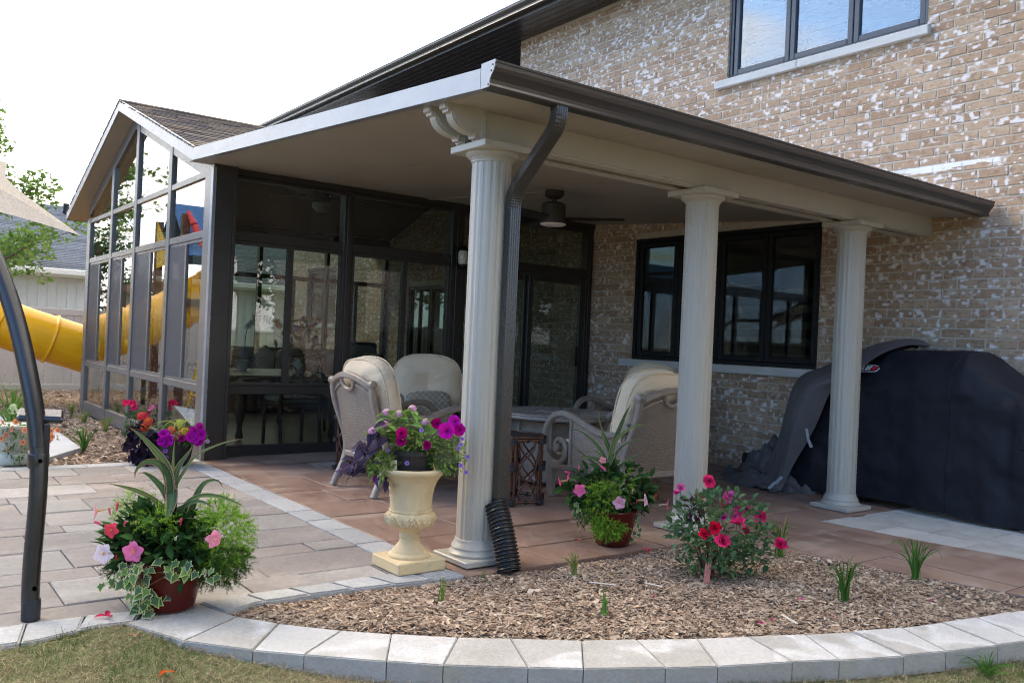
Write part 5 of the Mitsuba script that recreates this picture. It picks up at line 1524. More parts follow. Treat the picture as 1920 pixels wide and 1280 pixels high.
i, j = np.meshgrid(np.arange(47), np.arange(35), indexing='ij')
q = np.stack([i * 36 + j, i * 36 + j + 1, (i + 1) * 36 + j + 1, (i + 1) * 36 + j], -1).reshape(-1, 4)
q = q[(P3[q][:, :, 2].max(1) > .004)]
obj('floor_heap', (P3, np.vstack([q[:, [0, 1, 2]], q[:, [0, 2, 3]]])), 'tarp_cloth', TP, smooth=50)
for (u, v_, d_, rot_) in ((1514, 812, 7.74, .15), (1518, 830, 7.74, .4), (1460, 900, 7.70, -.75), (1448, 909, 7.68, -.85)):
    c = at(u, v_, d_)
    c[2] = max(c[2], .05)
    obj('buckle', move(box(-.014, .014, -.006, .006, -.045, .045, .005), np.stack([RIGHT * math.cos(rot_) - DOWN * math.sin(rot_), -FWD, -DOWN * math.cos(rot_) - RIGHT * math.sin(rot_)], 1), c), 'buckle_grey', TP)
scene['buckle_grey'] = two(princ((0.32, 0.33, 0.36), 0.45))
SPK = thing('garden_speaker', 'small black box speaker on the porch floor against the brick wall', 'speaker')
obj('cabinet', box(-5.80, -5.60, 7.42, 7.58, .02, .20, .015), 'black_frame', SPK)
obj('grille', box(-5.785, -5.615, 7.413, 7.419, .035, .185, .003), 'dark_weave', SPK)
obj('foot', cat(box(-5.79, -5.76, 7.44, 7.56, .003, .02), box(-5.64, -5.61, 7.44, 7.56, .003, .02)), 'black_frame', SPK)
# ---------------------------------------------------------------- beds of wood chips
import shapely
CHIPC = np.array([(.30, .225, .165), (.38, .30, .225), (.23, .165, .12), (.15, .105, .078), (.44, .37, .295), (.34, .28, .225), (.28, .215, .17), (.25, .185, .14)])


def chips(n, poly_, zf, size, keep=None):
    P_ = shapely.Polygon(poly_)
    x0, y0, x1, y1 = P_.bounds
    xy = np.stack([rng.uniform(x0, x1, 4 * n), rng.uniform(y0, y1, 4 * n)], 1)
    ok = shapely.contains_xy(P_, xy[:, 0], xy[:, 1])
    if keep is not None: ok &= keep(xy)
    xy = xy[ok][:n]
    n = len(xy)
    L = size * rng.gamma(4, .25, n).clip(.35, 2.6); W = L * rng.uniform(.13, .42, n); T_ = size * rng.uniform(.04, .12, n)
    base = np.array([[sx, sy, sz] for sx in (-1, 1) for sy in (-1, 1) for sz in (-1, 1)], float) * .5
    v = base[None] * np.stack([L, W, T_], 1)[:, None]
    v[:, :, 1] *= 1 + rng.normal(0, .25, (n, 8)); v[:, :, 0] *= 1 + rng.normal(0, .12, (n, 8))
    a, b, c = rng.uniform(0, 2 * PI, n), rng.normal(0, .24, n), rng.normal(0, .35, n)
    ca, sa, cb, sb, cc_, sc_ = np.cos(a), np.sin(a), np.cos(b), np.sin(b), np.cos(c), np.sin(c)
    y_, z_ = v[..., 1] * cc_[:, None] - v[..., 2] * sc_[:, None], v[..., 1] * sc_[:, None] + v[..., 2] * cc_[:, None]
    x_, z2 = v[..., 0] * cb[:, None] + z_ * sb[:, None], -v[..., 0] * sb[:, None] + z_ * cb[:, None]
    v = np.stack([x_ * ca[:, None] - y_ * sa[:, None] + xy[:, :1], x_ * sa[:, None] + y_ * ca[:, None] + xy[:, 1:], z2 + (zf(xy[:, 0], xy[:, 1]) + size * rng.uniform(.0, .42, n))[:, None]], -1)
    f = BOXQ[None] + (np.arange(n) * 8)[:, None, None]
    col = CHIPC[rng.integers(8, size=n)] * np.array([1.04, .99, .93]) * rng.uniform(.75, 1.25, (n, 1))
    return v.reshape(-1, 3), f.reshape(-1, 3), np.repeat(col, 8, 0)


BOXQ = box(0, 1, 0, 1, 0, 1)[1]
bed = [(-3.80, 1.33), (-3.875, 1.5), (-3.875, 1.83), (-3.835, 2.26), (-3.80, 2.55), (-3.80, 2.66), (-3.787, 2.7), (-3.787, 4.32), (-3.66, 4.59), (-3.34, 4.77), (-2.94, 4.85), (-2.5, 4.96), (-2.06, 5.08), (-1.905, 5.10)] + back[::-1][1:]
bedP = shapely.Polygon(bed)


def bed_z(x, y):
    edge = shapely.distance(shapely.points(x, y), bedP.exterior)
    n = meshkit.fbm(np.stack([np.asarray(x) * 3.2, np.asarray(y) * 3.2, np.zeros(np.shape(x))], -1), 3, 4)
    e = np.clip((np.asarray(x) + 3.8) / .5, 0, 1) * np.clip((-1.95 - np.asarray(x)) / .5, 0, 1)
    return np.minimum(-.030 + .035 * e + .040 * (n - .5), -.022 + .35 * edge)


g1, g2 = np.meshgrid(np.arange(-4.0, -1.8, .05), np.arange(1.2, 5.2, .05), indexing='ij')
hx, hy = g1.shape
i, j = np.meshgrid(np.arange(hx - 1), np.arange(hy - 1), indexing='ij')
q = np.stack([i * hy + j, (i + 1) * hy + j, (i + 1) * hy + j + 1, i * hy + j + 1], -1).reshape(-1, 4)
cen = np.stack([g1, g2], -1).reshape(-1, 2)[q].mean(1)
q = q[shapely.contains_xy(bedP.buffer(.07), cen[:, 0], cen[:, 1])]
n_ = meshkit.fbm(np.stack([g1 * 3.2, g2 * 3.2, g1 * 0], -1), 3, 4)
gz = -.030 + .035 * np.clip((g1 + 3.8) / .5, 0, 1) * np.clip((-1.95 - g1) / .5, 0, 1) + .040 * (n_ - .5)
shapely.prepare(bedP)
in_ = shapely.contains_xy(bedP, g1, g2)
edge_d = shapely.distance(shapely.points(g1, g2), bedP.exterior)
gz = np.where(in_, np.minimum(gz, -.022 + .35 * edge_d), -.032)
tag(obj('front_bed', (np.stack([g1, g2, gz - .004], -1).reshape(-1, 3), np.vstack([q[:, [0, 1, 2]], q[:, [0, 2, 3]]])), 'soil', smooth=True), kind='structure')
v, f, c = chips(46000, bed, bed_z, .0215)
tag(obj('wood_chips', (v, f), 'matte_vc', color=c), 'brown and tan wood chips covering the bed inside the curved block wall', 'wood chips', kind='stuff')
left = [(-18.6, -7), (-8.425, -7), (-8.425, 2.57), (-14.2, 2.57), (-14.2, 7.4), (-18.6, 7.4)]
tag(obj('side_bed', extrude(left, -.12, -.055, 2), 'soil'), kind='structure')
pad = [tuple(onp(a, b, 2, -.0)[:2]) for a, b in ((152, 838), (100, 802), (-60, 762), (-140, 900), (76, 861))]
padP = shapely.Polygon(pad)
v, f, c = chips(26000, left, lambda x, y: -.055 + .0 * x, .042, keep=lambda xy: (rng.random(len(xy)) < np.clip((xy[:, 0] + 20.5) / 10, .12, 1)) & (xy[:, 1] > -3.5) & ~shapely.contains_xy(padP, xy[:, 0], xy[:, 1]))
tag(obj('wood_chips', (v, f), 'matte_vc', color=c), 'brown wood chips covering the ground before the gable glass and the fence', 'wood chips', kind='stuff')
tag(obj('concrete_pad', extrude(pad, -.08, -.004, 2), 'pad_concrete'), 'white concrete pad in the wood chips at the left edge', 'concrete pad')
# long stray splinters
for k, (u, v_, L_, a_) in enumerate(((1130, 1098, .14, .7), (1225, 1100, .10, .3), (1480, 1165, .13, -.4), (1330, 1070, .09, 1.2))):
    c0 = onp(u, v_, 2, .02)
    tag(obj('bark_strip', move(box(-L_ / 2, L_ / 2, -.006, .006, -.002, .003, .001), rotz(a_), c0 + [0, 0, .012]), 'pale_wood'), 'long pale bark splinter lying on the wood chips', 'bark strip', 'pale splinters lying on the wood chips')
scene['pale_wood'] = two(princ((0.50, 0.44, 0.37), 0.8))

# ---------------------------------------------------------------- the lawn
lawn = [(-3.79, -.9), (-3.795, .2), (-3.81, .6), (-3.87, .8), (-3.86, .92)] + front[1:] + [(-.9, 5.1), (-.9, -.9)]


def grass(n, poly_, h0, h1, flat, dry):
    P_ = shapely.Polygon(poly_)
    x0, y0, x1, y1 = P_.bounds
    xy = np.stack([rng.uniform(x0, x1, 3 * n), rng.uniform(y0, y1, 3 * n)], 1)
    xy = xy[shapely.contains_xy(P_, xy[:, 0], xy[:, 1])]
    g = meshkit.fbm(np.stack([xy[:, 0] * 3.2, xy[:, 1] * 3.2, xy[:, 0] * 0], -1), 4, 6)
    edge = np.clip(1 - np.array([0.0]) + 0, 0, 1)
    lush = np.clip((g - .45) * 9, 0, 1)
    keep = rng.random(len(xy)) < (np.where(lush > .5, 1, .22) if not dry else np.where(lush > .6, .5, 1))
    xy, lush = xy[keep][:n], lush[keep][:n]
    n = len(xy)
    h = rng.uniform(h0, h1, n) * (.65 + .6 * lush) if not dry else rng.uniform(h0, h1, n)
    a = rng.uniform(0, 2 * PI, n)
    ln = h * rng.uniform(.25, 1.0, n) * (3.0 if flat else 1)
    w = rng.uniform(.0007, .0014, n) * (1.3 if flat else 1)
    d = np.stack([np.cos(a), np.sin(a), 0 * a], 1); s = np.stack([-np.sin(a), np.cos(a), 0 * a], 1)
    b = np.c_[xy, lawn_z(xy[:, 0], xy[:, 1]) - .003 + (rng.uniform(0, .02, n) if flat else 0)]
    up = np.array([0, 0, 1.0])
    m_ = b + d * (ln * .35)[:, None] + up * (h * .6)[:, None]
    t_ = b + d * ln[:, None] + up * (h * (rng.uniform(.1, .9, n) if flat else rng.uniform(.8, 1.05, n)))[:, None]
    v = np.stack([b - s * w[:, None], b + s * w[:, None], m_ - s * w[:, None] * .8, m_ + s * w[:, None] * .8, t_], 1).reshape(-1, 3)
    i = np.arange(n)[:, None] * 5
    f = np.vstack([i + [0, 1, 3], i + [0, 3, 2], i + [2, 3, 4]])
    if dry:
        c = np.array([(.36, .29, .17), (.28, .225, .13), (.44, .37, .24), (.22, .18, .11)])[rng.integers(4, size=n)]
    else:
        c = np.array([(.085, .14, .04), (.115, .175, .055), (.065, .11, .035), (.17, .18, .075)])[rng.integers(4, size=n)]
    c = c * rng.uniform(.75, 1.25, (n, 1))
    return v, f, np.repeat(c, 5, 0)


ga, gb = grass(38000, lawn, .014, .042, False, False), grass(95000, lawn, .005, .020, True, True)
f = np.vstack([ga[1], gb[1] + len(ga[0])])
tag(obj('lawn', (np.vstack([ga[0], gb[0]]), f), 'leaf_vc', color=np.vstack([ga[2], gb[2]])), 'thin half dried lawn grass in front of the block wall', 'grass', kind='stuff')


# ---------------------------------------------------------------- plant pieces
def unit(v):
    v = np.asarray(v, float)
    return v / (np.linalg.norm(v) + 1e-12)


def basis(d, up):
    d = unit(d); s = np.cross(unit(up), d)
    if np.linalg.norm(s) < 1e-3: s = np.cross([.3, .9, .1], d)
    s = unit(s)
    return np.stack([d, s, np.cross(d, s)], 1)     # columns: along, across, normal


def blade(L, W, n=5, fold=.25, droop=.3, shape=.8, blunt=.85):
    """a leaf along +x, folded along its midrib; returns points, faces and (t, across) of each point"""
    t = np.linspace(0, 1, n + 1)
    w = W / 2 * np.abs(np.sin(PI * np.clip(t, 0, 1) ** shape)) ** blunt
    w[0] = W * .05
    w[-1] = 0.0
    z = -droop * L * t ** 2
    x = L * t * (1 - .12 * droop)
    v = np.stack([np.stack([x, w, z + fold * w], 1), np.stack([x, 0 * w, z], 1), np.stack([x, -w, z + fold * w], 1)], 1).reshape(-1, 3)
    f = []
    for k in range(n):
        a = 3 * k
        f += [[a, a + 1, a + 4], [a, a + 4, a + 3], [a + 1, a + 2, a + 5], [a + 1, a + 5, a + 4]]
    ta = np.stack([np.repeat(t, 3), np.tile([1.0, 0, 1.0], n + 1)], 1)
    return v, np.array(f), ta


def ribbon(path, widths, nrm_hint, fold=.2):
    """a long strap leaf through the points, with its widths"""
    p = np.asarray(path, float); w = np.asarray(widths, float)
    nrm_hint = np.asarray(nrm_hint, float)
    t, A, B = frames(p)
    s = np.cross(t, np.tile(unit(nrm_hint), (len(p), 1)) if nrm_hint.ndim == 1 else nrm_hint)
    s /= np.linalg.norm(s, axis=1, keepdims=True) + 1e-9
    nn_ = np.cross(s, t)
    cols = [(-1.0, fold), (-.72, fold * .6), (-.2, 0.), (.2, 0.), (.72, fold * .6), (1.0, fold)]
    v = np.stack([p + s * (w * a)[:, None] + nn_ * (w * h)[:, None] for a, h in cols], 1).reshape(-1, 3)
    m = len(cols)
    i, j = np.meshgrid(np.arange(len(p) - 1), np.arange(m - 1), indexing='ij')
    q = np.stack([i * m + j, i * m + j + 1, (i + 1) * m + j + 1, (i + 1) * m + j], -1).reshape(-1, 4)
    ta = np.stack([np.repeat(np.linspace(0, 1, len(p)), m), np.tile([abs(c[0]) for c in cols], len(p))], 1)
    return v, np.vstack([q[:, [0, 1, 2]], q[:, [0, 2, 3]]]), ta


def cordyline(parent, leaves, base_px, depth, r_):
    """strap leaves with pale pink edges, each through its measured course"""
    for k, (pts, wpx, lean) in enumerate(leaves):
        n = len(pts)
        P3_ = [at(u, v, depth + lean * (i / (n - 1)) ** 1.3) for i, (u, v) in enumerate(pts)]
        P3_ = spline(P3_, 18)
        t = np.linspace(0, 1, 18)
        w = .66 * wpx * depth / 960 / FOC / 2 * (np.sin(PI * np.clip(.08 + .92 * t, 0, 1) ** .75) ** .8)
        w[-1] = .0006
        h0, h1 = unit(-FWD + np.array([0, 0, .5]) + r_.normal(0, .35, 3)), unit(-FWD * .7 + np.array([0, 0, .7]) + r_.normal(0, .6, 3))
        v, f, ta = ribbon(P3_, w, h0 * (1 - t[:, None]) + h1 * t[:, None], r_.uniform(.15, .5))
        g = np.array([(.085, .135, .055), (.06, .11, .05), (.125, .165, .055), (.07, .115, .06)][k % 4])
        e = np.array([(.50, .37, .27), (.46, .27, .25), (.42, .40, .22)][k % 3])
        s_ = np.clip((ta[:, 1] - .72) * 3.6, 0, 1)[:, None] * np.clip(1.25 - ta[:, :1] * .8, 0, 1)
        col = g * (1 - s_) + e * s_
        col = col * np.where(np.abs(ta[:, 1:] - .72) < .1, .72, 1.0) * np.where(ta[:, 1:] < .4, 1.18, 1.0)
        red = np.clip(.35 - ta[:, :1], 0, 1) * 1.2 * (k % 3 == 1)
        col = col * (1 - red) + np.array((.20, .075, .065)) * red
        brown = np.clip((ta[:, :1] - .90) * 9, 0, 1)
        col = col * (1 - brown) + np.array((.22, .11, .045)) * brown
        obj('strap_leaf', (v, f), 'leaf_vc', parent, smooth=True, color=col)


def leaves_at(pts, dirs, L, W, cols, r_, fold=.3, droop=.35, n=5, shape=.8, vein=None):
    """leaves standing at the points, each a (mesh, colour) pair"""
    out = []
    for p, d in zip(pts, dirs):
        s = r_.uniform(.72, 1.2)
        v, f, ta = blade(L * s, W * s * r_.uniform(.85, 1.15), n, fold * r_.uniform(.5, 1.4), droop * r_.uniform(.3, 1.6), shape)
        B = basis(d, np.array([0, 0, 1.0]) + r_.normal(0, .35, 3))
        c = np.array(cols[r_.integers(len(cols))]) * r_.uniform(.8, 1.2)
        c = np.tile(c, (len(v), 1))
        if vein is not None:
            c = np.where(ta[:, 1:] < .5, c * .75 + np.array(vein) * .25, c)
        out.append(((v @ B.T + p, f), c))
    return out


def put_leaves(parent, name, items, mat, parts=0):
    """the first of them parts of their own, the rest one mesh"""
    m = MB()
    for k, (vf, c) in enumerate(items):
        if k < parts: obj(name, vf, mat, parent, color=c)
        else: m.add(vf, c)
    if m.n:
        tag(obj(name + '_mass', m.vf(), mat, parent, color=m.attr()), kind='stuff')


def px_cloud(r_, n, u, v, depth, dd, shape='ellipse'):
    """n points spread through a rounded volume: u and v ranges in the photograph, depth +- dd"""
    q = r_.normal(size=(n, 3)); q /= np.linalg.norm(q, axis=1, keepdims=True); q *= (r_.uniform(.3, 1, n) ** .45)[:, None]
    cu, cv, hu, hv = (u[0] + u[1]) / 2, (v[0] + v[1]) / 2, (u[1] - u[0]) / 2, (v[1] - v[0]) / 2
    pts = np.array([at(cu + a * hu, cv + b * hv, depth + c * dd) for a, b, c in q])
    return pts, RIGHT * q[:, :1] + DOWN * q[:, 1:2] + FWD * q[:, 2:]


def fern(r_, n, u, v, depth, dd, cols, drop=.12, needles=30, nl=.017):
    """asparagus fern: short stems, each a soft burst of fine needles"""
    m = MB()
    pts, dr_ = px_cloud(r_, n, u, v, depth, dd)
    for p, d in zip(pts, dr_):
        d = unit(d + r_.normal(0, .5, 3) - np.array([0, 0, drop * 3]))
        L_ = r_.uniform(.03, .06)
        t = r_.uniform(0, 1, needles)
        st = p + d * (L_ * t)[:, None]
        c = np.array(cols[r_.integers(len(cols))]) * r_.uniform(.75, 1.25)
        a = r_.normal(size=(needles, 3)) + d * .7; a /= np.linalg.norm(a, axis=1, keepdims=True)
        b = np.cross(a, r_.normal(size=(needles, 3))); b /= np.linalg.norm(b, axis=1, keepdims=True)
        s = nl * r_.uniform(.6, 1.3, (needles, 1))
        w = .0011
        vv = np.stack([st - b * w, st + b * w, st + a * s], 1).reshape(-1, 3)
        m.add((vv, np.arange(needles * 3).reshape(-1, 3)), np.repeat(c * r_.uniform(.8, 1.2, (needles, 1)), 3, 0))
    return m


def trumpet(parent, p, d, R, col, throat, r_, name='flower', petals=5, tube_len=.035, back=None):
    """a five-petalled trumpet flower facing d, with its tube behind"""
    B = basis(d, (0, 0, 1.0))
    m = MB()
    spin = r_.uniform(0, 2 * PI)
    for k in range(petals):
        a = spin + k * 2 * PI / petals
        v, f, ta = blade(R, R * .98, 7, .14, -.10 + r_.normal(0, .16), .64, blunt=.66)
        v[:, 2] += .10 * R * np.sin(ta[:, 0] * PI)
        q = np.stack([v[:, 2] * 1.0, v[:, 0] * math.cos(a) - v[:, 1] * math.sin(a), v[:, 0] * math.sin(a) + v[:, 1] * math.cos(a)], 1)
        c = np.array(col) * (1 - .25 * np.clip(.45 - ta[:, :1], 0, 1)) * r_.uniform(.9, 1.08)
        m.add((q @ B.T + p, f), c)
    v, f = lathe([(.0, 0.004), (R * .12, .004), (R * .16, .0), (R * .13, -tube_len * .4), (R * .06, -tube_len), (.0, -tube_len)], 10)
    v = v[:, [2, 0, 1]]
    c = np.where(v[:, :1] > -.002, np.array(throat), np.array(back if back is not None else col) * .9)
    m.add((v @ B.T + p, f), c)
    return obj(name, m.vf(), 'petal_vc', parent, color=m.attr())


def petunia(parent, p, d, R, col, r_, name='flower'):
    """a flared funnel with a ruffled rim"""
    B = basis(d, (0, 0, 1.0))
    n, rings = 25, [(0, -.7), (.12, -.35), (.35, -.10), (.75, .05), (1.0, .02)]
    ph = r_.uniform(0, 6)
    V, C = [], []
    for rr_, z in rings:
        for k in range(n):
            a = 2 * PI * k / n
            lobes = 1 - .10 * rr_ * (abs(math.sin(2.5 * a + ph)) < .25)
            V.append(((z + .09 * rr_ ** 3 * math.sin(5 * a + ph) + .05 * rr_ ** 3 * math.sin(11 * a + 2 * ph)) * R, rr_ * lobes * R * math.cos(a), rr_ * lobes * R * math.sin(a)))
            dk = .35 + .65 * min(1, rr_ * 1.6)
            st = 1 - .18 * max(0, math.cos(5 * a + ph)) * (rr_ < .9)
            C.append(np.array(col) * dk * st)
    i, j = np.meshgrid(np.arange(len(rings) - 1), np.arange(n), indexing='ij')
    q = np.stack([i * n + j, i * n + (j + 1) % n, (i + 1) * n + (j + 1) % n, (i + 1) * n + j], -1).reshape(-1, 4)
    return obj(name, (np.array(V) @ B.T + p, np.vstack([q[:, [0, 1, 2]], q[:, [0, 2, 3]]])), 'petal_vc', parent, smooth=True, color=np.array(C))


def rose(parent, p, d, R, col, r_, name='bloom', n=19):
    """an open rose: rings of cupped overlapping petals"""
    B = basis(d, (0, 0, 1.0))
    m = MB()
    for k in range(n):
        ring_ = 0 if k < 8 else (1 if k < 14 else 2)
        L_, tilt = [(R, .15), (R * .75, .55), (R * .45, 1.05)][ring_]
        a = k * 2.4 + r_.uniform(-.3, .3)
        v, f, ta = blade(L_ * r_.uniform(.8, 1.15), L_ * 1.0, 5, .25, -.15 + r_.normal(0, .3), .6, blunt=.55)
        v[:, 2] += .10 * R * np.sin(v[:, 1] * 150 + k) * ta[:, 0]
        x, z = v[:, 0] * math.cos(tilt) - v[:, 2] * math.sin(tilt), v[:, 0] * math.sin(tilt) + v[:, 2] * math.cos(tilt)
        q = np.stack([z - .1 * R, x * math.cos(a) - v[:, 1] * math.sin(a), x * math.sin(a) + v[:, 1] * math.cos(a)], 1)
        m.add((q @ B.T + p, f), np.array(col) * r_.uniform(.6, 1.2) * (1 - .15 * ring_))
    return obj(name, m.vf(), 'petal_vc', parent, color=m.attr())


def umbel(parent, p, d, R, c1, c2, r_, name='flower_head'):
    """a domed head of tiny florets"""
    B = basis(d, (0, 0, 1.0))
    m = MB()
    for k in range(42):
        t = math.sqrt((k + .5) / 42); a = k * 2.4
        nrm_ = unit([math.cos(t * 1.3), math.sin(t * 1.3) * math.cos(a), math.sin(t * 1.3) * math.sin(a)])
        c0 = nrm_ * R * .95 - np.array([R * .5, 0, 0])
        b_ = basis(nrm_, (0.2, .1, 1.0))
        a5 = np.arange(5) * 2 * PI / 5 + r_.uniform(0, 1)
        v = np.vstack([[0, 0, 0], np.stack([0 * a5 + .0015, R * .26 * np.cos(a5), R * .26 * np.sin(a5)], 1)])
        col = np.array(c1) if t > .45 or r_.random() < .3 else np.array(c2)
        m.add(((v @ b_.T + c0) @ B.T + p, np.array([[0, i + 1, (i + 1) % 5 + 1] for i in range(5)])), np.vstack([np.array(c2) * .9, np.tile(col * r_.uniform(.85, 1.1), (5, 1))]))
    return obj(name, m.vf(), 'petal_vc', parent, color=m.attr())


def bud(parent, p, d, L, col, name='bud'):
    B = basis(d, (0, 0, 1.0))
    v, f = lathe([(0, 0), (L * .09, L * .1), (L * .11, L * .5), (L * .17, L * .7), (L * .12, L * .9), (0, L)], 8)
    return obj(name, (v[:, [2, 0, 1]] @ B.T + p, f), 'petal_vc', parent, smooth=True, color=col)


def stems(r_, base, pts, rad, col):
    m = MB()
    for p in pts:
        b = base + r_.normal(0, .02, 3) * np.array([1, 1, .2])
        mid = (b + p) / 2 + np.array([0, 0, .02]) + r_.normal(0, .012, 3)
        m.add(tube(spline([b, mid, p], 6), np.linspace(rad, rad * .6, 6), 5), col)
    return m


def ivy_leaf(S_, r_, green, edge):
    """a five-lobed ivy leaf with a pale margin: 16 rim points in and out"""
    ang = np.array([180, 150, 120, 100, 78, 60, 40, 20, 0, -20, -40, -60, -78, -100, -120, -150]) * PI / 180
    rad = np.array([.25, .62, .52, .42, .78, .55, .60, .72, 1.12, .72, .60, .55, .78, .42, .52, .62])
    o = np.stack([rad * np.cos(ang), rad * np.sin(ang), .12 * rad ** 2 * r_.uniform(-1, 1, 16)], 1) * S_
    i_ = o * .74; i_[:, 2] += .03 * S_
    i2 = o * .9; i2[:, 2] += .012 * S_
    v = np.vstack([[(0, 0, .05 * S_)], i_, i2, o])
    f = []
    for k in range(16):
        n = (k + 1) % 16
        f += [[0, 1 + k, 1 + n]]
        for a in (1, 17):
            f += [[a + k, a + 16 + k, a + 16 + n], [a + k, a + 16 + n, a + n]]
    c = np.vstack([[green], np.tile(green, (16, 1)), np.tile(np.array(edge) * .85 + np.array(green) * .15, (16, 1)), np.tile(edge, (16, 1))])
    return v, np.array(f), c


def ivy(parent, r_, pts, size, depth):
    m = MB()
    prev = None
    for (u, v_, dd) in pts:
        p = at(u, v_, depth + dd)
        S_ = size * r_.uniform(.7, 1.15)
        v, f, c = ivy_leaf(S_, r_, np.array([(.09, .16, .08), (.15, .25, .08), (.07, .13, .08)][r_.integers(3)]), np.array([(.56, .60, .27), (.50, .58, .18), (.58, .60, .38)][r_.integers(3)]))
        d = unit(DOWN * r_.uniform(.2, 1) + RIGHT * r_.normal(0, .6) - FWD * .3)
        B = basis(d, -FWD + np.array([0, 0, .4]) + r_.normal(0, .35, 3))
        obj('ivy_leaf', (v @ B.T + p, f), 'leaf_vc', parent, color=c * r_.uniform(.85, 1.15))
        if prev is not None and np.linalg.norm(prev - p) < .16:
            m.add(tube(spline([prev + FWD * .012, (prev + p) / 2 + FWD * .02, p + FWD * .008], 5), .0013, 4), (.16, .13, .07))
        prev = p
    if m.n: obj('vine', m.vf(), 'matte_vc', parent, color=m.attr())


scene['red_glaze'] = two(princ(proc(lambda p, n, uv: mix((0.055, 0.004, 0.003), (0.09, 0.008, 0.006), fbm(p.x * 12, p.y * 12, p.z * 5, 3)) * (1 - .35 * smoothstep(.70, .76, noise(p.x * 120, p.y * 120, p.z * 120)))), 0.22, specular=0.3, clearcoat=0.15))
scene['urn_stone'] = two(bump(princ(proc(lambda p, n, uv: mix(mix((0.505, 0.395, 0.225), (0.605, 0.49, 0.30), fbm(p.x * 9, p.y * 9, p.z * 6, 4)), (0.27, 0.165, 0.065), smoothstep(.62, .80, fbm(p.x * 17, p.y * 17, p.z * 26, 3)) * .3)), 0.75, specular=0.25), lambda p, n, uv: fbm(p.x * 90, p.y * 90, p.z * 90, 3), 0.0025))
scene['black_plastic'] = two(princ((0.014, 0.014, 0.016), 0.4))
scene['white_pot'] = two(princ((0.36, 0.38, 0.33), 0.4))
MANDE = [(.028, .075, .022), (.02, .055, .02), (.045, .10, .03), (.035, .085, .025)]
FERN_L = [(.22, .39, .045), (.27, .45, .06), (.17, .33, .04)]
FERN_D = [(.045, .105, .025), (.06, .14, .03), (.035, .085, .025)]
PINK, HOT, CORAL, PALE, WHITE = (.78, .20, .42), (.80, .09, .30), (.78, .08, .13), (.80, .46, .60), (.82, .70, .76)


def red_pot(K, c, s):
    obj('pot', lathe([(0, .012), (.10 * s, .004), (.112 * s, .006), (.118 * s, .016), (.128 * s, .06), (.142 * s, .12), (.152 * s, .17), (.157 * s, .20), (.160 * s, .207), (.161 * s, .216), (.157 * s, .222), (.150 * s, .220), (.146 * s, .20), (0, .195)], 56, c), 'red_glaze', K, smooth=35)
    obj('soil', lathe([(0, .205), (.147 * s, .202)], 24, c), 'soil', K)


# --- flowers on the table inside the sunroom
r_ = np.random.default_rng(31)
for k in range(7):
    p = os_[13 - k] + r_.normal(0, .015, 3)
    trumpet(OR_, p, unit(np.array([1, -.3, .1]) + r_.normal(0, .3, 3)), .05, (.80, .80, .80), (.7, .6, .3), r_, 'bloom', tube_len=.01)
put_leaves(OR_, 'leaf', leaves_at([oc + [0, 0, .12]] * 8, [(math.cos(a), math.sin(a), .5) for a in np.arange(8) * .8], .26, .07, [(.05, .10, .04)], r_, .3, .6), 'leaf_vc', 8)
bp_ = bc + [0, 0, .45] + r_.normal(0, 1, (70, 3)) * [.14, .16, .10]
put_leaves(BQ, 'leaf', leaves_at(bp_, r_.normal(0, 1, (70, 3)) + [0, 0, .6], .10, .04, [(.05, .10, .04), (.08, .12, .05)], r_), 'leaf_vc', 0)
s_ = stems(r_, bc + [0, 0, .2], bp_[:30], .004, (.08, .12, .05)); obj('stems', s_.vf(), 'matte_vc', BQ, color=s_.attr())
for k in range(16):
    rose(BQ, bc + [0, 0, .55] + r_.normal(0, 1, 3) * [.13, .17, .09], unit(np.array([1, -.2, .4]) + r_.normal(0, .4, 3)), .045, [(.5, .12, .35), (.6, .35, .10), (.45, .2, .5), (.65, .5, .15)][k % 4], r_, 'flower', n=8)

# --- the big red pot at the front left
K = thing('flower_pot', 'big glossy red pot of pink flowers, striped leaves and ivy at the patio corner', 'potted plant', 'glossy red pots of mixed flowers')
c0 = onp(313, 1138, 2, .0); c0[2] = .003
dp = (c0 + [0, 0, .25] - CAM) @ FWD
red_pot(K, c0, 1.0)
r_ = np.random.default_rng(21)
cordyline(K, [([(322, 975), (320, 919), (310, 870), (289, 842), (265, 817), (241, 800)], 25, -.10), ([(318, 975), (318, 919), (302, 872), (281, 864), (261, 873), (253, 896)], 27, -.16),
              ([(323, 970), (325, 913), (325, 862), (328, 824)], 11, .05), ([(325, 975), (327, 909), (338, 870), (354, 848), (361, 834)], 22, .06), ([(326, 975), (330, 911), (350, 878), (369, 854), (395, 840), (424, 829), (459, 823)], 17, .03),
              ([(318, 978), (310, 923), (291, 900), (269, 886), (260, 888)], 22, -.08), ([(316, 985), (298, 943), (277, 929), (255, 919), (226, 911), (203, 906)], 15, -.05), ([(322, 960), (323, 925), (322, 943), (317, 962), (310, 978)], 36, -.14),
              ([(322, 990), (338, 959), (362, 935), (383, 929), (411, 931), (458, 949)], 17, -.06), ([(330, 985), (369, 930), (387, 904), (403, 900), (417, 913)], 23, .10), ([(318, 990), (300, 959), (271, 947), (239, 945), (212, 952)], 13, .08), ([(324, 985), (345, 950), (372, 940), (398, 952)], 15, -.10)], None, dp, r_)
pts, ds = px_cloud(r_, 250, (194, 412), (946, 1092), dp, .16)
ds = ds * .8 + np.array([0, 0, .35]) + r_.normal(0, .35, ds.shape) - FWD * .25
put_leaves(K, 'leaf', leaves_at(pts, ds, .072, .040, MANDE, r_, .25, .3, 5, .75, vein=(.10, .2, .06)), 'glossy_leaf_vc', 70)
pts2, ds2 = px_cloud(r_, 430, (208, 400), (955, 1085), dp + .03, .12)
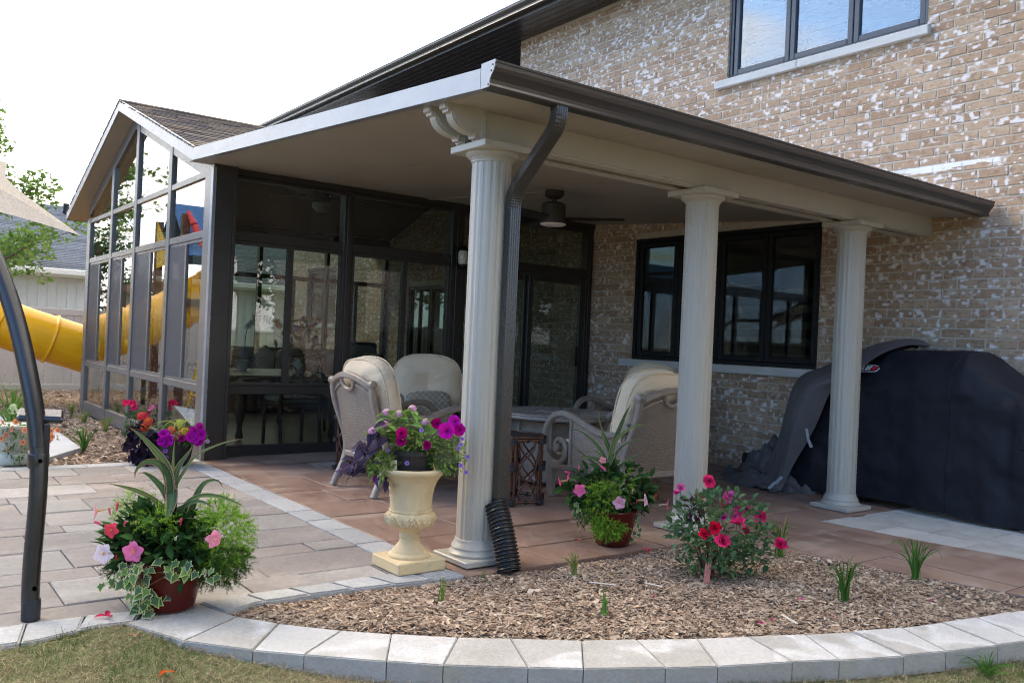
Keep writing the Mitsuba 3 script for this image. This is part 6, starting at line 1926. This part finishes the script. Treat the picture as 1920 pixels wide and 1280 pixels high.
put_leaves(K, 'inner_leaf', leaves_at(pts2, ds2 * .5 + np.array([0, 0, .2]) + r_.normal(0, .5, ds2.shape) - FWD * .3, .066, .040, MANDE, r_, .25, .3, 4), 'glossy_leaf_vc')
pts3, ds3 = px_cloud(r_, 70, (285, 372), (978, 1030), dp - .03, .08)
put_leaves(K, 'front_leaf', leaves_at(pts3, ds3 * .5 - FWD * .5 + r_.normal(0, .4, ds3.shape), .066, .040, MANDE, r_, .25, .3, 4), 'glossy_leaf_vc')
obj('stems', (lambda m: m.vf())(sm_ := stems(r_, c0 + [0, 0, .2], pts[:46], .003, (.07, .06, .03))), 'matte_vc', K, color=sm_.attr())
m = fern(r_, 620, (358, 470), (935, 1075), dp + .02, .13, FERN_L, .05)
m2 = fern(r_, 480, (345, 468), (1015, 1092), dp + .02, .13, FERN_D, .12)
m3 = fern(r_, 130, (215, 300), (925, 985), dp + .12, .05, FERN_L, .1)
m4 = fern(r_, 60, (200, 250), (1035, 1075), dp + .02, .05, FERN_D, .2)
m5 = fern(r_, 50, (262, 330), (955, 1000), dp - .12, .04, FERN_L, .1)
for mm in (m2, m3, m4, m5):
    m.add(mm.vf(), mm.attr())
tag(obj('fern_fronds', m.vf(), 'leaf_vc', K, color=m.attr()), kind='stuff')
for (u, v_, dd, R, col, th, dirn) in ((195, 1037, -.16, .047, WHITE, (.80, .42, .08), (-.1, -.1, -1)), (250, 1034, -.20, .048, PINK, (.85, .42, .05), (.05, -.05, -1)), (209, 993, -.15, .036, CORAL, (.82, .32, .05), (-.15, .05, -1)), (183, 957, -.05, .038, (.80, .44, .50), (.8, .5, .2), (-1, .1, -.35)), (401, 1010, -.16, .042, (.80, .30, .46), (.8, .5, .2), (.75, -.05, -.6))):
    d_ = unit(RIGHT * dirn[0] + DOWN * dirn[1] + FWD * dirn[2])
    trumpet(K, at(u, v_, dp + dd), d_, R, col, th, r_, back=(.72, .55, .30))
for (u, v_, dd, L_, col, dirn) in ((338, 985, -.12, .038, (.72, .10, .16), (.2, -1, -.2)), (207, 965, -.08, .035, (.70, .16, .22), (-.2, -1, 0)), (219, 958, -.06, .042, (.66, .14, .12), (.1, -1, 0)), (231, 986, -.12, .034, (.75, .16, .24), (.5, -.7, -.3)), (192, 983, -.10, .040, (.74, .13, .25), (-1, -.4, 0)), (255, 985, -.1, .025, (.75, .30, .36), (0, -1, 0)), (219, 1036, -.15, .03, (.45, .03, .06), (0, 1, -.4))):
    bud(K, at(u, v_, dp + dd), RIGHT * dirn[0] + DOWN * dirn[1] + FWD * dirn[2], L_, col)
ivp = []
for _ in range(34):
    t = r_.uniform(0, 1)
    ivp.append((r_.normal(262, 20), r_.uniform(1050, 1125), -.17 + r_.normal(0, .025)))
for _ in range(20):
    ivp.append((r_.normal(272, 14), r_.uniform(1110, 1152), -.155 + r_.normal(0, .02)))
ivp += [(u + r_.normal(0, 4), v_ + r_.normal(0, 4), -.175) for u, v_ in ((318, 1066), (332, 1075), (345, 1062), (358, 1058), (368, 1072), (352, 1082), (384, 1066), (398, 1068), (408, 1078), (395, 1082), (338, 1054), (300, 1056), (285, 1062), (270, 1070), (250, 1062), (236, 1070), (222, 1078), (205, 1088), (196, 1100), (212, 1098), (228, 1090))]
ivy(K, r_, ivp, .034, dp)

# --- the second red pot before the middle column
K = thing('flower_pot', 'glossy red pot with bright fern spilling over its front, on the porch', 'potted plant', 'glossy red pots of mixed flowers')
c0 = onp(1147, 1019, 2, .0); c0[2] = .003
dp = (c0 + [0, 0, .25] - CAM) @ FWD
red_pot(K, c0, .95)
r_ = np.random.default_rng(22)
cordyline(K, [([(1145, 890), (1145, 847), (1131, 816), (1123, 788), (1120, 761)], 17, .05), ([(1146, 890), (1146, 845), (1158, 812), (1170, 782), (1184, 757)], 16, .04), ([(1147, 890), (1147, 843), (1164, 816), (1184, 802), (1204, 796), (1219, 806)], 13, -.05),
              ([(1148, 890), (1153, 855), (1174, 832), (1194, 825), (1225, 831)], 10, .08), ([(1150, 895), (1168, 871), (1188, 857), (1220, 854)], 14, .02), ([(1143, 890), (1133, 855), (1119, 834), (1097, 814), (1062, 800)], 13, -.06), ([(1142, 890), (1129, 857), (1115, 845), (1097, 846)], 9, .05),
              ([(1140, 895), (1115, 869), (1095, 853), (1070, 830)], 8, .05), ([(1142, 890), (1123, 863), (1100, 856), (1082, 858)], 11, -.08), ([(1145, 895), (1146, 858), (1144, 868), (1142, 878)], 24, -.1)], None, dp, r_)
pts, ds = px_cloud(r_, 240, (1054, 1234), (868, 968), dp, .17)
ds = ds * .8 + np.array([0, 0, .25]) + r_.normal(0, .35, ds.shape) - FWD * .2
put_leaves(K, 'leaf', leaves_at(pts, ds, .066, .038, MANDE, r_, .25, .35, 5, .75, vein=(.10, .2, .06)), 'glossy_leaf_vc', 40)
pts2, ds2 = px_cloud(r_, 230, (1066, 1222), (878, 972), dp + .02, .13)
put_leaves(K, 'inner_leaf', leaves_at(pts2, ds2 * .5 + np.array([0, 0, .2]) + r_.normal(0, .5, ds2.shape) - FWD * .3, .062, .038, MANDE, r_, .25, .3, 4), 'glossy_leaf_vc')
obj('stems', (lambda m: m.vf())(sm_ := stems(r_, c0 + [0, 0, .2], pts[:40], .003, (.07, .06, .03))), 'matte_vc', K, color=sm_.attr())
m = fern(r_, 210, (1100, 1152), (900, 985), dp - .14, .06, FERN_L, .06)
m2 = fern(r_, 170, (1112, 1170), (975, 1005), dp - .15, .03, FERN_L, .22)
m3 = fern(r_, 90, (1076, 1120), (930, 985), dp - .10, .08, FERN_D, .15)
m4 = fern(r_, 45, (1150, 1190), (880, 940), dp - .16, .03, FERN_L, .15)
for mm in (m2, m3, m4):
    m.add(mm.vf(), mm.attr())
tag(obj('fern_fronds', m.vf(), 'leaf_vc', K, color=m.attr()), kind='stuff')
for (u, v_, dd, R, col, th, dirn) in ((1087, 918, -.2, .042, (.80, .16, .40), (.85, .40, .08), (-.1, 0, -1)), (1161, 942, -.22, .044, (.80, .42, .60), (.75, .25, .12), (0, 0, -1)), (1208, 937, -.2, .042, (.78, .50, .64), (.7, .6, .3), (.8, -.1, -.45)), (1050, 902, -.08, .038, HOT, (.7, .3, .2), (-1, .1, -.1)), (1066, 897, -.05, .034, HOT, (.7, .3, .2), (-.9, -.2, .1)), (1251, 945, -.18, .036, (.80, .12, .36), (.7, .5, .2), (1, -.1, -.1)), (1130, 862, -.16, .026, (.80, .36, .42), (.7, .4, .3), (.1, .3, -1))):
    d_ = unit(RIGHT * dirn[0] + DOWN * dirn[1] + FWD * dirn[2])
    trumpet(K, at(u, v_, dp + dd), d_, R, col, th, r_, back=(.72, .52, .32), tube_len=.05)
for (u, v_, dd, L_, col, dirn) in ((1124, 872, -.16, .05, (.75, .12, .28), (.7, .5, -.3)), (1229, 938, -.16, .045, (.6, .03, .04), (.1, -1, 0)), (1085, 883, -.1, .035, (.75, .12, .25), (0, -1, 0)), (1070, 887, -.1, .04, (.78, .10, .3), (-1, -.3, 0)), (1194, 945, -.2, .03, (.6, .05, .05), (0, -1, 0)), (1185, 926, -.2, .035, (.75, .35, .40), (.2, -1, 0))):
    bud(K, at(u, v_, dp + dd), RIGHT * dirn[0] + DOWN * dirn[1] + FWD * dirn[2], L_, col)
obj('flower_stalk', tube(spline([at(1215, 950, dp - .1), at(1232, 947, dp - .16), at(1249, 945, dp - .18)], 6), .0018, 5), 'matte_vc', K, color=(.10, .14, .04))
ivy(K, r_, [(1080, 945, -.12), (1086, 955, -.13), (1078, 962, -.12), (1088, 968, -.13), (1192, 968, -.05), (1196, 985, -.04), (1190, 998, -.03), (1198, 1002, -.03), (1185, 1010, -.02), (1180, 1015, -.03), (1194, 975, -.02), (1200, 992, -.02)], .028, dp)

# --- the stone urn with its nursery pot
K = thing('garden_urn', 'cream stone garden urn with leaf relief on a square foot beside the first column', 'urn')
uc = np.array([-4.085, 2.42, 0.003])
obj('foot', move(box(-.147, .147, -.147, .147, 0, .062, .006), rotz(.02), uc), 'urn_stone', K)
prof = [(0, .062), (.112, .062), (.114, .070), (.110, .078), (.095, .086), (.090, .098), (.078, .112), (.062, .130), (.053, .148), (.051, .160), (.056, .164), (.058, .172), (.055, .180), (.053, .190), (.057, .202), (.072, .212), (.094, .222), (.112, .238), (.120, .258), (.122, .278), (.118, .296), (.112, .304), (.108, .307), (.111, .310), (.111, .315), (.107, .318), (.106, .325), (.107, .36), (.111, .40), (.119, .44), (.131, .475), (.147, .500), (.160, .512), (.166, .518), (.170, .526), (.171, .535), (.166, .543), (.158, .546), (.148, .543), (.138, .52), (0, .50)]
pp = np.array(prof); ss = np.r_[0, np.cumsum(np.hypot(*np.diff(pp, axis=0).T))]
qq = np.sort(np.r_[np.linspace(0, ss[-1], 150), ss])
pp = np.stack([np.interp(qq, ss, pp[:, 0]), np.interp(qq, ss, pp[:, 1])], 1)
NU = 160
v, f = lathe(pp, NU, (0, 0, 0))
an = np.arctan2(v[:, 1], v[:, 0]); rr2 = np.hypot(v[:, 0], v[:, 1]); z = v[:, 2]
band_ = np.clip((z - .205) / .03, 0, 1) * np.clip((.304 - z) / .018, 0, 1)
s8 = (an * 8 / (2 * PI)) % 1 - .5
zl = (z - .205) / .1
leafy = np.clip(1 - np.abs(s8) / (.10 + .34 * np.sin(PI * np.clip(zl, 0, 1)) ** .6 + .02), 0, 1)
rel = (leafy ** .6) * (.6 + .4 * np.cos((np.abs(s8) * 34 + zl * 20))) * .010 + .005 * np.clip(np.cos((s8 + .5) * 2 * PI * 3 + zl * 9), 0, 1) * (1 - leafy)
add_ = np.where(rr2 > .05, rel * band_, 0)
v[:, :2] *= (1 + 1.35 * add_ / np.maximum(rr2, .05))[:, None] * (1 + .065 * np.clip((z - .2) / .05, 0, 1))[:, None]
obj('bowl', (v + uc, f), 'urn_stone', K, smooth=45)
K2 = thing('urn_planter', 'black nursery pot of magenta petunias, pink lantana and dark vine set in the urn', 'potted plant')
obj('pot', lathe([(0, .52), (.105, .52), (.117, .60), (.124, .618), (.128, .618), (.129, .640), (.124, .642), (.120, .635), (0, .625)], 40, uc), 'black_plastic', K2, smooth=30)
obj('soil', lathe([(0, .632), (.121, .63)], 20, uc), 'soil', K2)
dp = (uc + [0, 0, .68] - CAM) @ FWD
r_ = np.random.default_rng(23)
LIME = [(.20, .31, .075), (.26, .38, .10), (.15, .25, .06)]
for k, (us, vs, n, dd, off) in enumerate((((688, 738), (846, 902), 420, .07, -.10), ((728, 835), (806, 852), 420, .12, -.03), ((798, 876), (812, 892), 520, .10, -.03))):
    pts, ds = px_cloud(r_, n, us, vs, dp + off, dd)
    it = leaves_at(pts, ds + np.array([0, 0, .3]) + r_.normal(0, .5, ds.shape), .028, .011, LIME if k != 2 else LIME + [(.08, .15, .045)], r_, .15, .3, 3)
    put_leaves(K2, 'small_leaf', it, 'leaf_vc', 0)
    s_ = stems(r_, uc + [0, 0, .63], pts[::3], .0016, (.12, .14, .05))
    obj('sprigs', s_.vf(), 'matte_vc', K2, color=s_.attr())
heads = [(773, 764, .02), (725, 771, -.02), (748, 774, .02), (798, 789, -.03), (720, 794, -.08), (698, 806, -.10)]
lp = []; ld = []
for (u, v_, dd) in heads:
    p = at(u, v_, dp + dd)
    umbel(K2, p, unit(np.array([0, 0, 1.0]) - FWD * .7), .024, (.70, .26, .58), (.75, .62, .55), r_)
    s_ = stems(r_, uc + [0, 0, .63], [p], .0022, (.14, .19, .06)); obj('stalk', s_.vf(), 'matte_vc', K2, color=s_.attr())
    for t in (.35, .5, .62, .74, .84, .92):
        q = (uc + [0, 0, .63]) * (1 - t) + p * t
        for sg in (-1, 1):
            lp.append(q); ld.append(RIGHT * sg * r_.uniform(.4, 1) + np.array([0, 0, r_.uniform(.0, .8)]) - FWD * r_.uniform(-.5, .9))
put_leaves(K2, 'lantana_leaf', leaves_at(lp, ld, .078, .045, [(.19, .31, .075), (.23, .36, .10), (.15, .25, .06)], r_, .3, .6, 5, .7, vein=(.25, .36, .14)), 'leaf_vc', 60)
for (u, v_, dd, R, col) in ((753, 812, -.13, .034, (.42, .005, .16)), (752, 826, -.14, .030, (.36, .003, .13)), (800, 834, -.14, .026, (.30, .003, .12)), (837, 807, -.12, .046, (.60, .012, .42)), (852, 790, -.05, .036, (.58, .015, .44)), (861, 805, -.06, .036, (.50, .006, .26)), (818, 793, -.02, .030, (.36, .004, .15)), (705, 897, -.12, .018, (.35, .01, .35))):
    petunia(K2, at(u, v_, dp + dd), unit(-FWD + RIGHT * r_.normal(0, .35) - DOWN * r_.uniform(-.1, .3)), R, col, r_)
for (u, v_) in ((708, 868), (763, 868), (864, 833), (874, 885), (864, 872), (866, 822), (727, 845), (877, 856), (859, 840), (790, 806)):
    petunia(K2, at(u, v_, dp - .12 + r_.normal(0, .02)), unit(-FWD + r_.normal(0, .4, 3)), .013, (.34, .20, .62), r_, 'small_flower')
pts, ds = [], []
for k in range(52):
    t = r_.uniform(0, 1)
    u, v_ = 716 - 58 * t + r_.normal(0, 10), 806 + 84 * t ** 1.1 + r_.normal(0, 10)
    pts.append(at(u, v_, dp - .08 + r_.normal(0, .05))); ds.append(-RIGHT * r_.uniform(.1, 1.) + DOWN * r_.uniform(-.4, 1.1) - FWD * r_.uniform(0, .9))
for (u, v_) in ((727, 905), (722, 912), (708, 905)):
    pts.append(at(u, v_ - 12, dp - .14)); ds.append(DOWN + RIGHT * r_.normal(0, .3))
put_leaves(K2, 'vine_leaf', leaves_at(pts, ds, .078, .046, [(.075, .055, .10), (.12, .095, .16), (.04, .026, .05), (.09, .07, .125)], r_, .3, .4, 5, .55, vein=(.10, .08, .13)), 'leaf_vc', 40)
obj('plant_tag', move(box(-.018, .018, -.001, .001, 0, .05), np.stack([unit(RIGHT + FWD * .2), FWD, -DOWN], 1), at(738, 880, dp - .11)), 'tag_paper', K2)
scene['tag_paper'] = two(princ((0.55, 0.52, 0.38), 0.6))

# --- the rose bush in the wood chips
K = thing('rose_bush', 'rose bush with hot pink blooms in the wood chips before the middle column', 'bush')
rb = onp(1325, 1083, 2, .0)
dp = (rb + [0, 0, .3] - CAM) @ FWD
r_ = np.random.default_rng(24)
pts, ds = [], []
for (us, vs, n, dd) in (((1250, 1452), (915, 1062), 520, .22), ((1258, 1350), (925, 1012), 130, .15), ((1268, 1420), (1000, 1088), 230, .16), ((1380, 1450), (985, 1075), 70, .1)):
    a, b = px_cloud(r_, n, us, vs, dp, dd)
    pts += list(a); ds += list(b * .8 + np.array([0, 0, .35]) + r_.normal(0, .4, b.shape))
it = leaves_at(pts, ds, .043, .028, [(.075, .145, .072), (.095, .18, .08), (.055, .11, .06), (.12, .20, .085)], r_, .2, .25, 4, .7, vein=(.15, .24, .12))
dark_p, dark_d = px_cloud(r_, 26, (1285, 1320), (930, 985), dp - .1, .05)
it = leaves_at(dark_p, dark_d + r_.normal(0, .4, dark_d.shape), .04, .02, [(.055, .025, .03), (.04, .02, .025)], r_) + it
put_leaves(K, 'leaf', it, 'leaf_vc', 90)
cm_ = MB()
for k in range(13):
    e = pts[r_.integers(len(pts))]
    cm_.add(tube(spline([rb + r_.normal(0, .02, 3) * [1, 1, 0], rb + (e - rb) * .5 + np.array([0, 0, .06]), e], 8), np.linspace(.006, .0022, 8), 6), (.10, .085, .04) if k % 2 else (.09, .03, .03))
blooms = [(1329, 902, .0, .042, (.80, .035, .17)), (1276, 914, -.02, .032, (.80, .16, .42)), (1366, 931, -.03, .040, (.80, .15, .40)), (1311, 932, .02, .028, (.72, .02, .10)), (1386, 955, -.02, .038, (.78, .10, .32)), (1399, 955, .04, .032, (.78, .14, .36)), (1382, 980, -.16, .046, (.80, .04, .20)), (1341, 989, -.20, .042, (.78, .015, .06)), (1320, 1000, -.20, .034, (.74, .015, .07)), (1355, 1014, -.24, .048, (.80, .04, .18)), (1427, 967, -.05, .044, (.80, .04, .20)), (1462, 1019, -.08, .042, (.74, .03, .17)), (1399, 993, -.12, .024, (.60, .02, .12)), (1355, 969, -.1, .022, (.62, .03, .35)), (1357, 943, -.02, .024, (.75, .03, .10)), (1268, 922, .0, .02, (.7, .08, .25)), (1377, 968, -.05, .022, (.80, .12, .34))]
for (u, v_, dd, R, col) in blooms:
    p = at(u, v_, dp + dd)
    rose(K, p, unit(-FWD * .8 + np.array([0, 0, .55]) + r_.normal(0, .3, 3)), R, col, r_)
    cm_.add(tube(spline([p - np.array([0, 0, .10]) + r_.normal(0, .03, 3) + FWD * .05, p - np.array([0, 0, .04]), p], 5), .0018, 5), (.08, .13, .04))
tag(obj('canes', cm_.vf(), 'matte_vc', K, color=cm_.attr()), kind='stuff')
tb = onp(1327, 1088, 2, 0)
TGk = tag(obj('plant_tag', move(box(-.017, .017, -.0015, .0015, -.02, .10, .001), np.stack([unit(RIGHT + FWD * .1), FWD, unit(-DOWN + RIGHT * .12)], 1), at(1325, 1086, dp - .12)), 'tag_pink'), 'faded pink plant tag stuck in the chips under the rose bush', 'plant tag')
scene['tag_pink'] = two(princ((0.55, 0.20, 0.165), 0.6))


# --- tufts of strap-leaved grass in the chips
def tuft(name, label, px, n, h, spread, cols, seed, w=.004, z0=0.0, group=None, cat_='plant'):
    T = thing(name, label, cat_, group)
    rr = np.random.default_rng(seed)
    b = onp(px[0], px[1], 2, z0)
    for k in range(n):
        a = rr.uniform(0, 2 * PI)
        o = np.array([math.cos(a), math.sin(a), 0])
        hh = h * rr.uniform(.5, 1.05); sp2 = spread * rr.uniform(.2, 1.1)
        p = spline([b + o * .012 * rr.uniform(0, 1.5), b + o * sp2 * .35 + [0, 0, hh * .62], b + o * sp2 * .8 + [0, 0, hh * rr.uniform(.85, 1.0)], b + o * sp2 * 1.25 + [0, 0, hh * rr.uniform(.6, .98)]], 9)
        t = np.linspace(0, 1, 9)
        v, f, ta = ribbon(p, w * (1 - t ** 2.5) * rr.uniform(.7, 1.2) + .0003, unit(o * .4 + np.array([0, 0, .4]) - FWD * .6), .4)
        c = np.array(cols[rr.integers(len(cols))]) * rr.uniform(.8, 1.2)
        c = c * (1 - .25 * t[:, None]) if False else np.tile(c, (len(v), 1)) * (1.1 - .3 * ta[:, :1])
        obj('blade', (v, f), 'leaf_vc', T, smooth=True, color=c)
    return T


DL = [(.09, .19, .04), (.12, .24, .05), (.07, .15, .035)]
YL = [(.28, .30, .09), (.20, .26, .07), (.38, .30, .14)]
tuft('daylily', 'arching daylily tuft beside the red walk, rightmost in the bed', (1716, 1087), 26, .25, .13, DL, 41)
tuft('daylily', 'upright daylily tuft in the right middle of the bed', (1583, 1128), 26, .24, .10, DL, 42)
tuft('daylily', 'daylily tuft with one long arching blade, right behind the rose bush', (1462, 1048), 22, .26, .12, DL + YL[:2], 43)
tuft('daylily', 'small stiff green shoot alone in the chips near the block wall', (1132, 1157), 7, .14, .02, [(.11, .26, .05), (.15, .32, .07)], 44, .006)
tuft('daylily', 'yellowed cut back tuft in the chips at the porch edge', (1077, 1082), 22, .13, .07, YL, 45, .005)
tuft('grass_shoot', 'thin grass shoot in the chips in front of the urn', (828, 1133), 8, .16, .04, YL[:2] + DL, 46, .003)
tuft('daylily', 'green daylily tuft beside the concrete pad at the left', (157, 846), 26, .26, .20, DL, 47, .007, -.05)
for k, (px, s) in enumerate((((133, 782), 48), ((197, 812), 49), ((158, 795), 50))):
    tuft('daylily', ['faded yellow tuft at the sunroom corner', 'faded yellow tuft in the chips left of the rose by the gable', 'faded yellow tuft between the pad and the gable glass'][k], px, 16, .22, .14, YL, s, .008, -.05)
tuft('grass_shoot', 'green grass clump growing at the foot of the block wall, far right', (1850, 1272), 60, .10, .10, DL, 52, .002, -.1)
r_ = np.random.default_rng(53)
K = thing('clover_weed', 'little clover growing against the block wall below the big red pot', 'plant')
for k in range(7):
    p = at(395 + r_.normal(0, 7), 1222 + r_.normal(0, 6), 3.78)
    a5 = np.arange(12) * 2 * PI / 12
    s_ = .012 * r_.uniform(.8, 1.2)
    v = np.vstack([[0, 0, 0], np.stack([s_ * np.cos(a5), s_ * np.sin(a5), .002 * np.cos(2 * a5)], 1)])
    obj('leaf', (v @ basis(unit(r_.normal(0, .4, 3) + [0, 0, .3]), -FWD + np.array([0, 0, .8])).T + p, np.array([[0, i + 1, (i + 1) % 12 + 1] for i in range(12)])), 'leaf_vc', K, color=np.array((.10, .24, .06)) * r_.uniform(.8, 1.2))
obj('stem', tube([at(395, 1235, 3.8), at(395, 1222, 3.79)], .002, 5), 'matte_vc', K, color=(.1, .2, .05))
for k, (u, v_) in enumerate(((905, 1079), (969, 1054))):
    K = thing('clover_weed', ['tiny green seedling in the chips at the column plinth', 'tiny green seedling right of the drain hose'][k], 'plant')
    p = onp(u, v_, 2, .0)
    it = leaves_at([p + r_.normal(0, .008, 3) for _ in range(9)], r_.normal(0, .6, (9, 3)) + [0, 0, .6], .022, .011, [(.09, .2, .05)], r_)
    put_leaves(K, 'leaf', it, 'leaf_vc', 9)

# --- black tub of petunias by the gable corner, the rose behind it
K = thing('petunia_tub', 'black tub of magenta petunias and dark vine at the sunroom corner', 'potted plant')
tc = onp(318, 870, 2, 0); tc[2] = .004
dp = (tc + [0, 0, .3] - CAM) @ FWD
obj('pot', lathe([(0, .0), (.17, 0), (.20, .20), (.208, .21), (.21, .235), (.20, .24), (0, .22)], 40, tc), 'black_plastic', K, smooth=30)
r_ = np.random.default_rng(25)
pts, ds = px_cloud(r_, 110, (237, 304), (792, 868), dp - .05, .22)
put_leaves(K, 'vine_leaf', leaves_at(pts, ds * .6 + DOWN * .5 - FWD * .4 + r_.normal(0, .35, ds.shape), .10, .075, [(.022, .016, .03), (.032, .024, .042), (.016, .010, .018)], r_, .25, .4, 5, .55), 'leaf_vc', 40)
pts, ds = px_cloud(r_, 260, (285, 388), (798, 836), dp, .2)
put_leaves(K, 'small_leaf', leaves_at(pts, ds + np.array([0, 0, .4]) + r_.normal(0, .4, ds.shape), .05, .022, [(.08, .15, .04), (.12, .2, .05)], r_), 'leaf_vc')
for (u, v_, R, col) in ((307, 812, .05, (.42, .01, .36)), (309, 828, .05, (.44, .012, .36)), (318, 824, .055, (.5, .015, .42)), (323, 831, .045, (.42, .01, .34)), (303, 826, .045, (.42, .01, .36)), (358, 818, .05, (.46, .012, .36)), (367, 820, .055, (.5, .015, .4)), (377, 814, .05, (.46, .01, .36)), (373, 827, .05, (.4, .008, .3)), (374, 801, .045, (.46, .012, .30)), (363, 807, .045, (.42, .01, .34)), (340, 821, .035, (.40, .01, .2)), (310, 845, .022, (.35, .15, .5)), (312, 857, .02, (.35, .15, .5)), (389, 827, .02, (.45, .35, .6))):
    petunia(K, at(u, v_, dp - .2 + r_.normal(0, .02)), unit(-FWD + r_.normal(0, .3, 3)), R, col, r_)
for (u, v_, c1, c2) in ((321, 805, (.72, .08, .10), (.75, .3, .1)), (341, 811, (.75, .2, .3), (.8, .5, .1)), (346, 808, (.75, .42, .05), (.8, .6, .1)), (266, 778, (.70, .03, .05), (.6, .1, .1)), (277, 789, (.70, .06, .06), (.7, .2, .05)), (270, 800, (.66, .08, .05), (.7, .2, .05)), (336, 818, (.7, .12, .16), (.8, .5, .1))):
    umbel(K, at(u, v_, dp - .12), unit(-FWD * .7 + np.array([0, 0, .6])), .045, c1, c2, r_)
for k in range(14):
    b = at(335, 812, dp - .1); o = unit(RIGHT * r_.uniform(-.4, 1) + FWD * r_.normal(0, .5))
    p = spline([b, b + o * .06 + [0, 0, .10], b + o * .17 + [0, 0, .11], b + o * .26 + [0, 0, .05]], 8)
    v, f, ta = ribbon(p, .007 * (1 - np.linspace(0, 1, 8) ** 2) + .0005, (0, 0, 1.0), .3)
    obj('lime_blade', (v, f), 'leaf_vc', K, smooth=True, color=np.array((.36, .42, .10)) * r_.uniform(.8, 1.2))
K = thing('rose_bush', 'small red rose bush behind the black tub at the gable glass', 'bush')
rb = onp(250, 828, 2, -.05); dp = (rb + [0, 0, .3] - CAM) @ FWD
pts, ds = px_cloud(r_, 150, (230, 300), (765, 828), dp, .2)
put_leaves(K, 'leaf', leaves_at(pts, ds + r_.normal(0, .5, ds.shape), .055, .033, [(.06, .12, .05), (.08, .15, .06)], r_), 'leaf_vc', 0)
s_ = stems(r_, rb, pts[:30], .005, (.08, .10, .04)); tag(obj('canes', s_.vf(), 'matte_vc', K, color=s_.attr()), kind='stuff')
for (u, v_, col) in ((238, 755, (.72, .03, .12)), (247, 756, (.75, .04, .14)), (252, 763, (.76, .07, .2)), (285, 766, (.7, .2, .4)), (277, 777, (.7, .14, .25))):
    rose(K, at(u, v_, dp - .05), unit(-FWD * .7 + np.array([0, 0, .6]) + r_.normal(0, .2, 3)), .055, col, r_, n=10)

# --- pale pot with orange flowers at the left edge
K = thing('calibrachoa_pot', 'pale pot with trailing orange flowers at the left edge, behind the umbrella pole', 'potted plant')
wc = onp(22, 868, 2, 0); wc[2] = .004
dp = (wc + [0, 0, .25] - CAM) @ FWD
obj('pot', lathe([(0, 0), (.155, 0), (.16, .02), (.15, .055), (.125, .09), (.13, .12), (.165, .24), (.175, .30), (.19, .31), (.19, .335), (.175, .34), (0, .31)], 40, wc), 'white_pot', K, smooth=30)
r_ = np.random.default_rng(26)
pts, ds = px_cloud(r_, 260, (-30, 50), (768, 830), dp, .22)
p2, d2 = px_cloud(r_, 90, (12, 50), (810, 872), dp - .17, .04)
p3, d3 = px_cloud(r_, 60, (50, 108), (800, 835), dp - .05, .1)
put_leaves(K, 'small_leaf', leaves_at(np.vstack([pts, p2, p3]), np.vstack([ds, d2, d3]) + r_.normal(0, .5, (410, 3)), .035, .016, [(.10, .17, .05), (.14, .22, .07), (.07, .13, .04)], r_, n=3), 'leaf_vc')
for (u, v_) in ((13, 843), (43, 829), (95, 807), (97, 818), (82, 831), (80, 838), (108, 806), (40, 773), (5, 791), (22, 805), (92, 825), (12, 815), (30, 790), (46, 806), (2, 822)):
    petunia(K, at(u, v_, dp - .2 + r_.normal(0, .03)), unit(-FWD + r_.normal(0, .35, 3)), .026, (.75, .30, .16), r_)
for (u, v_) in ((24, 762), (26, 770), (20, 768)):
    umbel(K, at(u, v_, dp), unit(-FWD + np.array([0, 0, .5])), .03, (.66, .72, .50), (.5, .62, .3), r_)
tuft('ornamental_grass', 'tall feathery green grass behind the pale pot at the left edge', (20, 820), 70, .62, .30, [(.13, .26, .05), (.17, .32, .07), (.10, .2, .04)], 61, .006, -.05)

# --- petals and blooms that fell
r_ = np.random.default_rng(27)


def fallen(label, px, z0, L, col, n, group=None):
    T = thing('fallen_flower', label, 'fallen flower', group)
    c = onp(px[0], px[1], 2, z0) + [0, 0, .012]
    for k in range(n):
        d = np.array([math.cos(k * 2.2 + px[0]), math.sin(k * 2.2 + px[0]), r_.uniform(-.15, .3)])
        (vf, cc2), = leaves_at([c], [d], L, L * .45, [col], r_, .4, .3, 4)
        obj('petal', vf, 'petal_vc', T, color=cc2)


fallen('pink red fallen trumpet flower on the edging stones left of the big pot', (197, 1159), .0, .05, (.62, .05, .12), 4)
fallen('wilted orange petal at the edge of the grass below the umbrella pole', (141, 1183), -.02, .035, (.62, .10, .04), 3)
fallen('wilted orange red flower on the grass below the big red pot', (243, 1194), -.03, .052, (.66, .10, .03), 4)
fallen('small orange bloom lying in the middle of the lawn', (220, 1238), -.05, .026, (.66, .12, .05), 4)
fallen('wilted orange flower on the lawn at the bottom of the picture', (311, 1265), -.05, .048, (.68, .13, .03), 4)
fallen('pair of coral fallen flowers on the chips at the porch edge', (1216, 1033), .0, .045, (.66, .10, .12), 5)
fallen('small white and red fallen flower on the porch floor before the red pot', (1086, 1014), .0, .035, (.6, .2, .14), 3)
for k, (u, v_) in enumerate(((1490, 1064), (1562, 1157), (1427, 1173), (1745, 1128), (1225, 1118), (1445, 1165), (1500, 1125))):
    fallen('magenta rose petal lying on the wood chips', (u, v_), .01, .02, (.60, .03, .22), 2, 'magenta petals on the wood chips')
